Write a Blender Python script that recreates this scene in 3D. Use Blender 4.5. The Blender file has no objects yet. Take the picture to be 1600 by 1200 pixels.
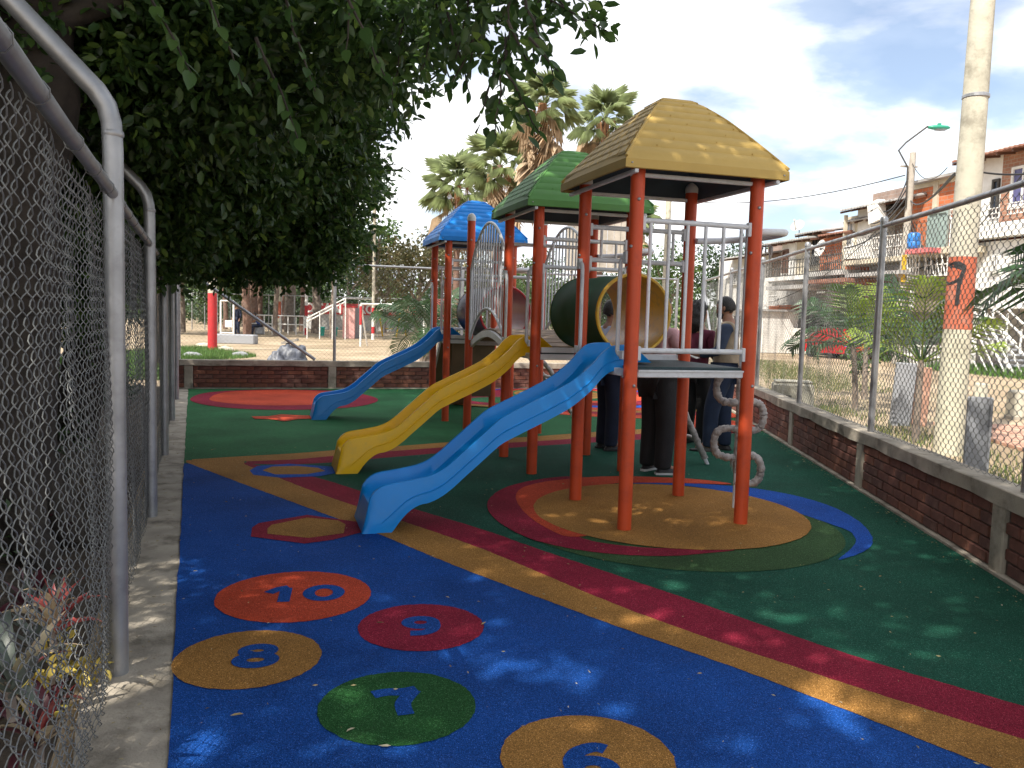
import bpy, bmesh, math, random
import numpy as np
from mathutils import Vector, Matrix, Quaternion
random.seed(7)
R = math.radians
scene = bpy.context.scene
COL = scene.collection

# ------------------------------------------------------------------ camera
CF, CPITCH, CROLL, CH = 1294.0, math.atan(106/1294), 0.028, 1.5
cam_d = bpy.data.cameras.new('camera'); cam = bpy.data.objects.new('camera', cam_d); COL.objects.link(cam)
cam.location = (0, 0, CH)
cam.rotation_mode = 'XYZ'
cam.rotation_euler = (Matrix.Rotation(math.pi/2-CPITCH, 3, 'X') @ Matrix.Rotation(CROLL, 3, 'Z')).to_euler()
cam_d.sensor_fit = 'HORIZONTAL'; cam_d.sensor_width = 36; cam_d.lens = CF/1600*36
cam_d.clip_start = 0.05; cam_d.clip_end = 2000
scene.camera = cam

# ------------------------------------------------------------------ sky and sun
SUN_EL, SUN_AZ = R(50), R(217)        # azimuth clockwise from +Y: behind the camera, to the left
world = bpy.data.worlds.new("World"); scene.world = world; world.use_nodes = True
wn, wl = world.node_tree.nodes, world.node_tree.links
wn.clear()
wout = wn.new('ShaderNodeOutputWorld'); wbg = wn.new('ShaderNodeBackground')
sky = wn.new('ShaderNodeTexSky'); sky.sky_type = 'NISHITA'; sky.sun_disc = False
sky.sun_elevation = SUN_EL; sky.sun_rotation = SUN_AZ; sky.air_density = 1.0; sky.dust_density = 1.5
wbg.inputs['Strength'].default_value = 0.12
tc = wn.new('ShaderNodeTexCoord')
sep = wn.new('ShaderNodeSeparateXYZ'); wl.new(tc.outputs['Generated'], sep.inputs[0])
zz = wn.new('ShaderNodeMath'); zz.operation = 'MAXIMUM'; zz.inputs[1].default_value = 0.0; wl.new(sep.outputs['Z'], zz.inputs[0])
za = wn.new('ShaderNodeMath'); za.operation = 'ADD'; za.inputs[1].default_value = 0.22; wl.new(zz.outputs[0], za.inputs[0])
dx = wn.new('ShaderNodeMath'); dx.operation = 'DIVIDE'; wl.new(sep.outputs['X'], dx.inputs[0]); wl.new(za.outputs[0], dx.inputs[1])
dy = wn.new('ShaderNodeMath'); dy.operation = 'DIVIDE'; wl.new(sep.outputs['Y'], dy.inputs[0]); wl.new(za.outputs[0], dy.inputs[1])
cmb = wn.new('ShaderNodeCombineXYZ'); wl.new(dx.outputs[0], cmb.inputs[0]); wl.new(dy.outputs[0], cmb.inputs[1]); wl.new(sep.outputs['Z'], cmb.inputs[2])
cn = wn.new('ShaderNodeTexNoise'); cn.inputs['Scale'].default_value = 1.15; cn.inputs['Detail'].default_value = 9; cn.inputs['Roughness'].default_value = 0.52
cn.inputs['Distortion'].default_value = 0.25
mp = wn.new('ShaderNodeMapping'); mp.inputs['Location'].default_value = (3.1, 1.5, 0.2); wl.new(cmb.outputs[0], mp.inputs[0]); wl.new(mp.outputs[0], cn.inputs['Vector'])
cr = wn.new('ShaderNodeValToRGB'); cr.color_ramp.elements[0].position = 0.395; cr.color_ramp.elements[0].color = (0.20,)*3+(1,)
cr.color_ramp.elements[1].position = 0.485; cr.color_ramp.elements[1].color = (1,)*4
wl.new(cn.outputs['Fac'], cr.inputs[0])
cn2 = wn.new('ShaderNodeTexNoise'); cn2.inputs['Scale'].default_value = 2.3; cn2.inputs['Detail'].default_value = 7
wl.new(mp.outputs[0], cn2.inputs['Vector'])
cr2 = wn.new('ShaderNodeValToRGB'); cr2.color_ramp.elements[0].position = 0.38; cr2.color_ramp.elements[0].color = (4.9, 5.15, 5.95, 1)
cr2.color_ramp.elements[1].position = 0.54; cr2.color_ramp.elements[1].color = (9.2, 9.2, 9.2, 1)
wl.new(cn2.outputs['Fac'], cr2.inputs[0])
mx = wn.new('ShaderNodeMixRGB'); wl.new(cr.outputs[0], mx.inputs[0]); wl.new(sky.outputs[0], mx.inputs[1]); wl.new(cr2.outputs[0], mx.inputs[2])
wl.new(mx.outputs[0], wbg.inputs['Color']); wl.new(wbg.outputs[0], wout.inputs[0])

sun_d = bpy.data.lights.new('sun', 'SUN'); sun_d.energy = 4.6; sun_d.angle = R(0.53); sun_d.color = (1.0, 0.94, 0.84)
sun = bpy.data.objects.new('sun', sun_d); COL.objects.link(sun)
SD = Vector((math.sin(SUN_AZ)*math.cos(SUN_EL), math.cos(SUN_AZ)*math.cos(SUN_EL), math.sin(SUN_EL)))
sun.rotation_euler = SD.to_track_quat('Z', 'Y').to_euler(); sun.location = SD*60

scene.view_settings.view_transform = 'Standard'; scene.view_settings.look = 'None'
scene.view_settings.exposure = 0.7; scene.view_settings.gamma = 1.0; scene.view_settings.use_curve_mapping = False
scene.render.engine = 'CYCLES'
scene.cycles.max_bounces = 8; scene.cycles.transparent_max_bounces = 8

# ------------------------------------------------------------------ surveying helpers (photo pixel -> place)
CAMR = cam.rotation_euler.to_matrix()
def ray(px, py): return CAMR @ Vector((px-800, -(py-600), -CF))
def gp(px, py, z=0.0):
    r = ray(px, py); t = (z-CH)/r.z
    return Vector((r.x*t, r.y*t, z))
def at(px, py, d):
    r = ray(px, py); t = d/r.y
    return Vector((r.x*t, d, CH+r.z*t))

# ------------------------------------------------------------------ materials
def nt(m): return m.node_tree.nodes, m.node_tree.links
def mat(name, col, rough=0.6, var=0.12, scale=8.0, bump=0.0, bscale=60.0, metal=0.0, spec=0.5, col2=None, detail=4, coat=0.0, stain=None, stain_scale=3.0, stain_amt=0.5, transl=0.0, tint=None):
    m = bpy.data.materials.new(name); m.use_nodes = True
    n, l = nt(m); b = n['Principled BSDF']
    b.inputs['Roughness'].default_value = rough; b.inputs['Metallic'].default_value = metal
    b.inputs['Specular IOR Level'].default_value = spec
    b.inputs['Coat Weight'].default_value = coat; b.inputs['Coat Roughness'].default_value = 0.12
    c = tuple(col); 
    if col2 is None: col2 = tuple(min(1, x*(1+var)) for x in c)
    lo = tuple(x*(1-var) for x in c)
    t = n.new('ShaderNodeTexCoord')
    nz = n.new('ShaderNodeTexNoise'); nz.inputs['Scale'].default_value = scale; nz.inputs['Detail'].default_value = detail
    l.new(t.outputs['Object'], nz.inputs['Vector'])
    r = n.new('ShaderNodeValToRGB'); r.color_ramp.elements[0].position = 0.32; r.color_ramp.elements[1].position = 0.68
    r.color_ramp.elements[0].color = lo+(1,); r.color_ramp.elements[1].color = tuple(col2)+(1,)
    l.new(nz.outputs['Fac'], r.inputs[0]); out = r.outputs[0]
    if stain is not None:
        s = n.new('ShaderNodeTexNoise'); s.inputs['Scale'].default_value = stain_scale; s.inputs['Detail'].default_value = 8; s.inputs['Roughness'].default_value = 0.65
        l.new(t.outputs['Object'], s.inputs['Vector'])
        sr = n.new('ShaderNodeValToRGB'); sr.color_ramp.elements[0].position = 0.5; sr.color_ramp.elements[1].position = 0.68
        sr.color_ramp.elements[0].color = (0, 0, 0, 1); sr.color_ramp.elements[1].color = (stain_amt,)*3+(1,)
        l.new(s.outputs['Fac'], sr.inputs[0])
        mxn = n.new('ShaderNodeMixRGB'); l.new(sr.outputs[0], mxn.inputs[0]); l.new(out, mxn.inputs[1]); mxn.inputs[2].default_value = tuple(stain)+(1,)
        out = mxn.outputs[0]
    if tint is not None:      # per-leaf / per-piece variation stored on the mesh
        a = n.new('ShaderNodeAttribute'); a.attribute_name = 'tint'
        tr = n.new('ShaderNodeValToRGB')
        el = tr.color_ramp.elements
        el[0].color = tuple(tint[0])+(1,); el[1].color = tuple(tint[-1])+(1,)
        for k in range(1, len(tint)-1):
            e = el.new(k/(len(tint)-1)); e.color = tuple(tint[k])+(1,)
        l.new(a.outputs['Fac'], tr.inputs[0])
        mm = n.new('ShaderNodeMixRGB'); mm.inputs[0].default_value = 0.85; l.new(out, mm.inputs[1]); l.new(tr.outputs[0], mm.inputs[2]); out = mm.outputs[0]
    l.new(out, b.inputs['Base Color'])
    if bump > 0:
        bz = n.new('ShaderNodeTexNoise'); bz.inputs['Scale'].default_value = bscale; bz.inputs['Detail'].default_value = 5
        l.new(t.outputs['Object'], bz.inputs['Vector'])
        bp = n.new('ShaderNodeBump'); bp.inputs['Strength'].default_value = bump; bp.inputs['Distance'].default_value = 0.01
        l.new(bz.outputs['Fac'], bp.inputs['Height']); l.new(bp.outputs[0], b.inputs['Normal'])
    if transl > 0:
        tb = n.new('ShaderNodeBsdfTranslucent'); l.new(out, tb.inputs['Color'])
        ms = n.new('ShaderNodeMixShader'); ms.inputs[0].default_value = transl
        l.new(b.outputs[0], ms.inputs[1]); l.new(tb.outputs[0], ms.inputs[2]); l.new(ms.outputs[0], n['Material Output'].inputs['Surface'])
    return m

def rubber(name, col):
    """poured EPDM crumb: coloured grains, tiny glints, rough"""
    m = bpy.data.materials.new(name); m.use_nodes = True
    n, l = nt(m); b = n['Principled BSDF']; b.inputs['Roughness'].default_value = 0.85; b.inputs['Specular IOR Level'].default_value = 0.12
    t = n.new('ShaderNodeTexCoord')
    v = n.new('ShaderNodeTexVoronoi'); v.inputs['Scale'].default_value = 340; l.new(t.outputs['Object'], v.inputs['Vector'])
    bw = n.new('ShaderNodeSeparateColor'); l.new(v.outputs['Color'], bw.inputs[0])
    r = n.new('ShaderNodeValToRGB'); e = r.color_ramp.elements
    e[0].position = 0.0; e[0].color = tuple(x*0.45 for x in col)+(1,); e[1].position = 0.93; e[1].color = tuple(min(1, x*1.35+0.006) for x in col)+(1,)
    k = e.new(0.985); k.color = tuple(min(1, x*2.2+0.06) for x in col)+(1,)
    l.new(bw.outputs[0], r.inputs[0])
    nz = n.new('ShaderNodeTexNoise'); nz.inputs['Scale'].default_value = 1.3; nz.inputs['Detail'].default_value = 7; l.new(t.outputs['Object'], nz.inputs['Vector'])
    mr = n.new('ShaderNodeMapRange'); mr.inputs[1].default_value = 0.3; mr.inputs[2].default_value = 0.7; mr.inputs[3].default_value = 0.74; mr.inputs[4].default_value = 1.2
    l.new(nz.outputs['Fac'], mr.inputs[0])
    mu = n.new('ShaderNodeMixRGB'); mu.blend_type = 'MULTIPLY'; mu.inputs[0].default_value = 1; l.new(r.outputs[0], mu.inputs[1]); l.new(mr.outputs[0], mu.inputs[2])
    ds = n.new('ShaderNodeTexNoise'); ds.inputs['Scale'].default_value = 3.5; ds.inputs['Detail'].default_value = 9; ds.inputs['Roughness'].default_value = 0.7; l.new(t.outputs['Object'], ds.inputs['Vector'])
    dr = n.new('ShaderNodeValToRGB'); dr.color_ramp.elements[0].position = 0.55; dr.color_ramp.elements[0].color = (0, 0, 0, 1); dr.color_ramp.elements[1].position = 0.8; dr.color_ramp.elements[1].color = (0.07,)*3+(1,)
    l.new(ds.outputs['Fac'], dr.inputs[0])
    du = n.new('ShaderNodeMixRGB'); l.new(dr.outputs[0], du.inputs[0]); l.new(mu.outputs[0], du.inputs[1]); du.inputs[2].default_value = (0.16, 0.14, 0.11, 1)
    l.new(du.outputs[0], b.inputs['Base Color'])
    bp = n.new('ShaderNodeBump'); bp.inputs['Strength'].default_value = 0.7; bp.inputs['Distance'].default_value = 0.004
    l.new(v.outputs['Distance'], bp.inputs['Height']); l.new(bp.outputs[0], b.inputs['Normal'])
    return m

M = {}
M['mat_blue'] = rubber('rubber_blue', (0.004, 0.064, 0.30))
M['mat_teal'] = rubber('rubber_dark_green', (0.007, 0.076, 0.046))
M['mat_green'] = rubber('rubber_green', (0.022, 0.13, 0.045))
M['mat_olive'] = rubber('rubber_olive', (0.035, 0.085, 0.028))
M['mat_ochre'] = rubber('rubber_ochre', (0.36, 0.175, 0.042))
M['mat_crimson'] = rubber('rubber_crimson', (0.25, 0.010, 0.034))
M['mat_orange'] = rubber('rubber_orange', (0.52, 0.062, 0.024))
M['mat_sky'] = rubber('rubber_bright_blue', (0.008, 0.075, 0.38))
M['conc'] = mat('concrete', (0.38, 0.335, 0.27), 0.9, 0.2, 5, 0.5, 90, stain=(0.10, 0.085, 0.06), stain_scale=4, stain_amt=0.75)
M['conc_clean'] = mat('concrete_pale', (0.50, 0.47, 0.38), 0.9, 0.15, 3, 0.4, 40, stain=(0.2, 0.18, 0.14), stain_scale=4, stain_amt=0.7)
M['mortar'] = mat('mortar', (0.13, 0.095, 0.08), 0.95, 0.2, 20, 0.5, 120)
M['brick'] = mat('brick', (0.165, 0.060, 0.042), 0.88, 0.25, 14, 0.5, 150, stain=(0.13, 0.07, 0.05), stain_scale=9, stain_amt=0.6)
M['brick_b'] = mat('brick_dark', (0.125, 0.05, 0.038), 0.88, 0.25, 14, 0.5, 150, stain=(0.3, 0.2, 0.15), stain_scale=11, stain_amt=0.35)
M['brick_c'] = mat('brick_orange', (0.205, 0.075, 0.045), 0.88, 0.25, 14, 0.5, 150, stain=(0.12, 0.07, 0.05), stain_scale=9, stain_amt=0.5)
M['galv'] = mat('galvanised_pipe', (0.37, 0.375, 0.385), 0.42, 0.13, 7, 0.08, 40, metal=0.65, stain=(0.25, 0.25, 0.26), stain_scale=12, stain_amt=0.5)
M['wire'] = mat('galvanised_wire', (0.20, 0.205, 0.20), 0.5, 0.25, 30, metal=0.4)
M['post'] = mat('orange_red_paint', (0.60, 0.080, 0.024), 0.42, 0.08, 4, 0.04, 25, stain=(0.40, 0.06, 0.03), stain_scale=6, stain_amt=0.6, spec=0.35)
M['white'] = mat('white_enamel', (0.66, 0.68, 0.71), 0.38, 0.06, 6, 0.03, 30, stain=(0.42, 0.42, 0.4), stain_scale=14, stain_amt=0.35)
M['cap'] = mat('white_plastic_cap', (0.62, 0.62, 0.60), 0.5, 0.08, 10)
M['sl_blue'] = mat('blue_plastic', (0.006, 0.235, 0.66), 0.32, 0.05, 3, 0.04, 18, coat=0.08, spec=0.25, stain=(0.03, 0.24, 0.60), stain_scale=14, stain_amt=0.35)
M['sl_yel'] = mat('yellow_plastic', (0.85, 0.49, 0.006), 0.32, 0.05, 3, 0.04, 18, coat=0.08, spec=0.25, stain=(0.62, 0.40, 0.06), stain_scale=14, stain_amt=0.35)
M['rf_yel'] = mat('roof_ochre_plastic', (0.54, 0.37, 0.11), 0.6, 0.07, 5, 0.1, 20, spec=0.25, stain=(0.45, 0.30, 0.08), stain_scale=5, stain_amt=0.5)
M['rf_grn'] = mat('roof_green_plastic', (0.105, 0.27, 0.075), 0.6, 0.08, 5, 0.1, 20, spec=0.25, stain=(0.10, 0.2, 0.09), stain_scale=5, stain_amt=0.5)
M['rf_blu'] = mat('roof_blue_plastic', (0.012, 0.23, 0.70), 0.5, 0.07, 5, 0.1, 20, spec=0.25)
M['seamw'] = mat('pale_moulded_edge', (0.55, 0.55, 0.50), 0.5, 0.1, 20)
M['roof_shade'] = mat('roof_underside_shade', (0.03, 0.045, 0.06), 0.7, 0.2, 5)  # shade under the tower roofs, put into the colour
M['tun_g'] = mat('tunnel_green_plastic', (0.016, 0.085, 0.032), 0.6, 0.1, 4, 0.05, 15, spec=0.2)
M['tun_y'] = mat('tunnel_yellow_plastic', (0.70, 0.42, 0.04), 0.3, 0.06, 4, 0.03, 15, stain=(0.3, 0.25, 0.12), stain_scale=12, stain_amt=0.5)
M['tun_n'] = mat('tunnel_navy_plastic', (0.012, 0.022, 0.075), 0.35, 0.1, 4)
M['tun_r'] = mat('tunnel_red_plastic', (0.50, 0.028, 0.035), 0.33, 0.08, 4)
M['deck'] = mat('dark_deck_rubber', (0.02, 0.045, 0.05), 0.65, 0.2, 40, 0.3, 200)
M['plank'] = mat('brown_deck_plank', (0.23, 0.165, 0.115), 0.7, 0.2, 6, 0.3, 40)
M['ramp'] = mat('brown_climbing_board', (0.15, 0.10, 0.055), 0.75, 0.15, 5, 0.2, 40)
M['greywood'] = mat('weathered_boards', (0.40, 0.36, 0.31), 0.9, 0.2, 3, 0.5, 30, stain=(0.2, 0.17, 0.14), stain_scale=2, stain_amt=0.6)
M['wrap'] = mat('dusty_bubble_wrap', (0.34, 0.31, 0.29), 0.35, 0.3, 25, 0.9, 45, stain=(0.12, 0.10, 0.09), stain_scale=18, stain_amt=0.7)
M['bark'] = mat('dark_bark', (0.032, 0.025, 0.020), 0.95, 0.4, 9, 1.0, 22, stain=(0.07, 0.06, 0.045), stain_scale=4, stain_amt=0.4)
M['bark2'] = mat('grey_bark', (0.20, 0.16, 0.13), 0.95, 0.35, 6, 1.0, 16, stain=(0.3, 0.26, 0.22), stain_scale=3, stain_amt=0.5)
M['redbark'] = mat('reddish_palm_bark', (0.17, 0.10, 0.075), 0.95, 0.3, 7, 1.0, 12, stain=(0.27, 0.21, 0.17), stain_scale=3, stain_amt=0.5)
M['leaf'] = mat('dark_green_leaf', (0.045, 0.085, 0.022), 0.42, 0.2, 3, transl=0.45, tint=[(0.028, 0.06, 0.016), (0.045, 0.10, 0.024), (0.085, 0.16, 0.035), (0.22, 0.33, 0.06)])
M['leaf2'] = mat('mid_green_leaf', (0.07, 0.12, 0.03), 0.55, 0.2, 1, transl=0.3, tint=[(0.03, 0.07, 0.016), (0.06, 0.12, 0.025), (0.09, 0.16, 0.035), (0.16, 0.21, 0.05)])
M['leaf3'] = mat('dry_olive_leaf', (0.12, 0.12, 0.05), 0.65, 0.2, 1, transl=0.25, tint=[(0.07, 0.08, 0.03), (0.12, 0.12, 0.05), (0.19, 0.16, 0.075), (0.24, 0.19, 0.10)])
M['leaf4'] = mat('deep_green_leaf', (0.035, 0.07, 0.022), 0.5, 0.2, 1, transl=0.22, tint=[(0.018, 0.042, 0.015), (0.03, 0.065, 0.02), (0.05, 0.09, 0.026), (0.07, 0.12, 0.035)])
M['frond'] = mat('palm_frond_green', (0.11, 0.20, 0.045), 0.45, 0.25, 3, transl=0.3)
M['frond_d'] = mat('dark_palm_frond', (0.045, 0.10, 0.035), 0.4, 0.25, 3, transl=0.22)
M['frond_y'] = mat('yellow_green_frond', (0.24, 0.33, 0.05), 0.45, 0.25, 3, transl=0.4)
M['frond_fan'] = mat('fan_palm_frond', (0.40, 0.46, 0.24), 0.5, 0.3, 2, transl=0.45)
M['frond_dead'] = mat('dead_palm_frond', (0.56, 0.43, 0.29), 0.8, 0.3, 2, transl=0.35)
M['fruit'] = mat('palm_fruit_stalk', (0.42, 0.22, 0.11), 0.8, 0.25, 5)
M['grass'] = mat('grass_blades', (0.09, 0.14, 0.035), 0.7, 0.3, 1, transl=0.25, tint=[(0.06, 0.10, 0.02), (0.09, 0.15, 0.03), (0.17, 0.17, 0.06), (0.30, 0.24, 0.12)])
M['grass_g'] = mat('green_grass_blades', (0.07, 0.15, 0.03), 0.7, 0.3, 1, transl=0.25, tint=[(0.05, 0.11, 0.02), (0.07, 0.16, 0.03), (0.10, 0.2, 0.04), (0.15, 0.22, 0.06)])
M['redpaint'] = mat('red_paint', (0.50, 0.025, 0.03), 0.7, 0.12, 4, stain=(0.35, 0.05, 0.05), stain_scale=3)
M['orangepaint'] = mat('orange_pole_paint', (0.48, 0.12, 0.06), 0.8, 0.2, 4, 0.3, 40, stain=(0.36, 0.20, 0.15), stain_scale=4, stain_amt=0.9)
M['creampaint'] = mat('cream_pole_paint', (0.55, 0.52, 0.40), 0.85, 0.15, 4, 0.3, 40, stain=(0.27, 0.25, 0.19), stain_scale=4, stain_amt=0.85)
M['wwall'] = mat('white_plaster', (0.72, 0.71, 0.68), 0.85, 0.08, 2, 0.2, 40, stain=(0.5, 0.47, 0.42), stain_scale=1.3, stain_amt=0.5)
M['gwall'] = mat('grey_plaster', (0.46, 0.45, 0.43), 0.9, 0.15, 2, 0.2, 40, stain=(0.25, 0.23, 0.2), stain_scale=1.3, stain_amt=0.6)
M['cwall'] = mat('cream_plaster', (0.55, 0.49, 0.38), 0.9, 0.12, 2, 0.2, 40, stain=(0.35, 0.3, 0.24), stain_scale=1.3, stain_amt=0.5)
M['rustroof'] = mat('rusty_roof', (0.28, 0.13, 0.09), 0.85, 0.3, 3, 0.3, 20, stain=(0.16, 0.09, 0.07), stain_scale=2)
M['greyroof'] = mat('grey_fibre_roof', (0.38, 0.37, 0.36), 0.9, 0.25, 3, 0.3, 20, stain=(0.12, 0.11, 0.1), stain_scale=1.5, stain_amt=0.7)
M['glass'] = mat('dark_window_glass', (0.03, 0.04, 0.06), 0.08, 0.3, 1.5)
M['glassb'] = mat('blue_curtained_glass', (0.10, 0.10, 0.22), 0.15, 0.3, 4)
M['glassl'] = mat('pale_curtained_glass', (0.45, 0.50, 0.54), 0.3, 0.15, 6)
M['wmetal'] = mat('white_painted_bars', (0.72, 0.71, 0.68), 0.5, 0.1, 5)
M['dmetal'] = mat('dark_iron', (0.05, 0.045, 0.04), 0.6, 0.3, 5)
M['door_br'] = mat('brown_door', (0.12, 0.06, 0.04), 0.6, 0.2, 3)
M['shutter'] = mat('green_grey_shutter', (0.26, 0.33, 0.31), 0.6, 0.12, 3)
M['bluepl'] = mat('blue_drum_plastic', (0.03, 0.19, 0.55), 0.4, 0.08, 3)
M['pink'] = mat('pink_awning', (0.55, 0.15, 0.15), 0.7, 0.1, 5)
M['pinkpaint'] = mat('pale_pink_paint', (0.68, 0.36, 0.33), 0.8, 0.12, 2, stain=(0.75, 0.6, 0.55), stain_scale=1.5)
M['lampgreen'] = mat('green_lamp_housing', (0.03, 0.28, 0.18), 0.4, 0.1, 6)
M['cable'] = mat('black_cable', (0.02, 0.02, 0.022), 0.6, 0.1, 5)
M['carred'] = mat('red_car_paint', (0.45, 0.015, 0.02), 0.25, 0.05, 3, coat=0.5)
M['carwhite'] = mat('white_car_paint', (0.75, 0.75, 0.74), 0.3, 0.04, 3, coat=0.4)
M['tyre'] = mat('tyre_rubber', (0.02, 0.02, 0.02), 0.85, 0.1, 20)
M['tarp'] = mat('grey_tarp', (0.10, 0.11, 0.14), 0.5, 0.4, 4, 1.0, 6, stain=(0.35, 0.36, 0.38), stain_scale=5, stain_amt=0.6)
M['yellowp'] = mat('yellow_paint', (0.65, 0.40, 0.03), 0.6, 0.1, 3)
M['teal'] = mat('turquoise_plastic', (0.05, 0.42, 0.33), 0.5, 0.1, 3)
M['black'] = mat('black_spray', (0.02, 0.02, 0.022), 0.8, 0.3, 10)
M['slab'] = mat('grey_concrete_slab', (0.30, 0.31, 0.33), 0.9, 0.15, 5, 0.4, 50, stain=(0.17, 0.17, 0.18), stain_scale=5)
M['soil'] = mat('dark_soil', (0.06, 0.045, 0.032), 0.95, 0.4, 6, 1.0, 40, stain=(0.14, 0.10, 0.06), stain_scale=9, stain_amt=0.6)
M['paver'] = mat('terracotta_paver', (0.42, 0.24, 0.17), 0.9, 0.2, 5, 0.3, 60, stain=(0.5, 0.36, 0.27), stain_scale=2.5, stain_amt=0.6)

# ------------------------------------------------------------------ mesh builder
class MB:
    def __init__(s): s.v = []; s.f = []; s.t = []
    def add(s, vs, fs, tint=None):
        o = len(s.v); s.v += [tuple(v) for v in vs]; s.f += [tuple(i+o for i in f) for f in fs]
        if tint is not None: s.t += [tint]*len(fs)
        return s
    def box(s, c, size, rot=None, bev=0.0):
        hx, hy, hz = size[0]/2, size[1]/2, size[2]/2; c = Vector(c)
        if bev <= 0:
            vs = [Vector((x*hx, y*hy, z*hz)) for z in (-1, 1) for y in (-1, 1) for x in (-1, 1)]
            fs = [(0, 2, 3, 1), (4, 5, 7, 6), (0, 1, 5, 4), (2, 6, 7, 3), (0, 4, 6, 2), (1, 3, 7, 5)]
        else:
            b = min(bev, hx*.9, hy*.9, hz*.9); vs = []
            for z, k in ((-hz, b), (-hz+b, 0), (hz-b, 0), (hz, b)):
                X, Y = hx-k, hy-k
                vs += [Vector((-X+b, -Y, z)), Vector((X-b, -Y, z)), Vector((X, -Y+b, z)), Vector((X, Y-b, z)), Vector((X-b, Y, z)), Vector((-X+b, Y, z)), Vector((-X, Y-b, z)), Vector((-X, -Y+b, z))]
            fs = [tuple(range(7, -1, -1)), tuple(range(24, 32))]
            for r_ in range(3):
                for k in range(8):
                    a0, a1 = r_*8+k, r_*8+(k+1) % 8
                    fs.append((a0, a1, a1+8, a0+8))
        if rot is not None: vs = [rot @ v for v in vs]
        return s.add([v+c for v in vs], fs)
    def bar(s, a, b, w, h=None, up=(0, 0, 1)):
        a, b = Vector(a), Vector(b); h = h or w; d = (b-a); L = d.length; d.normalize()
        u = Vector(up)
        if abs(d.dot(u)) > 0.98: u = Vector((1, 0, 0))
        x = d.cross(u).normalized(); z = x.cross(d)
        m = Matrix((x, d, z)).transposed()
        return s.box((a+b)/2, (w, L, h), m)
    def tube(s, pts, r, n=8, caps=True):
        pts = [Vector(p) for p in pts]; k = len(pts)
        rs = r if isinstance(r, (list, tuple)) else [r]*k
        vs = []; fs = []
        d0 = (pts[1]-pts[0]).normalized()
        u = Vector((0, 0, 1)) if abs(d0.z) < 0.95 else Vector((1, 0, 0))
        u = (u - d0*u.dot(d0)).normalized()
        for i, p in enumerate(pts):
            if i == 0: d = pts[1]-pts[0]
            elif i == k-1: d = pts[-1]-pts[-2]
            else: d = (pts[i+1]-p).normalized()+(p-pts[i-1]).normalized()
            if d.length < 1e-9: d = d0
            d = d.normalized(); u = (u-d*u.dot(d)).normalized(); w = d.cross(u); d0 = d
            for j in range(n):
                a = 2*math.pi*j/n
                vs.append(p+(u*math.cos(a)+w*math.sin(a))*rs[i])
        for i in range(k-1):
            for j in range(n):
                fs.append((i*n+j, i*n+(j+1) % n, (i+1)*n+(j+1) % n, (i+1)*n+j))
        if caps: fs += [tuple(range(n-1, -1, -1)), tuple(range((k-1)*n, k*n))]
        return s.add(vs, fs)
    def lathe(s, c, prof, n=16, caps=True):
        c = Vector(c); vs = []; fs = []
        for r, z in prof:
            for j in range(n):
                a = 2*math.pi*j/n; vs.append(c+Vector((r*math.cos(a), r*math.sin(a), z)))
        for i in range(len(prof)-1):
            for j in range(n): fs.append((i*n+j, i*n+(j+1) % n, (i+1)*n+(j+1) % n, (i+1)*n+j))
        if caps: fs += [tuple(range(n-1, -1, -1)), tuple(range((len(prof)-1)*n, len(prof)*n))]
        return s.add(vs, fs)
    def poly(s, pts): return s.add(pts, [tuple(range(len(pts)))])
    def prism(s, pts2, h, mtx=None):
        """outline in xy raised by h in z, then transformed"""
        n = len(pts2); vs = [Vector((p[0], p[1], 0)) for p in pts2]+[Vector((p[0], p[1], h)) for p in pts2]
        if mtx is not None: vs = [mtx @ v for v in vs]
        fs = [tuple(range(n-1, -1, -1)), tuple(range(n, 2*n))]+[(i, (i+1) % n, n+(i+1) % n, n+i) for i in range(n)]
        return s.add(vs, fs)
    def mesh(s, name, m, smooth=None):
        me = bpy.data.meshes.new(name); me.from_pydata(s.v, [], s.f); me.materials.append(m)
        if s.t and len(s.t) == len(s.f):
            a = me.attributes.new('tint', 'FLOAT', 'FACE'); a.data.foreach_set('value', s.t)
        if smooth is not None:
            me.polygons.foreach_set('use_smooth', [True]*len(me.polygons))
            try: me.set_sharp_from_angle(angle=R(smooth))
            except Exception: pass
        me.update(); return me
    def build(s, name, m, parent=None, smooth=None, **k):
        return link(name, s.mesh(name, m, smooth), parent, **k)

def link(name, me, parent=None, loc=None, rot=None, kind=None, label=None, cat=None, group=None, scale=None):
    o = bpy.data.objects.new(name, me); COL.objects.link(o)
    if parent is not None: o.parent = parent
    if loc is not None: o.location = loc
    if rot is not None: o.rotation_euler = rot
    if scale is not None: o.scale = (scale,)*3 if isinstance(scale, (int, float)) else scale
    for k, v in (('kind', kind), ('label', label), ('category', cat), ('group', group)):
        if v: o[k] = v
    return o
def thing(name, label, cat, loc=(0, 0, 0), rotz=0.0, group=None):
    o = bpy.data.objects.new(name, None); COL.objects.link(o); o.location = loc; o.rotation_euler = (0, 0, rotz)
    o.empty_display_size = 0.1
    o['label'] = label; o['category'] = cat
    if group: o['group'] = group
    return o
def copy_tree(o, parent=None):
    c = o.copy(); COL.objects.link(c); c.parent = parent
    for ch in [x for x in bpy.data.objects if x.parent == o]: copy_tree(ch, c)
    return c
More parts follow.
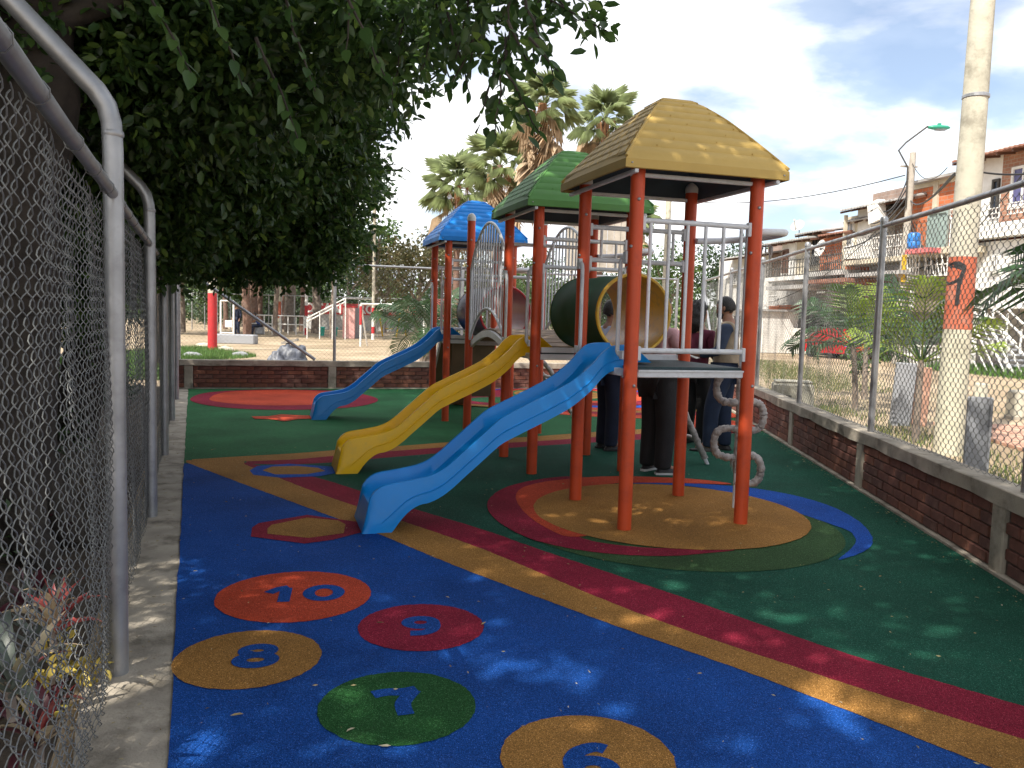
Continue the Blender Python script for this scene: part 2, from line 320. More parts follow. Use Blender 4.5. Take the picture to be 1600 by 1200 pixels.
def npmesh(name, V, F, m, tint=None, smooth=False):
    """V (n,3), F (m,k) all faces of k corners"""
    me = bpy.data.meshes.new(name); V = np.asarray(V, dtype=np.float32); F = np.asarray(F, dtype=np.int32); k = F.shape[1]
    me.vertices.add(len(V)); me.vertices.foreach_set('co', V.ravel())
    me.loops.add(F.size); me.loops.foreach_set('vertex_index', F.ravel())
    me.polygons.add(len(F)); me.polygons.foreach_set('loop_start', np.arange(0, F.size, k, dtype=np.int32))
    try: me.polygons.foreach_set('loop_total', np.full(len(F), k, dtype=np.int32))
    except Exception: pass
    if smooth: me.polygons.foreach_set('use_smooth', np.ones(len(F), dtype=bool))
    me.materials.append(m)
    if tint is not None:
        a = me.attributes.new('tint', 'FLOAT', 'FACE'); a.data.foreach_set('value', np.asarray(tint, dtype=np.float32))
    me.update(calc_edges=True); me.validate(); return me
def catmull(pts, n=8, closed=False):
    P = [Vector(p) for p in pts]; out = []; k = len(P)
    rng = range(k) if closed else range(k-1)
    for i in rng:
        if closed: a, b, c, d = P[i-1], P[i], P[(i+1) % k], P[(i+2) % k]
        else: a, b, c, d = P[max(i-1, 0)], P[i], P[i+1], P[min(i+2, k-1)]
        for j in range(n):
            t = j/n
            out.append(0.5*((2*b)+(-a+c)*t+(2*a-5*b+4*c-d)*t*t+(-a+3*b-3*c+d)*t**3))
    if not closed: out.append(P[-1])
    return out

# ------------------------------------------------------------------ foliage
def leaves(rng, C, dirs, size, wid=0.5, shape=6, jitter=0.35):
    """C (n,3) leaf bases, dirs (n,3) leaf axis, returns V,F,tint : pointed ovate leaves folded on the midrib"""
    n = len(C); L = (size*(1+jitter*(rng.random(n)*2-1)))[:, None]
    d = dirs/np.linalg.norm(dirs, axis=1)[:, None]
    up = rng.normal(size=(n, 3))+np.array([0, 0, 0.9]); s = np.cross(d, up); s /= np.linalg.norm(s, axis=1)[:, None]
    nn = np.cross(s, d); W = L*wid
    if shape == 6:
        pts = [(0, 0, 0), (.3, .46, .06), (.68, .42, .05), (1, 0, -.06), (.68, -.42, .05), (.3, -.46, .06)]
        faces = [(0, 1, 2, 3), (0, 3, 4, 5)]
    else:
        pts = [(0, 0, 0), (.5, .5, .08), (1, 0, -.05), (.5, -.5, .08)]
        faces = [(0, 1, 2), (0, 2, 3)]
    k = len(pts)
    V = np.stack([C+d*L*a+s*W*b+nn*L*c for a, b, c in pts], axis=1).reshape(-1, 3)
    base = (np.arange(n)*k)[:, None]
    F = np.concatenate([base+np.array(f) for f in faces], axis=1).reshape(-1, len(faces[0]))
    t = np.clip(rng.normal(.40, .27, n), 0, 1); tint = np.repeat(t, len(faces))
    return V, F, tint
GAPS = []
def crown(rng, blobs, density, size, wid=0.5, shape=6, per=9, spread=0.16, hole=0.0, shell=0.0, gaps=False):
    """blobs: (cx,cy,cz,rx,ry,rz); leaves set on little twigs that droop outward"""
    Cs, Ds = [], []
    for (cx, cy, cz, rx, ry, rz) in blobs:
        vol = 4.19*rx*ry*rz; nt_ = max(2, int(vol*density/per))
        u = rng.normal(size=(nt_, 3)); u /= np.linalg.norm(u, axis=1)[:, None]
        r = (shell+(1-shell)*rng.random(nt_))**(1/3.)
        r = r*(1+0.22*np.sin(u[:, 0]*7+cx*3)*np.sin(u[:, 1]*6+cy*5)*np.cos(u[:, 2]*5+cz))
        p = u*r[:, None]
        ctr = np.array([cx, cy, cz])+p*np.array([rx, ry, rz])
        if hole > 0:
            q = np.sin(ctr[:, 0]*2.9+1.3*np.sin(ctr[:, 1]*2.1))*np.sin(ctr[:, 1]*2.6+1.1*np.sin(ctr[:, 0]*2.3))*np.sin(ctr[:, 2]*2.2+ctr[:, 0])
            keep = q > -1+hole*1.0; ctr = ctr[keep]; u = u[keep]
        ax = u*np.array([1, 1, .6])+rng.normal(size=u.shape)*.5; ax[:, 2] -= .25; ax /= np.linalg.norm(ax, axis=1)[:, None]
        for k in range(per):
            f = (k/(per-1)-.35)*spread*2
            side = rng.normal(size=ax.shape); side -= ax*(side*ax).sum(1)[:, None]; side /= np.linalg.norm(side, axis=1)[:, None]
            Cs.append(ctr+ax*f+side*spread*.12+rng.normal(size=ax.shape)*spread*.12); Ds.append(ax*.6+side*.9+np.array([0, 0, -.15]))
    C = np.concatenate(Cs); D = np.concatenate(Ds)
    if len(GAPS) and gaps:      # openings cut into the canopy along sun rays to place chosen sun patches
        keep = np.ones(len(C), bool); sd = np.array(SD)
        for g in GAPS:
            v = C-np.array(g[:3]); al = v@sd; dist = np.linalg.norm(v-al[:, None]*sd, axis=1); keep &= ~((dist < g[3]*.85+size*.22) & (al > 0))
        C = C[keep]; D = D[keep]
    return leaves(rng, C, D, size, wid, shape)
def limb(mb, p0, p1, r0, r1, rnd, wob=.12, n=7, sides=8):
    p0, p1 = Vector(p0), Vector(p1); L = (p1-p0).length; pts = []; rs = []
    for i in range(n+1):
        t = i/n; w = wob*L*math.sin(t*math.pi)
        pts.append(p0.lerp(p1, t)+Vector((rnd.uniform(-w, w)*.5, rnd.uniform(-w, w)*.5, rnd.uniform(-w, w)*.2))); rs.append((r0+(r1-r0)*t)*(1+rnd.uniform(-.07, .07)))
    mb.tube(pts, rs, sides); return pts
# ================================================================== THE GROUND
# fence corners in plan
FL0, FL1 = Vector((-.60, .73, 0)), Vector((-6.17, 15.28, 0))           # left fence line
FLD = (FL1-FL0).normalized()
RWX = lambda Y: 2.60+.0825*Y                                              # inner face of the right wall
BWY = lambda X: 15.156+.32*(X+5.962)                                      # inner face of the back wall
CR = Vector((4.116, 18.38, 0))
MEX = lambda Y: -1.088-.3868*(Y-2.588)                                    # left edge of the rubber

def ground_mat():
    m = bpy.data.materials.new('sandy_ground'); m.use_nodes = True; n, l = nt(m); b = n['Principled BSDF']; b.inputs['Roughness'].default_value = .95
    t = n.new('ShaderNodeTexCoord')
    a = n.new('ShaderNodeTexNoise'); a.inputs['Scale'].default_value = .35; a.inputs['Detail'].default_value = 9; a.inputs['Roughness'].default_value = .6; l.new(t.outputs['Object'], a.inputs['Vector'])
    r = n.new('ShaderNodeValToRGB'); e = r.color_ramp.elements; e[0].position = .38; e[0].color = (.27, .20, .125, 1); e[1].position = .62; e[1].color = (.44, .345, .235, 1)
    l.new(a.outputs['Fac'], r.inputs[0])
    c = n.new('ShaderNodeTexNoise'); c.inputs['Scale'].default_value = .8; c.inputs['Detail'].default_value = 10; c.inputs['Roughness'].default_value = .7
    mpn = n.new('ShaderNodeMapping'); mpn.inputs['Location'].default_value = (5, 2, 0); l.new(t.outputs['Object'], mpn.inputs[0]); l.new(mpn.outputs[0], c.inputs['Vector'])
    r2 = n.new('ShaderNodeValToRGB'); e = r2.color_ramp.elements; e[0].position = .54; e[0].color = (0, 0, 0, 1); e[1].position = .66; e[1].color = (.75,)*3+(1,)
    l.new(c.outputs['Fac'], r2.inputs[0])
    mxx = n.new('ShaderNodeMixRGB'); l.new(r2.outputs[0], mxx.inputs[0]); l.new(r.outputs[0], mxx.inputs[1]); mxx.inputs[2].default_value = (.20, .18, .085, 1)
    l.new(mxx.outputs[0], b.inputs['Base Color'])
    f = n.new('ShaderNodeTexNoise'); f.inputs['Scale'].default_value = 25; f.inputs['Detail'].default_value = 6; l.new(t.outputs['Object'], f.inputs['Vector'])
    bp = n.new('ShaderNodeBump'); bp.inputs['Strength'].default_value = .6; bp.inputs['Distance'].default_value = .03; l.new(f.outputs['Fac'], bp.inputs['Height']); l.new(bp.outputs[0], b.inputs['Normal'])
    return m
M['ground'] = ground_mat()
MB().poly([(-400, -300, -.03), (400, -300, -.03), (400, 700, -.03), (-400, 700, -.03)]).build('ground', M['ground'], kind='structure')

# dark garden soil outside the left fence, uneven
rg = np.random.default_rng(3)
gx, gy = 34, 70; V = []; F = []
for j in range(gy+1):
    for i in range(gx+1):
        a = -1.5+j*.25; p = FL0+FLD*a; nrm = Vector((-FLD.y, FLD.x, 0)); q = p+nrm*(.16+i*.25)
        V.append((q.x, q.y, -.03+.015*(i > 0)*(i < gx)+rg.random()*.05*(i > 0)*(i < gx)))
F = [(j*(gx+1)+i, j*(gx+1)+i+1, (j+1)*(gx+1)+i+1, (j+1)*(gx+1)+i) for j in range(gy) for i in range(gx)]
link('garden_soil', npmesh('garden_soil', V, F, M['soil'], smooth=True), kind='structure')

# concrete kerb strip the left fence stands in
mb = MB(); nL = Vector((-FLD.y, FLD.x, 0)); k = 60; top = []
for i in range(k+1):
    Y = -1.2+(15.156+1.2)*i/k
    xo = MEX(Y)+.035*0; fp = FL0+FLD*((Y-FL0.y)/FLD.y)+nL*(.10+.02*math.sin(i*1.7))
    top.append((Vector((xo+.03, Y, 0)), fp))
vs = []; fs = []
for i, (a, b_) in enumerate(top):
    vs += [(a.x, a.y, -.06), (a.x, a.y, .0), ((a.x*.55+b_.x*.45), (a.y*.55+b_.y*.45), .004), (b_.x, b_.y, .0), (b_.x, b_.y, -.06)]
for i in range(k):
    for j in range(4): fs.append((i*5+j, i*5+j+1, (i+1)*5+j+1, (i+1)*5+j))
mb.add(vs, fs); mb.build('kerb_strip', M['conc'], kind='structure')

# ---- poured rubber floor: coloured fields, each its own sheet
LAY = [0.0]
rJ = random.Random(17)
def jitter_edge(P, step=.035, amp=.0028):
    out = []
    for i, p in enumerate(P):
        q = P[(i+1) % len(P)]; d = q-p; L = d.length
        if L > 3 or L < 1e-6: out.append(p); continue
        k = max(1, int(L/step)); nrm = Vector((-d.y, d.x, 0))/L
        for j in range(k): out.append(p+d*(j/k)+nrm*rJ.uniform(-amp, amp))
    return out
def sheet(name, pts, m, px=True, z=None, smooth=0, closed=True, jit=False):
    P = [gp(*p) if px else Vector((p[0], p[1], 0)) for p in pts]
    if smooth: P = catmull(P, smooth, True)
    if jit: P = jitter_edge(P)
    zz_ = LAY[0]; me = MB().add([(p.x, p.y, zz_) for p in P], [tuple(range(len(P)))]).mesh(name, m)
    # keep concave outlines correct
    bm = bmesh.new(); bm.from_mesh(me); bmesh.ops.triangulate(bm, faces=bm.faces[:])
    for f in bm.faces:
        if f.normal.z < 0: f.normal_flip()
    bm.to_mesh(me); bm.free()
    return link(name, me, kind='structure')
def ext(a, b_, k): return (b_[0]+(b_[0]-a[0])*k, b_[1]+(b_[1]-a[1])*k)
def smooth_line(pts, n=6): return [tuple(p)[:2] for p in catmull([gp(*p) for p in pts], n)]
LAY[0] = .004
edge = []
rnd = random.Random(4)
for i in range(90):
    Y = -1.2+(15.2+1.2)*i/89; edge.append((MEX(Y)+rnd.uniform(-.006, .006)+(.03*math.sin(Y*9) if Y < 2.4 else 0), Y))
RB = [(RWX(Y)-.035, Y) for Y in (-1.2, 5, 12)]
base = edge+[(CR.x-.06, CR.y-.05)]+list(reversed(RB))
base_o = sheet('rubber_floor_green', base, M['mat_green'], px=False)
# the thin pale joint along the walls
sheet('floor_joint', [(RWX(-1.2)-.004, -1.2), (RWX(18.3), 18.3), (RWX(18.3)-.04, 18.3), (RWX(-1.2)-.05, -1.2)], M['conc'], px=False)
LAY[0] = .008
FT = [(385, 722), (460, 719), (515, 714), (572, 710), (610, 706), (692, 700), (797, 692.5), (860, 689), (950, 682), (1056, 675.5), (1150, 670), (1196, 667)]
yel_top = [(300, 719), (380, 714), (460, 709.5), (530, 704), (610, 699), (700, 692), (797, 685.5), (860, 681), (950, 674.5), (1053, 668.5), (1150, 663)]
crim_bot = [(385, 726), (460, 727), (515, 724), (572, 719), (640, 713), (700, 708), (835, 698), (950, 691), (1056, 684), (1150, 677.5), (1194, 673.5)]
A2 = smooth_line([(382, 724), (499, 749), (631, 792), (753, 829), (841, 860), (1061, 934), (1325, 1025), (1600, 1107)])
ddx = Vector((A2[-1][0]-A2[-6][0], A2[-1][1]-A2[-6][1])).normalized()
far = [A2[-1][0]+ddx.x*1.1, A2[-1][1]+ddx.y*1.1]
teal = A2+[(RWX(far[1])-.05, far[1]), (RWX(11)-.045, 11)]+[tuple(gp(1198, 669.5))[:2]]+[tuple(gp(*p))[:2] for p in reversed(crim_bot[:-1])]
# right edge of the teal field follows the wall
teal = A2+[(RWX(3.0)-.05, 3.0), (RWX(4.66)-.045, 4.66), (RWX(8)-.045, 8), (RWX(11.3)-.045, 11.3)]+[tuple(gp(*p))[:2] for p in reversed(crim_bot[:-1])]
sheet('rubber_field_dark_green', teal, M['mat_teal'], px=False)
crimf = [tuple(gp(*p))[:2] for p in FT]+[tuple(gp(*p))[:2] for p in reversed(crim_bot)]
sheet('rubber_stripe_crimson', crimf, M['mat_crimson'], px=False)
yelf = smooth_line(yel_top, 3)+[tuple(gp(*p))[:2] for p in reversed(FT[:-1])]+[tuple(gp(300, 722.5))[:2]]
sheet('rubber_stripe_ochre', yelf, M['mat_ochre'], px=False)
LAY[0] = .0095
B2L = smooth_line([(382, 727), (422, 743), (507, 776), (618, 813), (753, 860), (984, 956), (1270, 1055), (1600, 1160)])
C2L = smooth_line([(291, 724), (380, 758), (507, 805), (597, 839), (720, 890), (940, 973), (1187, 1061), (1540, 1200)])
def extend(L, Y):
    a, b_ = L[-6], L[-1]; t = (Y-b_[1])/(b_[1]-a[1]); return (b_[0]+(b_[0]-a[0])*t, Y)
MIDL = [((a[0]+b_[0])/2, (a[1]+b_[1])/2) for a, b_ in zip(B2L, C2L)]
sheet('rubber_stripe_crimson', A2+[extend(A2, 2.6), extend(MIDL, 2.2)]+list(reversed(MIDL)), M['mat_crimson'], px=False, jit=True)
LAY[0] = .0108
sheet('rubber_stripe_ochre', [tuple(gp(291, 721))[:2], tuple(gp(382, 719))[:2]]+B2L+[extend(B2L, 2.3), extend(C2L, 2.0)]+list(reversed(C2L)), M['mat_ochre'], px=False, jit=True)
LAY[0] = .0087
bl = [e for e in edge if e[1] < 7.9]
eb = extend(C2L, 1.2)
sheet('rubber_field_blue', bl+MIDL+[extend(MIDL, 1.2), (RWX(.8)-.05, .8), (RWX(-1.2)-.05, -1.2)], M['mat_blue'], px=False)
# far field of bright arcs at the sunny end
LAY[0] = .0095
def disc(name, cx, cy, r, m, n=96, ry=None, rot=0):
    ry = ry or r; P = []
    for i in range(n):
        a = 2*math.pi*i/n; x, y = r*math.cos(a), ry*math.sin(a); P.append((cx+x*math.cos(rot)-y*math.sin(rot), cy+x*math.sin(rot)+y*math.cos(rot)))
    return sheet(name, P, m, px=False, jit=True)
def inside(p): return p[0] < RWX(p[1])-.05 and p[1] < BWY(p[0])-.03
def clipdisc(name, cx, cy, r, m, n=160):
    P = []
    for i in range(n):
        a = 2*math.pi*i/n; rr = r
        while not inside((cx+rr*math.cos(a), cy+rr*math.sin(a))) and rr > .02: rr -= .02
        P.append((cx+rr*math.cos(a), cy+rr*math.sin(a)))
    return sheet(name, P, m, px=False)
cx, cy = 1.9, 15.6
for i, (r, mm) in enumerate([(3.1, 'mat_orange'), (2.75, 'mat_crimson'), (2.5, 'mat_ochre'), (2.3, 'mat_orange'), (2.0, 'mat_sky'), (1.75, 'mat_crimson'), (1.4, 'mat_orange'), (1.15, 'mat_green'), (.9, 'mat_ochre'), (.6, 'mat_crimson')]):
    LAY[0] = .0095+i*.0012
    clipdisc('rubber_arc', cx-.12*i, cy+.05*i, r, M[mm])
LAY[0] = .0215; clipdisc('rubber_arc', -.3, 14.3, .9, M['mat_ochre']); LAY[0] = .0227; clipdisc('rubber_arc', -.3, 14.4, .75, M['mat_crimson']); LAY[0] = .0239; clipdisc('rubber_arc', -.25, 14.5, .5, M['mat_green'])
LAY[0] = .0215; clipdisc('rubber_arc', 2.75, 11.9, .8, M['mat_orange'])
# big target under the ochre-roofed tower
LAY[0] = .0110
disc('rubber_disc_olive', 1.22, 6.04, 1.19, M['mat_olive'])
LAY[0] = .0125
sheet('rubber_crescent_blue', [(985, 757), (1040, 755), (1090, 757.5), (1170, 764), (1240, 776), (1300, 794), (1343, 818), (1363, 843), (1352, 863), (1310, 877.5), (1330, 860), (1337, 847), (1328, 833), (1300, 822), (1248, 804), (1186, 782), (1120, 768), (1060, 760)], M['mat_sky'], smooth=6, jit=True)
LAY[0] = .0140
sheet('rubber_crescent_crimson', [(1145, 861), (1100, 868), (1040, 872), (960, 869), (890, 860), (830, 845), (786, 823), (763, 800), (766, 780), (795, 762), (850, 750), (905, 747), (960, 760), (880, 800), (900, 840), (1000, 858)], M['mat_crimson'], smooth=6, jit=True)
LAY[0] = .0155
sheet('rubber_crescent_orange', [(1143, 759), (1085, 751), (1000, 747), (930, 747.5), (860, 754), (820, 763), (806, 777), (815, 798), (842, 821), (890, 842), (940, 830), (900, 800), (900, 770), (960, 758), (1050, 757)], M['mat_orange'], smooth=6, jit=True)
LAY[0] = .0170
c0 = gp(1055, 803)
disc('rubber_disc_ochre', 1.245, 6.36, 1.05, M['mat_ochre'], ry=1.06)
# far red and orange pool of colour by the back wall
LAY[0] = .0095
def px_ellipse(name, x0, x1, y0, y1, m, n=64):
    ym = (y0+y1)/2; a, b_ = gp(x0, ym), gp(x1, ym); c = (a+b_)/2
    t, u = gp((x0+x1)/2, y0), gp((x0+x1)/2, y1); return c, (b_-a).length/2, (t-u).length/2
sheet('rubber_pool_crimson', [(297, 625), (325, 614), (400, 609.5), (470, 609.5), (545, 613), (590, 624), (565, 635), (490, 640.5), (400, 640.5), (330, 635)], M['mat_crimson'], smooth=6, jit=True)
LAY[0] = .0110
sheet('rubber_pool_orange', [(327, 624), (350, 614), (410, 610.5), (465, 610.5), (520, 614), (545, 622), (520, 631), (450, 634.5), (390, 633.5), (345, 629.5)], M['mat_orange'], smooth=6, jit=True)
LAY[0] = .0125
sheet('rubber_splash_red', [(393, 652), (420, 651.5), (440, 648.5), (465, 650), (485, 650.5), (500, 655), (465, 656), (445, 659.5), (425, 656.5), (398, 655.5)], M['mat_orange'])
# hexagons
LAY[0] = .0122
sheet('rubber_hexagon_blue', [(390, 737), (402, 730), (452, 726.5), (520, 731), (530, 740), (500, 746), (440, 748.5), (396, 744)], M['mat_sky'])
LAY[0] = .0136
sheet('rubber_hexagon_ochre', [(410, 737), (425, 731), (465, 730), (497, 733), (508, 738), (480, 743), (430, 743.5)], M['mat_ochre'])
LAY[0] = .0122
sheet('rubber_hexagon_crimson', [(394, 827), (404, 820), (480, 807), (560, 818), (566, 834), (520, 846), (476, 852), (392, 841)], M['mat_crimson'])
LAY[0] = .0136
sheet('rubber_hexagon_ochre', [(418, 829), (424, 823), (480, 811.5), (528, 816), (540, 822), (537, 836), (482, 843.5), (418, 837)], M['mat_ochre'])
# hopscotch discs with their numbers
DISCS = [(460, 930.5, 121.5, 'mat_orange', '10'), (658, 979.5, 99, 'mat_crimson', '9'), (388, 1029, 115, 'mat_ochre', '8'), (621, 1104.5, 124.5, 'mat_olive2', '7'), (918, 1186, 137, 'mat_ochre', '6')]
M['mat_olive2'] = rubber('rubber_leaf_green', (0.015, 0.085, 0.02))
digit_rot = math.atan2(.364, .931)
def arc(cx, cy, rx, ry, a0, a1, n=18): return [(cx+rx*math.cos(R(a0+(a1-a0)*k/n)), cy+ry*math.sin(R(a0+(a1-a0)*k/n))) for k in range(n+1)]
GLY = {'0': [arc(0, 0, .38, .5, 0, 360, 30)], '1': [[(.08, -.62), (.08, .50)], [(.13, .56), (-.12, .42), (-.34, .12)]],
       '9': [arc(0, .22, .30, .27, 0, 360, 26), [(.30, .22), (.30, -.05), (.22, -.30), (.02, -.46), (-.28, -.46)]],
       '8': [arc(0, .26, .27, .23, 0, 360, 24), arc(0, -.25, .33, .27, 0, 360, 26)], '7': [[(-.42, .34), (-.15, .42), (.15, .40), (.42, .48)], [(.36, .44), (.22, .15), (.12, -.15), (.16, -.58)]],
       '6': [arc(.02, -.2, .30, .28, 0, 360, 26), [(-.28, -.2), (-.26, .1), (-.08, .38), (.22, .50), (.40, .40)]]}
def digits(txt, c, mm):
    H_ = .205; sw = .031; q = 0
    rot = Matrix.Rotation(digit_rot*.5, 3, 'Z'); off = {'10': (.04, .02), '9': (.0, .0), '8': (.03, .02), '7': (-.01, .03), '6': (.0, -.04)}[txt]
    mb = MB()
    for i, ch in enumerate(txt):
        ox = (i-(len(txt)-1)/2)*.215
        for st_ in GLY[ch]:
            closed = (Vector(st_[0]+(0,))-Vector(st_[-1]+(0,))).length < 1e-3
            P_ = [Vector((p[0]*H_+ox, p[1]*H_*.95, 0)) for p in st_]; P_ = P_ if closed else catmull(P_, 6); vs = []; n = len(P_)
            for k in range(n):
                a_, b_ = (P_[k-1] if k else (P_[-2] if closed else P_[0])), (P_[k+1] if k < n-1 else (P_[1] if closed else P_[-1]))
                d = (b_-a_).normalized(); w = Vector((-d.y, d.x, 0))*sw
                for s_ in (-1, 1):
                    v = rot @ (P_[k]+w*s_); vs.append((c.x+off[0]+v.x, c.y+off[1]+v.y, .0131+q*.0004))
            mb.add(vs, [(2*k, 2*k+1, 2*k+3, 2*k+2) for k in range(n-1)]); q += 1
    me = mb.mesh('floor_number', M['mat_blue']); bm = bmesh.new(); bm.from_mesh(me)
    for f in bm.faces:
        if f.normal.z < 0: f.normal_flip()
    bm.to_mesh(me); bm.free(); link('floor_number', me, kind='structure')
for (px, py, w, mm, txt) in DISCS:
    c = gp(px, py+2); a, b_ = gp(px-w, py), gp(px+w, py); r = (b_-a).length/2*(.985)
    LAY[0] = .0115
    disc('number_disc_'+{'mat_orange': 'orange', 'mat_crimson': 'crimson', 'mat_ochre': 'ochre', 'mat_olive2': 'green'}[mm], c.x, c.y, r, M[mm])
    digits(txt, c, mm)

# leaf litter on the rubber and the kerb
rgl = np.random.default_rng(5); C = []; D = []
for _ in range(420):
    Y = rgl.uniform(1.6, 9); X = rgl.uniform(MEX(Y)-.15, RWX(Y)-.1)
    C.append((X, Y, .02)); a = rgl.uniform(0, 6.28); D.append((math.cos(a), math.sin(a), .02))
for _ in range(700):      # drifts against the walls and the kerb
    if rgl.random() < .6: Y = rgl.uniform(3, 14); X = RWX(Y)-.06-abs(rgl.normal(0, .07))
    else: Y = rgl.uniform(1.8, 12); X = MEX(Y)-.16+rgl.normal(0, .09)
    C.append((X, Y, .022)); a = rgl.uniform(0, 6.28); D.append((math.cos(a), math.sin(a), .02))
V, F, t = leaves(rgl, np.array(C), np.array(D), .016, .3, 4, .6); V[:, 2] = np.clip(V[:, 2], .0165, .024)
M['litter'] = mat('dry_leaf_litter', (.36, .28, .14), .8, .3, 9, tint=[(.2, .13, .05), (.36, .28, .13), (.46, .40, .2), (.55, .5, .38)])
link('leaf_litter', npmesh('leaf_litter', V, F, M['litter'], t), kind='stuff', label='scattered dry leaflets and bits lying on the rubber floor', cat='leaf litter')
for i, (px, py, lab) in enumerate([(587, 978, 'brown dead leaf lying on the crimson number nine disc'), (752, 981, 'curled dead leaf on the right rim of the crimson number nine disc'), (381, 1122, 'curled brown leaf lying on blue rubber left of the green disc'), (611, 1172, 'small yellow leaf on blue rubber just below the green disc'), (541, 1150, 'pale leaf on the lower edge of the green number seven disc'), (236, 937, 'yellow leaf lying on the concrete kerb beside the nearest fence post'), (918, 1052, 'tiny pale leaf on blue rubber above the number six disc')]):
    p = gp(px, py); V, F, t = leaves(rgl, np.array([[p.x, p.y, .016]]), np.array([[math.cos(i*1.3), .5*math.sin(i*2.), .05]]), .045, .45, 6, .2)
    V[:, 2] = .016+np.abs(V[:, 2]-.016)*.6
    link('fallen_leaf', npmesh('fallen_leaf', V, F, M['litter'], t*0+(.9 if 'yellow' in lab or 'pale' in lab else .25)), label=lab, cat='leaf', group='fallen leaves on the floor')

# ================================================================== WALLS (bricks one by one)
brick_mesh = {}
def brick_me(kind, L, H, D):
    key = (kind, round(L, 2))
    if key not in brick_mesh: brick_mesh[key] = MB().box((0, 0, 0), (L, D, H), bev=.006).mesh('brick', M[kind])
    return brick_mesh[key]
def low_wall(name, label, p0, p1, inward, pillars, rnd, t0=.0, t1=None, cap_z=.54):
    """wall from p0 to p1; inward = unit vector towards the playground; the inner face lies on p0-p1"""
    p0, p1 = Vector(p0), Vector(p1); L = (p1-p0).length; d = (p1-p0).normalized(); ang = math.atan2(d.y, d.x)
    t = thing(name, label, 'wall', p0, ang)
    sgn = 1 if Vector((-d.y, d.x, 0)).dot(inward) > 0 else -1      # local y of the playground side
    def ly(y): return sgn*y
    MB().box((L/2, ly(-.085), cap_z/2-.06), (L, .13, cap_z-.10)).build('wall_core', M['mortar'], t)
    # cap beam, slightly wavy
    mb = MB(); n = int(L/.35); vs = []; fs = []
    for i in range(n+1):
        x = L*i/n; w1, w2, w3 = (rnd.uniform(-.006, .006) for _ in range(3))
        vs += [(x, ly(.022+w1), cap_z-.105+w3*1.6), (x, ly(.026+w2), cap_z-.006), (x, ly(.018), cap_z), (x, ly(-.165), cap_z+w3*.4), (x, ly(-.172+w2), cap_z-.105)]
    for i in range(n):
        for j in range(5):
            a, b_ = i*5+j, i*5+(j+1) % 5; fs.append((a, b_, b_+5, a+5))
    fs += [(0, 1, 2, 3, 4), tuple(n*5+j for j in range(5))]
    mb.add(vs, fs).build('cap_beam', M['conc'], t)
    MB().box((L/2, ly(.0), .012), (L, .07, .020)).build('footing', M['conc'], t)
    for px_ in pillars:
        MB().box((px_, ly(-.075), (cap_z-.105)/2+.006), (.15, .178, cap_z-.118), bev=.008).build('pillar', M['conc'], t)
    rows = 5; z0 = .028; rh = (cap_z-.11-z0)/rows; bl_ = .245
    count = 0
    for r_ in range(rows):
        x = -(bl_/2 if r_ % 2 else 0)
        while x < L:
            a, b_ = max(x, 0.005), min(x+bl_, L-.005)
            segs = [(a, b_)]
            for q in pillars:
                ns = []
                for (s0, s1) in segs:
                    if q-.078 < s1 and q+.078 > s0:
                        if s0 < q-.078: ns.append((s0, q-.078))
                        if s1 > q+.078: ns.append((q+.078, s1))
                    else: ns.append((s0, s1))
                segs = ns
            for s0, s1 in segs:
                if s1-s0 < .045: continue
                ll = s1-s0-.009; ll = .236 if ll > .22 else ll
                kd = rnd.choice(['brick', 'brick', 'brick_b', 'brick_c'])
                o = link('brick', brick_me(kd, ll, rh-.009, .05), t, loc=((s0+s1)/2, ly(-.026+rnd.uniform(-.005, .004)), z0+rh*(r_+.5)), rot=(0, rnd.uniform(-.01, .01), 0)); count += 1
            x += bl_
    return t
rnd = random.Random(11)
RW0, RW1 = Vector((RWX(2.2), 2.2, 0)), Vector((CR.x, CR.y, 0))
def rwt(Y): return (Y-2.2)/math.cos(math.atan(.0825))
ppx = [(1240, .0), (1350.7, 0), (1567, 0)]
pil = [rwt(gp(1567, 897).y), rwt(gp(1350.7, 764).y), rwt(gp(1236, 698).y)]
step_ = (pil[2]-pil[1]); pil += [pil[2]+2.6, pil[2]+5.2, pil[0]-2.1]
right_wall = low_wall('brick_wall', 'low brick wall with concrete cap along the right side of the playground', RW0, RW1, Vector((-1, 0, 0)), [p for p in pil if .1 < p < 16.2], rnd)
BW0 = Vector((-6.25, BWY(-6.25), 0)); BW1 = Vector((CR.x-.03, BWY(CR.x-.03), 0))
bd = (BW1-BW0).normalized()
def bwt(px, py): p = gp(px, py); return (p-BW0).dot(bd)
back_wall = low_wall('brick_wall', 'low brick wall closing the far end behind the small blue slide', BW0, BW1, Vector((0, -1, 0)), [.32, bwt(516, 605), bwt(516, 605)+2.55, bwt(516, 605)+5.1, bwt(516, 605)+7.4], rnd)

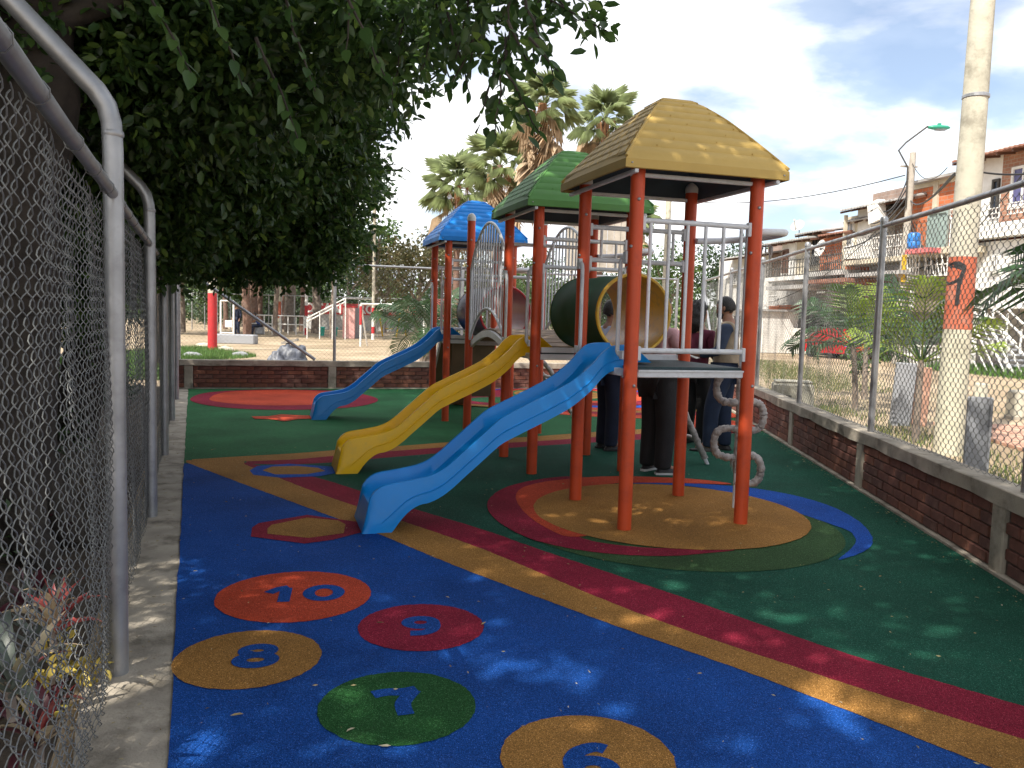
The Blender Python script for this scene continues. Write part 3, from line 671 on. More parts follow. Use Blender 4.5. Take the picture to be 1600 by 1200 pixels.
# ================================================================== CHAIN-LINK FENCES
def chainlink(p0, p1, z0, z1, w=.027, h=.060, r=.0021, sides=3, ppp=4, lean=0.0, rng=None):
    p0, p1 = np.array(p0[:2]), np.array(p1[:2]); L = np.linalg.norm(p1-p0); d = (p1-p0)/L; nn = np.array([-d[1], d[0]])
    n = int(L/w); per = int((z1-z0)/h)
    if ppp == 4: pat = [(-.001, .003, .05), (1.03, .003, .44), (1.03, -.003, .56), (-.03, -.003, .94)]
    elif ppp == 8: pat = [(-.03, .0, .0), (.12, .0062, .115), (.5, .0082, .25), (.88, .0062, .385), (1.03, .0, .5), (.88, -.0062, .615), (.5, -.0082, .75), (.12, -.0062, .885)]
    else: pat = [(-.03, .002, .0), (1.03, -.002, .5)]
    base = np.array([(a, b_, c+k) for k in range(per) for a, b_, c in pat])    # (m,3)
    m_ = len(base)
    Vall = []; Fall = []
    ang = np.arange(sides)*2*np.pi/sides
    for i in range(n):
        q = base.copy(); 
        if i % 2: q[:, 0] = 1-q[:, 0]; q[:, 1] *= -1
        jz = rng.uniform(-.003, .003) if rng is not None else 0
        s = (i+q[:, 0])*w; z = z0+q[:, 2]*h+jz
        sag = .018*np.sin(s*1.9)*np.sin((z-z0)*2.1)+.006*np.sin(s*7+z*5)+.004*np.sin(s*13.3-z*3)
        o = q[:, 1]+sag+lean*(z-z0)
        P = np.stack([p0[0]+d[0]*s+nn[0]*o, p0[1]+d[1]*s+nn[1]*o, z], axis=1)
        T = np.gradient(P, axis=0); T /= np.linalg.norm(T, axis=1)[:, None]
        N3 = np.array([nn[0], nn[1], 0.]); U = np.cross(T, N3); U /= np.linalg.norm(U, axis=1)[:, None]; W = np.cross(T, U)
        ring = P[:, None, :]+r*(U[:, None, :]*np.cos(ang)[None, :, None]+W[:, None, :]*np.sin(ang)[None, :, None])
        off = len(Vall)*m_*sides
        Vall.append(ring.reshape(-1, 3))
        a = np.arange(m_-1)[:, None]*sides; j = np.arange(sides)[None, :]; j2 = (j+1) % sides
        f = np.stack([a+j, a+j2, a+sides+j2, a+sides+j], axis=2).reshape(-1, 4)+off
        Fall.append(f)
    return np.concatenate(Vall), np.concatenate(Fall)
rgf = np.random.default_rng(12)
def ties(parent, a, b_, n, r_rail, off):
    mb = MB(); rt_ = random.Random(n)
    for k in range(n):
        p = a.lerp(b_, (k+.5+rt_.uniform(-.2, .2))/n)+Vector((0, 0, -r_rail*.2)); d = (b_-a).normalized(); o = Vector((off.x, off.y, 0)).normalized(); rr_ = r_rail*1.18
        mb.tube([p+o*rr_*math.cos(t)+Vector((0, 0, 1))*rr_*math.sin(t)+d*.004*t for t in [q*.7 for q in range(12)]]+[p+o*rr_*1.3+Vector((0, 0, -.03-.02*rt_.random()))], .0016, 4, False)
    mb.build('tie_wires', M['wire'], parent, smooth=60, kind='stuff')
# left fence: posts with outward bent arms
posts = [Vector((-.60, .73, 0)), gp(187, 1052), gp(240, 807), gp(256, 711), gp(266.5, 657), Vector((-5.45, 13.38, 0))]
posts = [FL0+FLD*((p-FL0).dot(FLD)) for p in posts]
LF = thing('chain_link_fence', 'tall chain-link fence on the left with galvanised posts bent outward at the top', 'fence')
ends = posts+[FL1]
for i, p in enumerate(posts):
    up = [p+Vector((0, 0, z)) for z in (-.05, 1.0, 2.1)]+[p+Vector((0, 0, 2.2))+nL*.004, p+Vector((0, 0, 2.265))+nL*.02, p+Vector((0, 0, 2.32))+nL*.055, p+Vector((0, 0, 2.37))+nL*.105, p+Vector((0, 0, 2.78))+nL*.50]
    MB().tube(up, .038, 18).build('post', M['galv'], LF, smooth=40)
    MB().lathe(p+Vector((0, 0, 2.16)), [(.0385, -.012), (.041, -.004), (.041, .004), (.0385, .012)], 16, caps=False).build('weld_ring', M['galv'], LF, smooth=60)
MB().tube([FL1+Vector((0, 0, -.05)), FL1+Vector((0, 0, 1.2)), FL1+Vector((0, 0, 2.5))], .034, 14).build('post', M['galv'], LF, smooth=40)
for i in range(len(ends)-1):
    a, b_ = ends[i]+Vector((0, 0, 1.93)), ends[i+1]+Vector((0, 0, 1.93)); o = nL*.0
    MB().tube([a+o, a.lerp(b_, .5)+Vector((0, 0, -.004)), b_+o], .021, 12).build('top_rail', M['galv'], LF, smooth=40)
    if i < 3: ties(LF, a, b_, 6, .021, nL)
    V, F = chainlink(ends[i]+nL*.03, ends[i+1]+nL*.03, .0, 1.93, w=.042, h=.076, r=.0017, sides=5 if i < 1 else (4 if i < 2 else 3), ppp=8 if i < 2 else (4 if i < 4 else 2), rng=rgf)
    link('wire_mesh', npmesh('wire_mesh', V, F, M['wire'], smooth=True), LF, kind='stuff')
# right fence on the wall
RF = thing('chain_link_fence', 'chain-link fence with grey pipes standing on the right brick wall', 'fence')
rc = lambda Y: Vector((RWX(Y)+.075, Y, .54))
rys = [gp(1586, 769, .54).y, gp(1358, 674, .54).y, gp(1250.5, 630, .54).y, gp(1184, 604, .54).y]
rys += [rys[-1]+2.6, 18.35]
rys = [rys[0]-2.35]+rys
RZ = 2.40
for i, Y in enumerate(rys):
    b_ = rc(Y)
    MB().tube([b_+Vector((0, 0, -.03)), b_+Vector((0, 0, 1.0)), b_+Vector((0, 0, RZ-.54+.03))], .030, 14).build('post', M['galv'], RF, smooth=40)
    MB().lathe(b_+Vector((0, 0, RZ-.54+.03)), [(.030, 0), (.034, .004), (.034, .035), (.026, .05), (.008, .056)], 14).build('post_cap', M['galv'], RF, smooth=40)
for i in range(len(rys)-1):
    a, b_ = rc(rys[i]), rc(rys[i+1]); a.z = b_.z = RZ
    MB().tube([a, a.lerp(b_, .5)+Vector((0, 0, -.006)), b_], .022, 12).build('top_rail', M['galv'], RF, smooth=40)
    if i < 4: ties(RF, a, b_, 6, .022, Vector((1, 0, 0)))
    V, F = chainlink(rc(rys[i])+Vector((.02, 0, 0)), rc(rys[i+1])+Vector((.02, 0, 0)), .545, RZ, w=.040, h=.070, r=.0024 if i < 3 else .0019, sides=4 if i < 3 else 3, ppp=8 if i < 3 else (4 if i < 4 else 2), rng=rgf)
    link('wire_mesh', npmesh('wire_mesh', V, F, M['wire'], smooth=True), RF, kind='stuff')
# back fence
BF = thing('chain_link_fence', 'chain-link fence standing on the far brick wall with a leaning brace pipe', 'fence')
bout = Vector((-bd.y, bd.x, 0))
bp = lambda s: BW0+bd*s+bout*.08+Vector((0, 0, .54))
bss = [.12, bwt(518, 605)+.02, bwt(518, 605)+2.55, bwt(518, 605)+5.1, bwt(518, 605)+7.4]
bss[-1] = min(bss[-1], (BW1-BW0).length-.1)
for s in bss[1:]:
    MB().tube([bp(s)+Vector((0, 0, -.03)), bp(s)+Vector((0, 0, 1)), bp(s)+Vector((0, 0, 1.88))], .030, 12).build('post', M['galv'], BF, smooth=40)
for i in range(len(bss)-1):
    a, b_ = bp(bss[i])+Vector((0, 0, 1.86)), bp(bss[i+1])+Vector((0, 0, 1.86))
    if i == 0: a = a.lerp(b_, .82)
    MB().tube([a, b_], .022, 10).build('top_rail', M['galv'], BF, smooth=40)
    V, F = chainlink(bp(bss[i])+bout*.01, bp(bss[i+1])+bout*.01, .545, 2.40, w=.042, h=.076, r=.0019, sides=3, ppp=2, rng=rgf)
    link('wire_mesh', npmesh('wire_mesh', V, F, M['wire'], smooth=True), BF, kind='stuff')
a = at(281, 414, BW0.y+.1); b_ = gp(497, 562, .56); b_ = bp(bwt(500, 605)-.12); b_.z = .56
a = Vector((FL1.x+.02, FL1.y+.02, a.z))
MB().tube([a, b_], .030, 12).build('brace_pipe', M['galv'], BF, smooth=40)
a = rc(18.3); a.z = 2.3; b_ = Vector((rc(16.0).x-.0, 16.0, .56)); 
MB().tube([a+Vector((-.05, 0, 0)), b_+Vector((-.06, 0, 0))], .026, 12).build('brace_pipe', M['galv'], RF, smooth=40)
# ================================================================== PLAY SET
PS = thing('playground_set', 'long play structure with three roofed towers, three wavy slides and orange-red posts', 'playground', gp(975, 830), math.atan2(.289, .957))
# a local frame for every part: x to the right along the decks, y along the line of towers
W_ = .94
YS = [0, .967, 2.13, 3.09, 4.77, 6.07, 7.03]       # post rows
ROOFS = {0, 1, 2, 3, 5, 6}
def P(mb, name, m, parent=None, smooth=35, **k): return mb.build(name, M[m] if isinstance(m, str) else m, parent or PS, smooth=smooth, **k)
post_me = MB().lathe((0, 0, 0), [(.056, 0), (.055, .004), (.050, .006), (.050, 2.66)], 20).mesh('post', M['post'], 40)
cap_me = MB().lathe((0, 0, 2.655), [(.053, 0), (.054, .03), (.050, .055), (.036, .08), (.018, .093), (.004, .096)], 20).mesh('post_cap', M['cap'], 50)
bolt_me = MB().lathe((0, 0, 0), [(.012, -.004), (.0125, .003), (.009, .008), (.004, .010)], 8).mesh('bolt', M['galv'], 40)
for y in YS:
    for x in (0, W_):
        o = link('post', post_me, PS, loc=(x, y, .0)); cp_ = link('post_cap', cap_me, o)
        if YS.index(y) in ROOFS: o.location.z = -.10; MB().lathe((0, 0, .10), [(.056, 0), (.055, .004), (.050, .006)], 20, False).build('foot_collar', M['post'], o, smooth=40)
        for q, (z, a) in enumerate([(2.42, -100), (1.14, -80), (2.10, -150), (1.20, 160)]):
            link('bolt', bolt_me, o, loc=(.050*math.cos(R(a)), .050*math.sin(R(a)), z), rot=(0, R(90), R(a)))
# decks
DZ = 1.17
for i in (0, 2, 5):
    y0, y1 = YS[i], YS[i+1]; cy_ = (y0+y1)/2
    P(MB().box((W_/2, cy_, DZ-.012), (W_-.10, y1-y0-.0, .024), bev=.008), 'deck', 'deck')
    for (a, b_) in (((-.0+.05, y0-.0), (W_-.05, y0)), ((.05, y1), (W_-.05, y1))):
        P(MB().box(((a[0]+b_[0])/2, a[1], DZ-.047), (b_[0]-a[0], .035, .055), bev=.005).box(((a[0]+b_[0])/2, a[1]-.022*(1 if a[1] == y0 else -1), DZ-.026), (b_[0]-a[0]-.004, .012, .012)), 'deck_edge', 'white')
    for x in (0, W_):
        P(MB().box((x, cy_, DZ-.047), (.035, y1-y0-.10, .055), bev=.005), 'deck_edge', 'white')
# roofs: moulded shells with tile courses, skirts, pale angles under the eaves
def tower_roof(yc, m, tilem, name, rows=9, tiles=6, parent=PS):
    A0, c, ov = .635, .22, 0
    ztop, kk = 3.155, 1.27
    def zf(a): return ztop-kk*(math.sqrt(a*a+c*c)-c)
    cx_ = W_/2
    mb = MB(); vs = []; fs = []
    # profile stations from skirt up to the cap
    st = [(A0-.004, zf(A0)-.075), (A0+.006, zf(A0)-.07), (A0+.004, zf(A0)-.012), (A0-.006, zf(A0))]
    for i in range(rows):
        a1 = A0-.02-(A0-.10)*i/rows; a2 = A0-.02-(A0-.10)*(i+1)/rows
        st += [(a1, zf(a1)+.007), (a1-.35*(a1-a2), zf(a1-.35*(a1-a2))+.012), (a2+.003, zf(a2+.003)-.001)]
    st += [(.085, zf(.085)), (.05, zf(.05)), (.0, zf(0))]
    NS = 8
    for a, z in st:
        rc_ = min(.035, a*.5)
        for q in range(4):
            ang = q*math.pi/2
            ux, uy = math.cos(ang), math.sin(ang); vx, vy = -uy, ux
            for t in (-1, -.5, 0, .5):
                # corners slightly rounded
                x = ux*a+vx*a*t; y = uy*a+vy*a*t
                if t == -1: x *= .985; y *= .985
                vs.append((cx_+x, yc+y, z))
    n = 16
    for i in range(len(st)-1):
        for j in range(n): fs.append((i*n+j, i*n+(j+1) % n, (i+1)*n+(j+1) % n, (i+1)*n+j))
    mb.add(vs, fs); roof = mb.build(name, M[m], parent, smooth=28)
    # raised hip beads
    mh = MB()
    for sx in (-1, 1):
        for sy in (-1, 1):
            pts = [(cx_+sx*a*.985, yc+sy*a*.985, zf(a)+.004) for a in [A0*(1-i/14*.80) for i in range(15)]]
            mh.tube(pts, [.011]*10+[.009, .007, .005, .003, .001], 6)
    for sx, sy, ex, ey in ((-1, -1, -1, 1),):
        pass
    mh.build('hip_bead', M[m], roof, smooth=50)
    # tile pads on the two side faces, thin seams between them
    mt = MB()
    for side in (-1, 1):
        for i in range(rows):
            a1 = A0-.025-(A0-.12)*i/rows; a2 = A0-.025-(A0-.12)*(i+1)/rows+.012
            wv = (a1+a2); nt_ = max(2, int(round(wv/(.16))))
            for k in range(nt_+1):
                lo = -1+2*(k-(.5 if i % 2 else 0))/nt_; hi = lo+2/nt_
                lo, hi = max(lo, -.95), min(hi, .95)
                if hi-lo < .05: continue
                g = .008/max(a1, .1)
                q = [(side*a1, (lo+g)*a1, zf(a1)+.019), (side*a1, (hi-g)*a1, zf(a1)+.019), (side*a2, (hi-g)*a2, zf(a2)+.013), (side*a2, (lo+g)*a2, zf(a2)+.013)]
                b0 = [(side*(a1+.004), (lo+g)*a1-.003, zf(a1)-.001), (side*(a1+.004), (hi-g)*a1+.003, zf(a1)-.001), (side*(a2-.003), (hi-g)*a2, zf(a2)+.0), (side*(a2-.003), (lo+g)*a2, zf(a2)+.0)]
                mt.add([(cx_+p[0], yc+p[1], p[2]) for p in b0+q], [(4, 5, 6, 7), (0, 1, 5, 4), (1, 2, 6, 5), (2, 3, 7, 6), (3, 0, 4, 7)])
    # staggered notch marks on the front and back faces
    for side in (-1, 1):
        for i in range(1, rows-1):
            a1 = A0-.02-(A0-.10)*i/rows; nt_ = max(1, int(a1*2/.30))
            for k in range(nt_):
                tt = -1+2*(k+(.5 if i % 2 else .85))/nt_
                if abs(tt) > .88: continue
                mt.box((cx_+tt*a1, yc+side*(a1-.006), zf(a1)+.009), (.006, .018, .008))
    mt.build('tile_relief', M[m], roof, smooth=20, kind='stuff')
    # added dark sheet, its colour stands in for shade inside the hollow roof
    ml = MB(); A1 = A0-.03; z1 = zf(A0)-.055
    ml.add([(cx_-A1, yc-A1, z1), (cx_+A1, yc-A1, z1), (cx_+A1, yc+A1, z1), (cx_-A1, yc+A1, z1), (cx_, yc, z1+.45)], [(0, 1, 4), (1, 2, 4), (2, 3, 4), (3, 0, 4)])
    ml.build('roof_shade_sheet', M['roof_shade'], roof)
    ze = zf(A0)-.088
    for s in (-1, 1):
        MB().box((cx_+s*(A0-.09), yc, ze), (.03, 2*A0-.02, .028), bev=.004).build('eave_bar', M['white'], parent, smooth=35)
        MB().box((cx_, yc+s*(W_/2+.01), ze-.001), (2*(A0-.09)-.04, .03, .028), bev=.004).build('eave_bar', M['white'], parent, smooth=35)
    ms = MB()
    for sx in (-1, 1):
        for sy in (-1, 1):
            ms.lathe((cx_+sx*(A0-.05), yc+sy*(A0+.004)-.006*sy, zf(A0)-.04), [(.007, -.004), (.008, 0), (.006, .005)], 8)
    ms.build('rivet', M['galv'], roof, kind='stuff')
    return roof
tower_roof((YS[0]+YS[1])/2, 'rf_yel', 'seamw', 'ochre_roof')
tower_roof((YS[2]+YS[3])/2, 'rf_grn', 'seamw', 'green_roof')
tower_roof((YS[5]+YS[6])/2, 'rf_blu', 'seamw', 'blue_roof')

# slides
prof = [(-.16, 1.315), (-.06, 1.315), (.03, 1.30), (.10, 1.245), (.16, 1.175), (.305, 1.055), (.45, .975), (.573, .915), (.72, .845), (.835, .785), (.93, .705), (1.008, .635), (1.10, .555), (1.175, .487), (1.26, .425), (1.346, .388), (1.45, .366), (1.547, .350), (1.64, .335), (1.70, .305), (1.742, .255), (1.762, .19), (1.775, .10), (1.80, .0)]
rim = [Vector((a, b_, 0)) for a, b_ in prof]; rim = catmull(rim, 4)
def slide_mesh(m):
    wv = .235; st = rim; vs = []; fs = []
    # floor and lower edge follow the rim at a distance measured square to it
    rows_ = []
    for i, p in enumerate(st):
        s, zr = p.x, p.y
        rows_.append((s, zr))
    def zrim(s):
        for i in range(len(st)-1):
            if st[i].x <= s <= st[i+1].x: 
                k = (s-st[i].x)/max(1e-6, st[i+1].x-st[i].x); return st[i].y+(st[i+1].y-st[i].y)*k
        return st[0].y if s < st[0].x else st[-1].y
    N = 72; S = [-.16+(1.80+.16)*(i/(N-1)) for i in range(N)]
    def zfloor(s):
        z = zrim(min(s, 1.66))-.135
        if s > 1.5: z = min(z, zrim(1.5)-.135+( -.02)*(s-1.5)/.2)
        return max(z, .19)
    def zbot(s):
        if s > 1.60: return .0
        z = zrim(s)-.185
        if s > 1.36:
            k = (s-1.36)/.24; e = .17*(1-k**4); z = min(z, zrim(1.36)-.185+.0) if False else z
            z = (zrim(1.36)-.185)*(1-k*k)+0*k if k < 1 else 0
        return z
    cross = 15
    for i, s in enumerate(S):
        zr = zrim(s); fl = min(zfloor(s), zr-.006) if s < 1.70 else min(zfloor(1.70), zr-.004)
        zb = zbot(s); zb = min(zb, zr-.01)
        mid = zb+(zr-zb)*.42
        flare = .012*max(0, min(1, (s-1.3)/.3))
        half = [(-wv-.010-flare, zb), (-wv-.008-flare, zb+(zr-zb)*.12), (-wv-.005-flare*.8, mid-.004), (-wv-.003-flare*.6, mid+.010), (-wv, zr-.016), (-wv+.004, zr-.004), (-wv+.014, zr), (-wv+.026, zr-.006), (-wv+.032, zr-.03 if zr-.03 > fl else (zr+fl)/2), (-wv+.055, fl+.03 if fl+.03 < zr-.03 else fl+.001), (-wv+.09, fl+.004), (0, fl)]
        row = half+[(-y, z) for y, z in reversed(half[:-1])]
        cross = len(row)
        for y, z in row: vs.append((-s, y, max(z, 0)))
    for i in range(N-1):
        for j in range(cross-1): fs.append((i*cross+j, i*cross+j+1, (i+1)*cross+j+1, (i+1)*cross+j))
    # front cap and underside
    fs.append(tuple((N-1)*cross+j for j in range(cross)))
    o = len(vs)
    for i, s in enumerate(S):
        fl = vs[i*cross+11][2]; vs.append((-s, -wv-.004, max(0, vs[i*cross][2]+.002))); vs.append((-s, -wv+.05, max(0.0, min(fl-.012, vs[i*cross+10][2]-.012)))); vs.append((-s, wv-.05, max(0.0, min(fl-.012, vs[i*cross+10][2]-.012)))); vs.append((-s, wv+.004, max(0, vs[i*cross][2]+.002)))
    for i in range(N-1):
        for j in range(3):
            a = o+i*4+j; fs.append((a, a+4, a+5, a+1))
    return vs, fs, S, zrim, zbot
def make_slide(yc, m, name, lab):
    vs, fs, S, zrim, zbot = slide_mesh(m)
    mb = MB(); mb.add([(x-.02, y+yc, z) for x, y, z in vs], fs); o = mb.build(name, M[m], PS, smooth=38)
    # raised moulding line along each flank, turning down at the foot
    for sd in (-1, 1):
        pts = []
        for s in [x*.05-.05 for x in range(0, 32)]:
            zr, zb = zrim(s), zbot(s); pts.append((-s-.02, yc+sd*(.2425 if s < 1.3 else .2425+.010*(s-1.3)/.3), zb+(zr-zb)*.40))
        pts += [(-1.60-.02, yc+sd*.2525, .13), (-1.66-.02, yc+sd*.2525, .08)]
        MB().tube(pts, .0045, 5).build('moulding', M[m], o, smooth=60)
    # launch flap that laps onto the deck
    MB().add([(.0+.14, yc-.23, 1.305), (.14, yc+.23, 1.305), (.30, yc+.2, 1.185), (.30, yc-.2, 1.185), (.14, yc-.20, 1.19), (.14, yc+.20, 1.19)], [(3, 2, 5, 4), (0, 3, 4), (1, 5, 2), (0, 4, 4)][:3]).build('launch_flap', M[m], o)
    return o
for i, m_, nm in ((0, 'sl_blue', 'blue_slide'), (2, 'sl_yel', 'yellow_slide'), (5, 'sl_blue', 'blue_slide')):
    yc = (YS[i]+YS[i+1])/2; make_slide(yc, m_, nm, '')
    for sd, y in ((-1, YS[i]), (1, YS[i+1])):
        # grab handle beside each slide mouth
        x = -.04; yy = y-sd*.085*0
        dx_ = .075
        h = catmull([(x+.0, y-sd*.045, 1.93), (x-.01, y-sd*.09, 1.93), (x-.012, y-sd*.115, 1.90), (x-.012, y-sd*.12, 1.82), (x-.012, y-sd*.12, 1.55), (x-.012, y-sd*.12, 1.31), (x-.012, y-sd*.11, 1.265), (x-.005, y-sd*.075, 1.245), (x, y-sd*.045, 1.245)], 5)
        hb = P(MB().tube(h, .0155, 10), 'grab_handle', 'white', smooth=60)
        MB().box((x-.006, y-sd*.04, 1.93), (.03, .055, .085), bev=.004).box((x-.006, y-sd*.04, 1.25), (.03, .055, .06), bev=.004).build('handle_bracket', M['white'], hb)
# rails
def rail(x0, y0, x1, y1, z, r=.019, name='rail', br=True):
    d = Vector((x1-x0, y1-y0, 0)).normalized()*.045
    mb = MB().tube([(x0+d.x, y0+d.y, z), (x1-d.x, y1-d.y, z)], r, 12)
    o = P(mb, name, 'white', smooth=50)
    if br:
        m2 = MB()
        for (x, y, s) in ((x0, y0, 1), (x1, y1, -1)): m2.box((x+d.x*s*1.1, y+d.y*s*1.1, z-.02), (.035 if abs(d.x) > abs(d.y) else .045, .045 if abs(d.x) > abs(d.y) else .035, .10), bev=.004)
        m2.build('rail_bracket', M['white'], o, kind='stuff')
    return o
def barred(x0, y0, x1, y1, za, zb, n, r=.013, inset=.12):
    rail(x0, y0, x1, y1, za); rail(x0, y0, x1, y1, zb)
    L = Vector((x1-x0, y1-y0, 0)); 
    for k in range(n):
        t = inset+(1-2*inset)*k/(n-1) if n > 1 else .5
        p = Vector((x0, y0, 0))+L*t
        P(MB().tube([(p.x, p.y, min(za, zb)), (p.x, p.y, max(za, zb))], r, 10), 'upright_bar', 'white', smooth=60)
barred(0, YS[0], W_, YS[0], 1.285, 2.185, 6)                                # guard at the near tower
barred(0, YS[1], W_, YS[1], 1.97, 2.23, 3, r=.012, inset=.16)              # over the tunnel mouth
barred(0, YS[2], W_, YS[2], 1.97, 2.23, 3, r=.012, inset=.16)
rail(0, YS[3], W_, YS[3], 2.25, br=False)
rail(0, YS[4], W_, YS[4], 1.99, br=False); barred(0, YS[5], W_, YS[5], 1.99, 2.25, 3, r=.012, inset=.2)
barred(0, YS[6], W_, YS[6], 1.285, 2.2, 6)
# top hoops above the right-hand climbers
for i, ext_ in ((0, .42), (5, .36), (2, .36)):
    y0, y1 = YS[i], YS[i+1]
    h = catmull([(W_+.03, y0+.06, 2.16), (W_+ext_*.5, y0+.07, 2.17), (W_+ext_*.85, y0+.16, 2.18), (W_+ext_, (y0+y1)/2, 2.18), (W_+ext_*.85, y1-.16, 2.18), (W_+ext_*.5, y1-.07, 2.17), (W_+.03, y1-.06, 2.16)], 6)
    P(MB().tube(h, .026, 12), 'top_hoop', 'white', smooth=60)
# snake climber, wrapped
yc = .457; xs = W_+.235
sn = P(MB().tube([(xs, yc, .0), (xs, yc, 1.2), (xs, yc, 2.18)], .022, 12), 'climber_pole', 'white', smooth=60)
rw = random.Random(2)
def wrapped(pts, r, parent, name='wrapped_loop', n=10):
    P_ = catmull(pts, 7); rs = [r*(1+rw.uniform(-.16, .16)) for _ in P_]; return MB().tube([p+Vector((rw.uniform(-.003, .003),)*3) for p in P_], rs, n).build(name, M['wrap'], parent, smooth=60)
dirv = Vector((.93, -.36, 0)).normalized()
for k, zc in enumerate((.98, .76, .54, .33)):
    s = -1 if k % 2 == 0 else 1
    R_ = .115
    pts = [Vector((xs, yc, zc+R_))+dirv*s*0, Vector((xs, yc, zc+R_))+dirv*s*.10, Vector((xs, yc, zc+R_*.75))+dirv*s*.165, Vector((xs, yc, zc))+dirv*s*.19, Vector((xs, yc, zc-R_*.75))+dirv*s*.165, Vector((xs, yc, zc-R_))+dirv*s*.10, Vector((xs, yc, zc-R_))]
    wrapped(pts, .030, sn)
wrapped([(xs, yc, .30), (xs+.004, yc, .6), (xs-.004, yc, .9), (xs, yc, 1.15)], .031, sn, 'wrapping')
# ragged ends of the wrapping
for (x, y, z) in ((xs, yc, .44), (xs+.16, yc, 2.12)):
    mb = MB()
    for k in range(9):
        a = k*.8; q = Vector((x+.03*math.cos(a), y+.03*math.sin(a), z)); mb.add([q, q+Vector((.03*math.cos(a+.5), .03*math.sin(a+.5), -.02)), q+Vector((.02*math.cos(a), .02*math.sin(a), -.10-.05*rw.random()))], [(0, 1, 2)])
    mb.build('loose_wrapping', M['wrap'], sn)
P(MB().box((.93, .0, 0), (.001, .001, .001)), 'bolt', 'galv') if False else None
# arched ladders, wrapped
def arched_ladder(i, base_x=1.08, top=1.16):
    y0, y1 = YS[i]+.22, YS[i+1]-.22
    lad = None
    for y in (y0, y1):
        pts = catmull([(W_+.02, y, top), (W_+.22, y, top-.03), (W_+.46, y, top-.22), (W_+.72, y, .66), (W_+.93, y, .28), (W_+base_x, y, 0)], 6)
        t_ = MB().tube(pts, .021, 10).build('ladder_rail', M['white'], PS, smooth=60)
        lad = lad or t_
        k = len(pts); wrapped([pts[int(k*.42)], pts[int(k*.55)], pts[int(k*.7)], pts[int(k*.82)], pts[int(k*.92)]], .033, t_, 'wrapping')
    for f in (.30, .48, .64, .80):
        p = pts[int(len(pts)*f)]
        wrapped([(p.x, y0, p.z), (p.x, (y0+y1)/2, p.z-.005), (p.x, y1, p.z)], .024, lad, 'rung')
    return lad
arched_ladder(2); arched_ladder(5)
# tunnels
def tunnel(y0, y1, mo, mi, rimm, name):
    r, n, cx_, cz_ = .325, 48, W_/2, 1.545
    y0 += .02; y1 -= .02
    vo = []; fo = []; K = 10
    def ring(rr, y): return [(cx_+rr*math.cos(2*math.pi*j/n), y, cz_+rr*math.sin(2*math.pi*j/n)) for j in range(n)]
    for k in range(K+1):
        y = y0+(y1-y0)*k/K; rr = r+(.012 if k in (0, K) else 0)+(.008 if k == K//2 else 0); vo += ring(rr, y)
    for k in range(K):
        for j in range(n): fo.append((k*n+j, (k+1)*n+j, (k+1)*n+(j+1) % n, k*n+(j+1) % n))
    o = MB().add(vo, fo).build(name, M[mo], PS, smooth=40)
    vi = []; fi = []
    for k in range(2): vi += ring(r-.014, (y0, y1)[k])
    for j in range(n): fi.append((j, (j+1) % n, n+(j+1) % n, n+j))
    MB().add(vi, fi).build('tunnel_lining', M[mi], o, smooth=60)
    for y, s in ((y0, -1), (y1, 1)):
        v = ring(r-.014, y)+ring(r-.010, y+s*.012)+ring(r+.008, y+s*.014)+ring(r+.016, y)
        f = [(a*n+j, a*n+(j+1) % n, (a+1)*n+(j+1) % n, (a+1)*n+j) for a in range(3) for j in range(n)]
        MB().add(v, f).build('tunnel_rim', M[rimm], o, smooth=50)
tunnel(YS[1], YS[2], 'tun_g', 'tun_y', 'tun_y', 'tunnel')
tunnel(YS[4], YS[5], 'tun_n', 'tun_r', 'tun_r', 'tunnel')
for y in (YS[1]+.03, YS[2]-.03, YS[4]+.03, YS[5]-.03):
    P(MB().box((W_/2, y, 1.19), (W_-.1, .03, .05), bev=.004), 'tunnel_cradle', 'white')
# platform edge under the lone post pair
P(MB().box((W_/2, YS[4], 1.15), (W_-.1, .05, .05), bev=.004), 'deck_edge', 'white')
# arched plank bridge
yb0, yb1 = YS[3]+.02, YS[4]-.02
def bz(t): return 1.17+.16*math.sin(math.pi*t)
for k in range(14):
    t = (k+.5)/14; y = yb0+(yb1-yb0)*t; sl = math.atan2(bz(t+.02)-bz(t-.02), (yb1-yb0)*.04)
    link('plank', MB().box((0, 0, 0), (W_-.08, (yb1-yb0)/14-.010, .022), bev=.004).mesh('plank', M['plank']) if k == 0 else plank_me, PS, loc=(W_/2, y, bz(t)+.012), rot=(sl, 0, 0))
    if k == 0: plank_me = [c for c in PS.children if c.name.startswith('plank')][-1].data
for x in (.03, W_-.03):
    vs = []; n = 24
    for k in range(n+1):
        t = k/n; y = yb0+(yb1-yb0)*t
        vs += [(x-.02, y, bz(t)-.075), (x+.02, y, bz(t)-.075), (x+.02, y, bz(t)+.0), (x-.02, y, bz(t)+.0)]
    fs = [(k*4+j, k*4+(j+1) % 4, (k+1)*4+(j+1) % 4, (k+1)*4+j) for k in range(n) for j in range(4)]+[(0, 1, 2, 3), (n*4, n*4+1, n*4+2, n*4+3)]
    P(MB().add(vs, fs), 'bridge_beam', 'white')
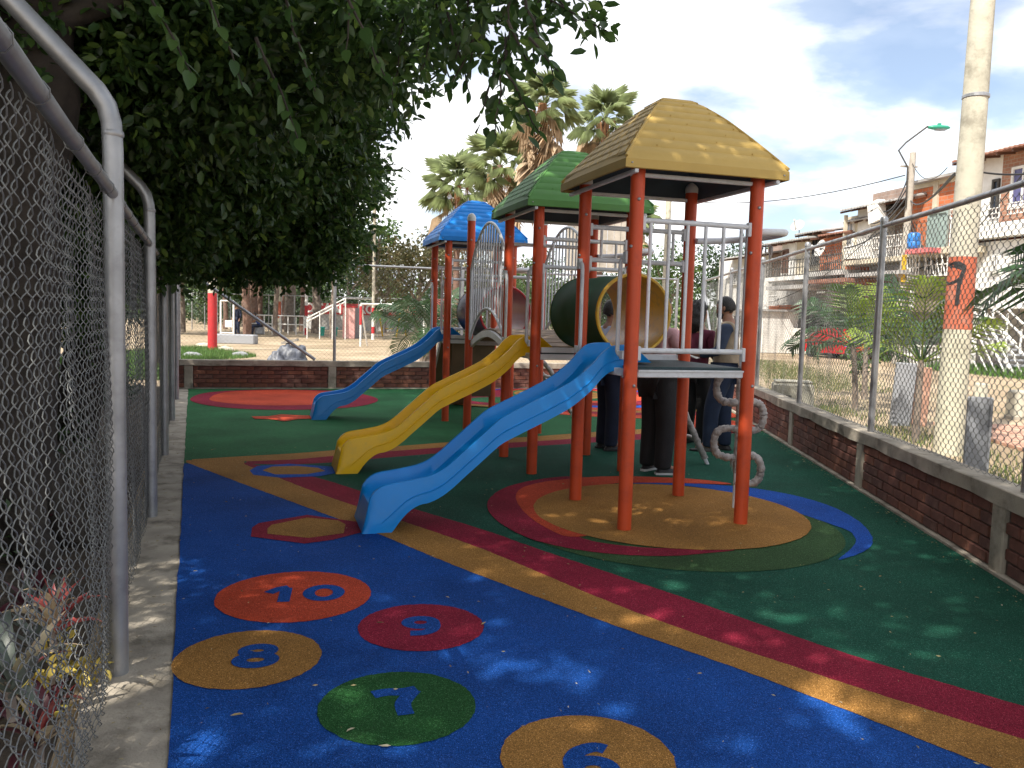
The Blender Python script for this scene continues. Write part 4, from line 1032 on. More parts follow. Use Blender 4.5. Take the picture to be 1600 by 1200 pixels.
# tall arched side panels of the bridge
for x in (-.0, W_):
    y0, y1 = YS[3]+.06, YS[4]-.06; L = y1-y0
    top = [(x, y0+L*t, 2.05+.50*math.sin(math.pi*t)**.75) for t in [k/20 for k in range(21)]]
    bot = [(x, y0+L*t, 1.20+.38*math.sin(math.pi*t)**.8) for t in [k/20 for k in range(21)]]
    fr = P(MB().tube(top, .017, 10), 'bridge_guard', 'white', smooth=60)
    MB().tube(bot, .017, 10).build('lower_arch', M['white'], fr, smooth=60)
    for e in (y0, y1): MB().tube([(x, e, 1.20), (x, e, 2.05)], .017, 10).build('guard_side', M['white'], fr, smooth=60)
    for k in range(1, 14):
        t = k/14
        MB().tube([(x, y0+L*t, 1.20+.38*math.sin(math.pi*t)**.8), (x, y0+L*t, 2.05+.50*math.sin(math.pi*t)**.75)], .0105, 8).build('guard_bar', M['white'], fr, smooth=60)
    mbk = MB()
    for e, s in ((y0, -1), (y1, 1)):
        for z in (1.24, 2.03): mbk.box((x, e+s*.03, z), (.03, .05, .08), bev=.004)
    mbk.build('guard_bracket', M['white'], fr, kind='stuff')
# climbing ramp behind the far tower
rp = P(MB().bar((W_/2, YS[6]+.06, 1.14), (W_/2, YS[6]+1.05, .02), .66, .035), 'climbing_ramp', 'ramp')
for k in range(7):
    t = .1+k*.13; MB().box((W_/2, YS[6]+.06+.99*t, 1.14-1.12*t+.03), (.6, .04, .035)).build('foothold', M['plank'], rp)
for x in (W_/2-.34, W_/2+.34): MB().bar((x, YS[6]+.05, 1.17), (x, YS[6]+1.06, .03), .03, .08).build('ramp_edge', M['white'], rp)
# a brown skirt panel under the far deck
P(MB().box((W_/2-.05, YS[5]+.2, .72), (.62, .03, .82), Matrix.Rotation(R(14), 3, 'X')), 'climbing_board', 'ramp')
# ================================================================== SHADE TREES ON THE LEFT
def tree_obj(name, label, cat, loc, group=None): return thing(name, label, cat, loc, 0, group)
GP_ = [(250, 890, .22), (235, 930, .22), (225, 965, .12), (260, 920, .2), (300, 880, .12), (335, 905, .16), (365, 890, .10), (300, 930, .10), (400, 925, .06), (445, 915, .05), (786, 981, .06), (742, 1020, .07), (794, 1024, .05), (904, 1024, .045), (981, 1023, .045), (934, 981, .06), (901, 1050, .05), (761, 1055, .05), (830, 1047, .06), (846, 1072, .05), (921, 1069, .05), (1100, 1062, .05), (926, 1118, .06), (984, 1105, .05), (1341, 1145, .06), (1297, 1124, .07),
       (967, 975, .07), (1011, 970, .05), (1143, 1003, .05), (1248, 1072, .06), (1297, 1074, .09), (1308, 1105, .07), (1385, 1102, .05), (1308, 1044, .06), (1220, 1017, .06), (1044, 963, .04), (1361, 1039, .04), (1154, 930, .05), (1187, 951, .06), (1226, 970, .05), (1259, 977, .05), (1311, 958, .05), (1325, 1003, .05), (1372, 1017, .04), (1449, 982, .05), (1451, 1021, .05), (1270, 894, .06), (1061, 918, .07),
       (430, 680, .09), (460, 690, .08), (395, 665, .16), (350, 668, .12), (480, 668, .08), (440, 655, .16), (330, 690, .08), (540, 1085, .07), (520, 1112, .05), (700, 1130, .05), (390, 920, .08), (430, 918, .06), (545, 905, .05), (300, 1175, .09), (345, 1182, .05), (500, 822, .06), (560, 1160, .04), (870, 640, .06), (800, 655, .05), (930, 830, .05), (1000, 800, .05), (850, 790, .05)]
for (px, py, r) in GP_: g = gp(px, py); GAPS.append((g.x, g.y, 0, r))
for (px, py, d, r) in [(100, 1000, 3.0, .16), (60, 960, 3.0, .08), (110, 1080, 3.0, .12), (140, 930, 3.2, .05), (40, 1100, 2.4, .07), (600, 780, 5.6, .03), (690, 730, 5.9, .03), (560, 620, 9.5, .06), (620, 620, 8, .03), (740, 560, 8.1, .04), (500, 640, 11, .06), (840, 235, 8.3, .09), (850, 290, 7.9, .08), (1080, 245, 5.7, .02), (1300, 640, 13, .1), (980, 600, 5.8, .02)]:
    g = at(px, py, d); GAPS.append((g.x, g.y, g.z, r))
rT = random.Random(21); gT = np.random.default_rng(31)
T1 = thing('shade_tree', 'big dark tree close behind the left fence whose leafy branches hang over the playground', 'tree')
b0 = Vector((-3.05, 4.9, 0))
mb = MB(); fork = Vector((-2.75, 4.9, 3.3))
limb(mb, b0+Vector((0, 0, -.1)), b0+Vector((.12, 0, 1.6)), .30, .23, rT, .03, 6, 14)
limb(mb, b0+Vector((.12, 0, 1.55)), fork, .235, .20, rT, .05, 6, 14)
for k in range(7):
    a = k*.9+.3; mb.tube([b0+Vector((math.cos(a)*.16, math.sin(a)*.16, .5)), b0+Vector((math.cos(a)*.36, math.sin(a)*.36, .1)), b0+Vector((math.cos(a)*.7, math.sin(a)*.7, -.08))], [.15, .11, .05], 8)
mb.build('trunk', M['bark'], T1, smooth=60)
targets = [(-1.7, 3.9, 6.6), (-.5, 5.0, 6.9), (-3.6, 7.2, 6.0), (-5.2, 4.2, 6.8), (-4.2, 1.4, 7.0), (-1.8, .3, 7.0), (-2.1, 9.3, 6.6), (-.9, 7.2, 7.4)]
tips = []
for k, t_ in enumerate(targets):
    mb = MB(); mid = fork.lerp(Vector(t_), .5)+Vector((0, 0, .5)); limb(mb, fork, mid, .14, .09, rT, .06); pp = limb(mb, mid, t_, .09, .03, rT, .08)
    for q in range(5):
        s = pp[2+q % 5]; e = s+Vector((rT.uniform(-1, 1), rT.uniform(-1, 1), rT.uniform(-.9, .5))); limb(mb, s, e, .03, .008, rT, .1, 4, 6)
    mb.build('limb', M['bark'], T1, smooth=60)
# limbs of the low-hanging part
for a_, b_, r_ in (((-2.8, 4.9, 2.7), (-2.9, 7.6, 3.3), .10), ((-2.9, 7.6, 3.3), (-2.6, 9.3, 2.9), .05), ((-2.8, 4.9, 3.0), (-1.3, 4.9, 3.9), .08), ((-1.3, 4.9, 3.9), (-.2, 4.6, 3.5), .035)):
    mb = MB(); limb(mb, a_, b_, r_, r_*.5, rT, .08); mb.build('limb', M['bark'], T1, smooth=60)
def B(px, py, d, rx, ry=None, rz=None):
    p = at(px, py, d); return (p.x, p.y, p.z, rx, ry or rx, rz or rx*.85)
vis = [B(345, 345, 9.3, .85, 1.1, .65), B(450, 350, 9.6, .9, 1.1, .62), B(490, 370, 9.8, .42, .7, .40), B(400, 280, 9, 1.1, 1.2, .8), B(492, 290, 9.4, .48, .8, .55), B(520, 330, 9.8, .30, .5, .26),
       B(485, 205, 8.4, .62, .9, .6), B(555, 165, 8.2, .33, .5, .28), B(420, 180, 7.8, 1.0, 1.1, .8), B(310, 230, 7.4, .9, 1.1, .9), B(240, 300, 7.6, .7, .9, .8), B(180, 200, 7.0, 1.0, 1., 1.), B(70, 180, 6.4, 1.0, 1, 1),
       B(120, 60, 5.6, .95, 1, .7), B(300, 90, 5.8, .95, .9, .7), B(440, 80, 5.6, .75, .8, .55), B(545, 60, 5.2, .45, .5, .38), B(600, 40, 5.0, .34, .5, .28), B(20, 330, 7.5, .9, 1, 1.1), B(90, 400, 8.0, .7, .9, .8),
       B(380, 420, 9.6, .45, .6, .16), B(470, 425, 9.8, .4, .6, .14), B(310, 405, 9.2, .4, .6, .2),
       B(512, 398, 10, .24, .4, .14), B(560, 268, 8.6, .20, .3, .12)]
V, F, t = crown(gT, vis, 3300, .078, .50, 6, per=9, spread=.15, hole=.55, gaps=True)
link('crown', npmesh('crown', V, F, M['leaf'], t), T1, kind='stuff')
# near hanging branches: separate leaves on twigs
leaf_mes = []
for k in range(6):
    V, F, t = leaves(np.random.default_rng(60+k), np.zeros((1, 3)), np.array([[1., 0, 0]]), .068, .5, 6, .1)
    # six-corner leaf lying along +x
    L = .062+.003*k; pts = [(0, 0, 0), (.14, .19, .03), (.38, .26, .045), (.68, .20, .03), (1, 0, -.07), (.68, -.20, .03), (.38, -.26, .045), (.14, -.19, .03), (.38, 0, 0), (.68, 0, -.01)]
    mbl = MB().add([(x*L, y*L, z*L) for x, y, z in pts], [(0, 8, 1), (1, 8, 2), (2, 8, 9, 3), (3, 9, 4), (0, 7, 8), (7, 6, 8), (6, 5, 9, 8), (5, 4, 9)], tint=[.18, .3, .42, .5, .3, .65][k])
    leaf_mes.append(mbl.mesh('leaf', M['leaf'], 80))
n_leaf = 0; EXTRA = MB()
def twig(p0, p1, drop=.05, step=.024, parent=T1, scale=1.0, start=.0):
    global n_leaf
    p0, p1 = Vector(p0), Vector(p1); L = (p1-p0).length; n = max(4, int(L/.05)); pts = []
    for i in range(n+1):
        t = i/n; pts.append(p0.lerp(p1, t)+Vector((rT.uniform(-.008, .008), rT.uniform(-.008, .008), -drop*math.sin(t*math.pi*.5)**2+rT.uniform(-.005, .005))))
    tw = MB().tube(pts, [.006*(1-.75*i/n)+.0008 for i in range(n+1)], 5).build('twig', M['bark'], parent, smooth=60)
    k = int(L*(1-start)/step)
    for j in range(k):
        t = start+(1-start)*(j+.5)/k; i = min(int(t*n), n-1); f = t*n-i; p = pts[i].lerp(pts[i+1], f); d = (pts[i+1]-pts[i]).normalized()
        side = d.cross(Vector((0, 0, 1))).normalized()*(1 if j % 2 else -1)
        ax = (d*rT.uniform(.3, .9)+side*rT.uniform(.4, 1.1)+Vector((0, 0, rT.uniform(-.8, .25)))).normalized()
        q = ax.to_track_quat('X', 'Z') @ Quaternion((1, 0, 0), rT.uniform(-1.2, 1.2))
        lm, sc_ = rT.choice(leaf_mes), scale*rT.uniform(.7, 1.15); n_leaf += 1
        if n_leaf <= 300: o = link('leaf', lm, parent, loc=p, scale=sc_); o.rotation_mode = 'QUATERNION'; o.rotation_quaternion = q
        else:
            o_ = len(EXTRA.v); EXTRA.v += [tuple(q @ (v.co*sc_)+p) for v in lm.vertices]; EXTRA.f += [tuple(i+o_ for i in f.vertices) for f in lm.polygons]; EXTRA.t += [rT.uniform(.05, .8)]*len(lm.polygons)
    return pts
def TW(a, b_, d0, d1=None, **k): twig(at(a[0], a[1], d0), at(b_[0], b_[1], d1 or d0), **k)
TW((800, -60), (790, 95), 3.4, 3.4); TW((700, 20), (735, 130), 3.9); TW((740, 60), (700, 125), 3.8); TW((790, 30), (850, 110), 3.2); TW((830, 60), (872, 105), 3.1, drop=.01); TW((300, -80), (380, 110), 2.8); TW((420, -80), (490, 120), 3.0); TW((520, -60), (600, 90), 2.6); TW((560, -60), (540, 60), 3.2); TW((400, 60), (470, 200), 3.0, scale=1.1); TW((200, -60), (300, 90), 2.6, scale=1.1); TW((790, 60), (775, 200), 3.4, 3.35, drop=.02); TW((785, 100), (845, 185), 3.35, 3.2); TW((780, 90), (748, 165), 3.4, 3.4)
TW((800, -30), (962, 45), 3.6, 3.6, drop=.03); TW((850, -20), (905, 12), 3.7, 3.6); TW((820, 0), (868, 118), 3.3, 3.1, drop=.02)
TW((740, -50), (715, 75), 3.8, 3.8); TW((700, -50), (655, 110), 4.2, 4.2); TW((640, -30), (612, 145), 4.6, 4.6); TW((760, -40), (730, 110), 3.9); TW((840, -30), (835, 80), 3.5); TW((670, -30), (700, 60), 4.2)
# ragged twigs round the edge of the low crown
rE = random.Random(40)
for (px, py, d, ax, ay) in [(600, 150, 8, 40, 20), (605, 190, 8.2, 45, 25), (590, 240, 8.6, 40, 40), (570, 280, 9, 35, 20), (575, 310, 9.3, 40, 20), (580, 335, 9.4, 30, 10), (530, 370, 9.6, 40, 15), (515, 395, 9.8, 35, 20), (505, 420, 9.8, 20, 30), (490, 430, 9.8, 5, 25), (440, 430, 9.6, -5, 28), (400, 430, 9.6, 10, 25), (350, 425, 9.4, -8, 24), (320, 420, 9.3, -10, 24), (295, 400, 9, -5, 30), (615, 250, 8.6, 30, -10), (545, 330, 9.5, 50, -5), (600, 120, 6, 45, 25), (620, 160, 6.5, 35, 30), (570, 210, 8.3, 60, 5), (470, 435, 9.7, 14, 20), (490, 428, 9.8, 25, 14), (370, 435, 9.5, 4, 20)]:
    for _ in range(3):
        x0, y0 = px-ax*.7+rE.uniform(-12, 12), py-ay*.7+rE.uniform(-12, 12); TW((x0, y0), (x0+ax*rE.uniform(.9, 1.5), y0+ay*rE.uniform(.8, 1.5)), d+rE.uniform(-.2, .2), step=.03, scale=1.1, drop=.03)
EXTRA.build('leaf_spray', M['leaf'], T1, kind='stuff')
# the bulk of the overhanging sprays
ov = [B(700, 60, 4.3, .16, .3, .15), B(725, 95, 4.1, .10, .2, .08), B(775, 130, 3.5, .06, .1, .09), B(790, 175, 3.35, .05, .08, .05), B(840, 60, 3.5, .09, .15, .08), B(835, 105, 3.3, .045, .08, .04), B(765, 190, 3.35, .03, .06, .03), B(660, 110, 4.5, .08, .2, .06), B(900, 30, 3.7, .06, .1, .03), B(940, 38, 3.65, .04, .06, .02), B(690, 5, 4.3, .20, .35, .17), B(760, 15, 3.9, .19, .3, .15), B(815, 5, 3.7, .15, .25, .11), B(865, -25, 3.7, .16, .3, .09), B(640, 55, 4.7, .20, .35, .2), B(770, 75, 3.6, .075, .12, .10), B(600, 110, 5.0, .16, .3, .16), B(560, 125, 5.6, .25, .4, .2), B(915, 8, 3.7, .07, .1, .04), B(815, 95, 3.4, .05, .1, .07), B(590, 180, 7.6, .22, .35, .2), B(590, 290, 9.3, .16, .3, .1), B(600, 270, 9.2, .08, .1, .05)]
V, F, t = crown(gT, ov, 5200, .062, .50, 6, per=8, spread=.10, hole=.5)
link('overhanging_spray', npmesh('overhanging_spray', V, F, M['leaf'], t), T1, kind='stuff')
# main high canopy (its shade falls on the playground)
hi = []
rH = random.Random(91)
def canopy(x0, x1, y0, y1):
    out = []; y = y0
    while y < y1:
        x = x0
        while x < x1:
            X, Y = x+rH.uniform(-.3, .3), y+rH.uniform(-.3, .3)
            if not (X > -2.0 and Y > 8.7) and not (X > .75): out.append((X, Y, 7.0+rH.uniform(-.35, .5), 1.05, 1.05, .45))
            x += 1.25
        y += 1.25
    return out
hi = canopy(-6.3, 1.0, -1.2, 7.6)
V, F, t = crown(gT, hi, 620, .16, .54, 4, per=9, spread=.30, hole=.05, gaps=True)
link('crown', npmesh('crown', V, F, M['leaf'], t), T1, kind='stuff')

T2 = thing('shade_tree', 'second dark tree farther along the left fence with its leaning trunk', 'tree')
b0 = Vector((-4.9, 9.2, 0)); mb = MB(); f2 = Vector((-4.2, 8.7, 3.2)); limb(mb, b0+Vector((0, 0, -.1)), f2, .24, .17, rT, .05, 8, 12); mb.build('trunk', M['bark'], T2, smooth=60)
for t_ in [(-2.0, 8.2, 6.6), (-5.5, 11.5, 6.4), (-7.2, 8.8, 6.6), (-3.4, 11.2, 6.9)]:
    mb = MB(); mid = f2.lerp(Vector(t_), .5)+Vector((0, 0, .3)); limb(mb, f2, mid, .11, .07, rT, .07); limb(mb, mid, t_, .07, .02, rT, .08); mb.build('limb', M['bark'], T2, smooth=60)
hi = canopy(-9.0, -1.4, 7.7, 12.6)+[(-8.6, 6.2, 6.6, 1.6, 1.6, .7)]
V, F, t = crown(gT, hi, 620, .16, .54, 4, per=9, spread=.30, hole=.05, gaps=True)
link('crown', npmesh('crown', V, F, M['leaf'], t), T2, kind='stuff')
low = [(-6.4, 9.2, 4.0, 1.2, 1.4, 1.1), (-7.6, 12.0, 3.4, 1.3, 1.6, 1.2), (-7.0, 7.0, 4.2, 1.3, 1.4, 1.1)]
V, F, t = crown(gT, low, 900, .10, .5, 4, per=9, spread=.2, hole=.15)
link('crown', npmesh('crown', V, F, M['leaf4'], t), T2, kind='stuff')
T3 = thing('leafy_tree', 'dense low tree filling the garden behind the near left fence', 'tree')
b0 = Vector((-5.2, 3.6, 0)); mb = MB(); limb(mb, b0+Vector((0, 0, -.1)), b0+Vector((.1, .2, 4.5)), .2, .1, rT, .05, 8, 12); mb.build('trunk', M['bark'], T3, smooth=60)
low = [(-5.2, 3.6, 3.6, 1.5, 1.5, 1.3), (-6.6, 5.4, 3.4, 1.6, 1.6, 1.4), (-5.4, 6.6, 4.2, 1.4, 1.4, 1.2), (-4.3, 2.0, 4.4, 1.4, 1.4, 1.0), (-7.6, 3.2, 2.6, 1.5, 1.5, 1.5), (-8.2, 7.6, 2.4, 1.6, 1.8, 1.7)]
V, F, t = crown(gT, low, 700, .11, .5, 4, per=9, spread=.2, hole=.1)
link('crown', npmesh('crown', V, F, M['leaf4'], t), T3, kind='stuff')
# extra canopy from trees that stand behind the camera, same row
T4 = thing('shade_tree', 'third shade tree of the row behind the camera', 'tree')
b0 = Vector((-5.0, -3.5, 0)); mb = MB(); limb(mb, b0, b0+Vector((.4, .6, 6.2)), .3, .12, rT, .04, 8, 12); mb.build('trunk', M['bark'], T4, smooth=60)
hi = canopy(-6.6, 1.0, -4.6, -1.3)+canopy(-9.2, -6.4, -3.0, 6.0)
V, F, t = crown(gT, hi, 620, .16, .54, 4, per=9, spread=.30, hole=.05, gaps=True)
link('crown', npmesh('crown', V, F, M['leaf'], t), T4, kind='stuff')

# ------------------------------------------------ garden behind the left fence
def strap_leaf(L, w, m, arch=.5, n=6, tint=None):
    vs = []; fs = []
    for i in range(n+1):
        t = i/n; x = L*(t-.25*arch*t*t); z = L*(.75*t-arch*.95*t*t)+0; ww = w*(math.sin(math.pi*(.12+.88*t)**.8))*.5 if t < 1 else .0005
        vs += [(x, -ww, z+ww*.35), (x, 0, z), (x, ww, z+ww*.35)]
    for i in range(n): fs += [(i*3, i*3+3, i*3+4, i*3+1), (i*3+1, i*3+4, i*3+5, i*3+2)]
    return MB().add(vs, fs).mesh('leaf', m, 60)
M['lf_red'] = mat('red_pink_leaf', (.50, .05, .07), .4, .35, 14, transl=.3, col2=(.62, .20, .16))
M['lf_cream'] = mat('cream_leaf', (.62, .52, .34), .5, .25, 14, transl=.3, stain=(.4, .10, .08), stain_scale=18, stain_amt=.6)
M['lf_grey'] = mat('grey_green_leaf', (.16, .19, .16), .4, .3, 12, transl=.2, stain=(.42, .42, .36), stain_scale=20, stain_amt=.5)
M['lf_maroon'] = mat('maroon_leaf', (.10, .025, .035), .4, .3, 12, transl=.2)
M['lf_yellow'] = mat('yellow_croton_leaf', (.62, .47, .10), .45, .3, 20, transl=.3, stain=(.25, .3, .05), stain_scale=40, stain_amt=.7)
rP = random.Random(5)
LMS = {}
for nm in ('lf_red', 'lf_cream', 'lf_grey', 'lf_maroon'):
    LMS[nm] = [strap_leaf(.26, .045, M[nm], .45), strap_leaf(.32, .05, M[nm], .7), strap_leaf(.22, .04, M[nm], .25)]
def rosette(label, loc, kinds, n, s=1.0, up=.5, group='strap-leaved garden plants behind the left fence'):
    t = thing('garden_plant', label, 'plant', loc, rP.uniform(0, 6), group)
    MB().tube([(0, 0, -.03), (.01, 0, .10*s)], [.018*s, .014*s], 8).build('stem', M['bark2'], t)
    for k in range(n):
        a = k*2.4+rP.uniform(-.3, .3); e = up*(1-k/n)+rP.uniform(-.15, .15)
        kd = kinds[k % len(kinds)]
        link('leaf', rP.choice(LMS[kd]), t, loc=(0, 0, .03+.07*s*(1-k/n)), rot=(rP.uniform(-.3, .3), -e, a), scale=s*rP.uniform(.8, 1.2))
    return t
def gf(px, py, z=0): return gp(px, py, z)
rosette('bright red and cream strap-leaved plant in sunlight behind the nearest fence bay', at(85, 1005, 3.05), ['lf_red', 'lf_cream', 'lf_red', 'lf_cream', 'lf_red'], 19, .78, .8)
rosette('cream and grey strap-leaved plant at the lower left corner behind the fence', at(20, 1110, 2.35), ['lf_grey', 'lf_cream', 'lf_grey'], 15, .9, .6)
rosette('small maroon and cream plant at the bottom edge behind the mesh', at(60, 1190, 2.45), ['lf_maroon', 'lf_cream', 'lf_red'], 14, .8, .6)
plant_spots = [(-2.3, 3.1, 'lf_grey'), (-2.75, 3.6, 'lf_grey'), (-2.2, 3.75, 'lf_maroon'), (-2.9, 4.2, 'lf_grey'), (-1.9, 2.2, 'lf_grey'), (-1.55, 2.0, 'lf_maroon'), (-2.5, 2.6, 'lf_grey'), (-1.95, 3.35, 'lf_grey'), (-3.0, 5.3, 'lf_grey'), (-2.75, 5.0, 'lf_maroon'), (-3.35, 6.0, 'lf_grey'), (-1.75, 2.75, 'lf_maroon')]
descr = ['beside the big trunk', 'at the foot of the dark trunk', 'just behind the nearest post', 'in deep shade past the trunk', 'low against the near mesh', 'dark and small near the kerb corner', 'between the red plant and the trunk', 'against the mesh right of the red plant', 'behind the second bay of mesh', 'maroon in the second bay', 'in the shade of the third bay', 'maroon below the red plant']
for (x, y, kd), ds in zip(plant_spots, descr):
    rosette(('maroon' if kd == 'lf_maroon' else 'grey-green')+' strap-leaved plant '+ds, (x, y, 0), [kd, kd, 'lf_grey'], 12, rP.uniform(.8, 1.15), .6)
# croton with yellow leaves
ct = thing('croton_bush', 'yellow leaved croton in sunlight beside the nearest fence post', 'plant', at(82, 1085, 3.05)+Vector((0, 0, -.08)), 0)
V, F, t = crown(np.random.default_rng(8), [(0, 0, .16, .12, .14, .13), (-.04, .12, .1, .12, .12, .1)], 11000, .05, .6, 6, per=6, spread=.06)
link('foliage', npmesh('foliage', V, F, M['lf_yellow'], t), ct, kind='stuff'); MB().tube([(0, 0, -.05), (0, 0, .15)], .012, 6).build('stem', M['bark2'], ct)
# undergrowth
gb = np.random.default_rng(77); bl2 = []
for k in range(46):
    a = gb.uniform(2.0, 15.5); r = gb.uniform(.22, .5); off = gb.uniform(r*1.25+.35, 3.4); p = FL0+FLD*a+nL*off; bl2.append((p.x, p.y, r*.55, r, r, r*.75))
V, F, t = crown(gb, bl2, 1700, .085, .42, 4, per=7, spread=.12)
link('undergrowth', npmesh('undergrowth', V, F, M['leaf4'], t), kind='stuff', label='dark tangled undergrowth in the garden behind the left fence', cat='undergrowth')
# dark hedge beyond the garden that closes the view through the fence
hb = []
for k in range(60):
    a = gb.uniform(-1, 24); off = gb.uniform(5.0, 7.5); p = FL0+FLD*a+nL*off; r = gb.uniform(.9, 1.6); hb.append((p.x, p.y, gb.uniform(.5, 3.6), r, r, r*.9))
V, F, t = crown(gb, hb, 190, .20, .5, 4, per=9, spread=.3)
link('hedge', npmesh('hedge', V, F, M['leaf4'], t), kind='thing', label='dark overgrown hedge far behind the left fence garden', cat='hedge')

# ================================================================== GRASS
def grass(name, label, rng, pts_fn, n, hgt, m, z=-.02):
    C = np.array([pts_fn(rng) for _ in range(n)]); a = rng.uniform(0, 6.28, n); h = hgt*rng.uniform(.5, 1.3, n); le = rng.uniform(.1, .7, n)
    tip = C+np.stack([np.cos(a)*h*le, np.sin(a)*h*le, h], 1); w = .004+h*.04
    b_ = a+1.57; s = np.stack([np.cos(b_)*w, np.sin(b_)*w, 0*w], 1); V = np.stack([C-s, C+s, tip], 1).reshape(-1, 3); F = np.arange(n*3).reshape(-1, 3)
    t = np.clip(rng.normal(.5, .25, n), 0, 1)
    return link(name, npmesh(name, V, F, m, t), kind='stuff', label=label, cat='grass')
rgG = np.random.default_rng(9)
def gright(r):
    while True:
        Y = r.uniform(4, 19); X = RWX(Y)+.3+abs(r.normal(0, .85)); q = math.sin(X*1.9+Y*.8)*math.cos(Y*1.1-X)
        if q > -.25+r.uniform(-.4, .4) and X < RWX(Y)+4: return (X, Y, -.03)
grass('grass', 'dry and green grass growing along the outside of the right wall', rgG, gright, 34000, .085, M['grass'])
def gleft(r):
    while True:
        Y = r.uniform(17, 31); X = r.uniform(-12.5, -5); p = proj_x = 0
        if X < -.325*Y-.2+ (.6*math.sin(Y)): return (X, Y, -.03)
grass('grass', 'bright green grass patch around the red pole base beyond the far wall', rgG, gleft, 26000, .14, M['grass_g'])
def gstreet(r):
    Y = r.uniform(22, 31); X = 16.4-.206*(Y-30)+r.normal(0, .6); return (X, Y, -.03)
grass('grass', 'green verge in front of the white house stairs across the street', rgG, gstreet, 9000, .3, M['grass_g'])
def gmid(r):
    Y = r.uniform(19, 34); X = 5.5+Y*.12+r.normal(0, .9); return (X, Y, -.03)
grass('grass', 'thin green grass strip in the sandy street beyond the right fence', rgG, gmid, 10000, .08, M['grass'])

# ================================================================== PALMS
def pinnate(L, nl, ll, m, droop=.55, up=1.0, lw=.028, seed=0, fold=.5):
    r = random.Random(seed); mb = MB(); pts = []
    for i in range(13):
        t = i/12; pts.append(Vector((L*(math.sin(t*1.5)*.75), 0, L*(up*t-droop*1.35*t*t))))
    mb.tube(pts, [.013*(1-.8*i/12)*L/1.3+.002 for i in range(13)], 5)
    for i in range(nl):
        t = .16+.84*(i+.5)/nl; k = min(int(t*12), 11); p = pts[k].lerp(pts[k+1], t*12-k); d = (pts[k+1]-pts[k]).normalized()
        l_ = ll*math.sin(math.pi*min(1, .25+.7*t))*(1+r.uniform(-.12, .12))
        for s in (-1, 1):
            side = Vector((0, s, 0)); nrm = d.cross(side)*s
            ax = (side*(1.0)+d*(.55+.5*t)+Vector((0, 0, fold*.3))).normalized()
            mid = p+ax*l_*.5; tip = p+(ax*.9+Vector((0, 0, -.42))).normalized()*l_
            w = d*lw*.5
            mb.add([p-w*.5, p+w*.5, mid+w, mid-w, tip], [(0, 1, 2, 3), (3, 2, 4)])
    return mb.mesh('frond', m)
def palm(name, label, base, h, lean, nf, meshes, group, trunk_r=.07, m='bark2', sc=1.0, elev=(.2, 1.1), seed=1, stems=1, cat='palm'):
    r = random.Random(seed); t = thing(name, label, cat, base, 0, group)
    for s_ in range(stems):
        off = Vector((r.uniform(-.3, .3), r.uniform(-.2, .2), 0))*(stems > 1); ln = Vector(lean)*(1 if s_ == 0 else r.uniform(-1.2, .4))
        hh = h*(1-.12*s_); pts = [off+Vector((ln.x*(k/6)**1.5, ln.y*(k/6)**1.5, -.05+hh*k/6)) for k in range(7)]
        MB().tube(pts, [trunk_r*(1.25-.4*k/6+(.08 if k % 2 else 0)) for k in range(7)], 10).build('trunk', M[m], t, smooth=60)
        top = pts[-1]
        for k in range(nf):
            a = k*2.399+r.uniform(-.3, .3); e = elev[0]+(elev[1]-elev[0])*(k/nf)
            link('frond', r.choice(meshes), t, loc=top+Vector((0, 0, -.03)), rot=(r.uniform(-.35, .35), -(e-.6), a), scale=sc*r.uniform(.85, 1.12))
    return t
PF = [pinnate(1.35, 26, .42, M['frond'], .5, .95, .034, 1), pinnate(1.35, 24, .46, M['frond_d'], .7, .9, .034, 2), pinnate(1.2, 24, .42, M['frond_d'], .45, 1.05, .032, 3)]
PFd = [PF[1], PF[2]]
PFb = [pinnate(1.2, 19, .58, M['frond'], .36, 1.0, .040, 5, fold=1.6), pinnate(1.15, 18, .54, M['frond_d'], .30, 1.1, .038, 6, fold=1.4), pinnate(1.2, 19, .52, M['frond_d'], .48, .98, .040, 7, fold=1.0), pinnate(1.1, 17, .50, M['frond_y'], .25, 1.1, .036, 8, fold=1.5)]
palm('small_palm', 'small palm with yellow-marked trunk standing beside the leaning grey slab', gp(1430, 688, 0), 1.12, (.02, .02, 0), 11, PFb, 'young palms outside the right fence', .040, 'bark2', .98, (.1, 1.3), 3)
palm('small_palm', 'bushy young palm left of the slab, its fronds touching the fence rail posts', gp(1336, 640, 0), 1.2, (-.1, .0, 0), 13, PFb, 'young palms outside the right fence', .045, 'bark2', 1.12, (.0, 1.25), 4)
palm('small_palm', 'drooping young palm with dark low fronds in front of the red car', gp(1350, 622, 0), 1.2, (.1, .3, 0), 12, PFd, 'young palms outside the right fence', .05, 'bark2', 1.1, (-.2, 1.1), 9)
palm('small_palm', 'dark palm at the right picture edge whose frond crosses the utility pole', Vector((4.45, 5.95, 0)), 1.35, (0, 0, 0), 7, [PFb[2]], 'young palms outside the right fence', .05, 'bark2', 1.0, (.8, 1.25), 12)
EP = [o for o in bpy.data.objects if o.get('label', '').startswith('dark palm at the right')][0]
link('frond', PF[1], EP, loc=(0, 0, 1.33), rot=(.35, -.30, R(176)), scale=1.1)
# the frond that reaches in front of the pole
palm('small_palm', 'twin-stemmed dark palm behind the far wall next to the small blue slide', at(652, 567, 19.5)*1+Vector((0, 0, -.35)), 1.15, (.1, 0, 0), 11, PFd, None, .13, 'bark2', 1.25, (.1, 1.25), 6, stems=2)
palm('small_palm', 'feathery palm behind the far left corner of the fence', Vector((-9.3, 21.5, 0)), 3.1, (.4, 0, 0), 14, PF, None, .12, 'bark2', 1.7, (-.1, 1.3), 16)

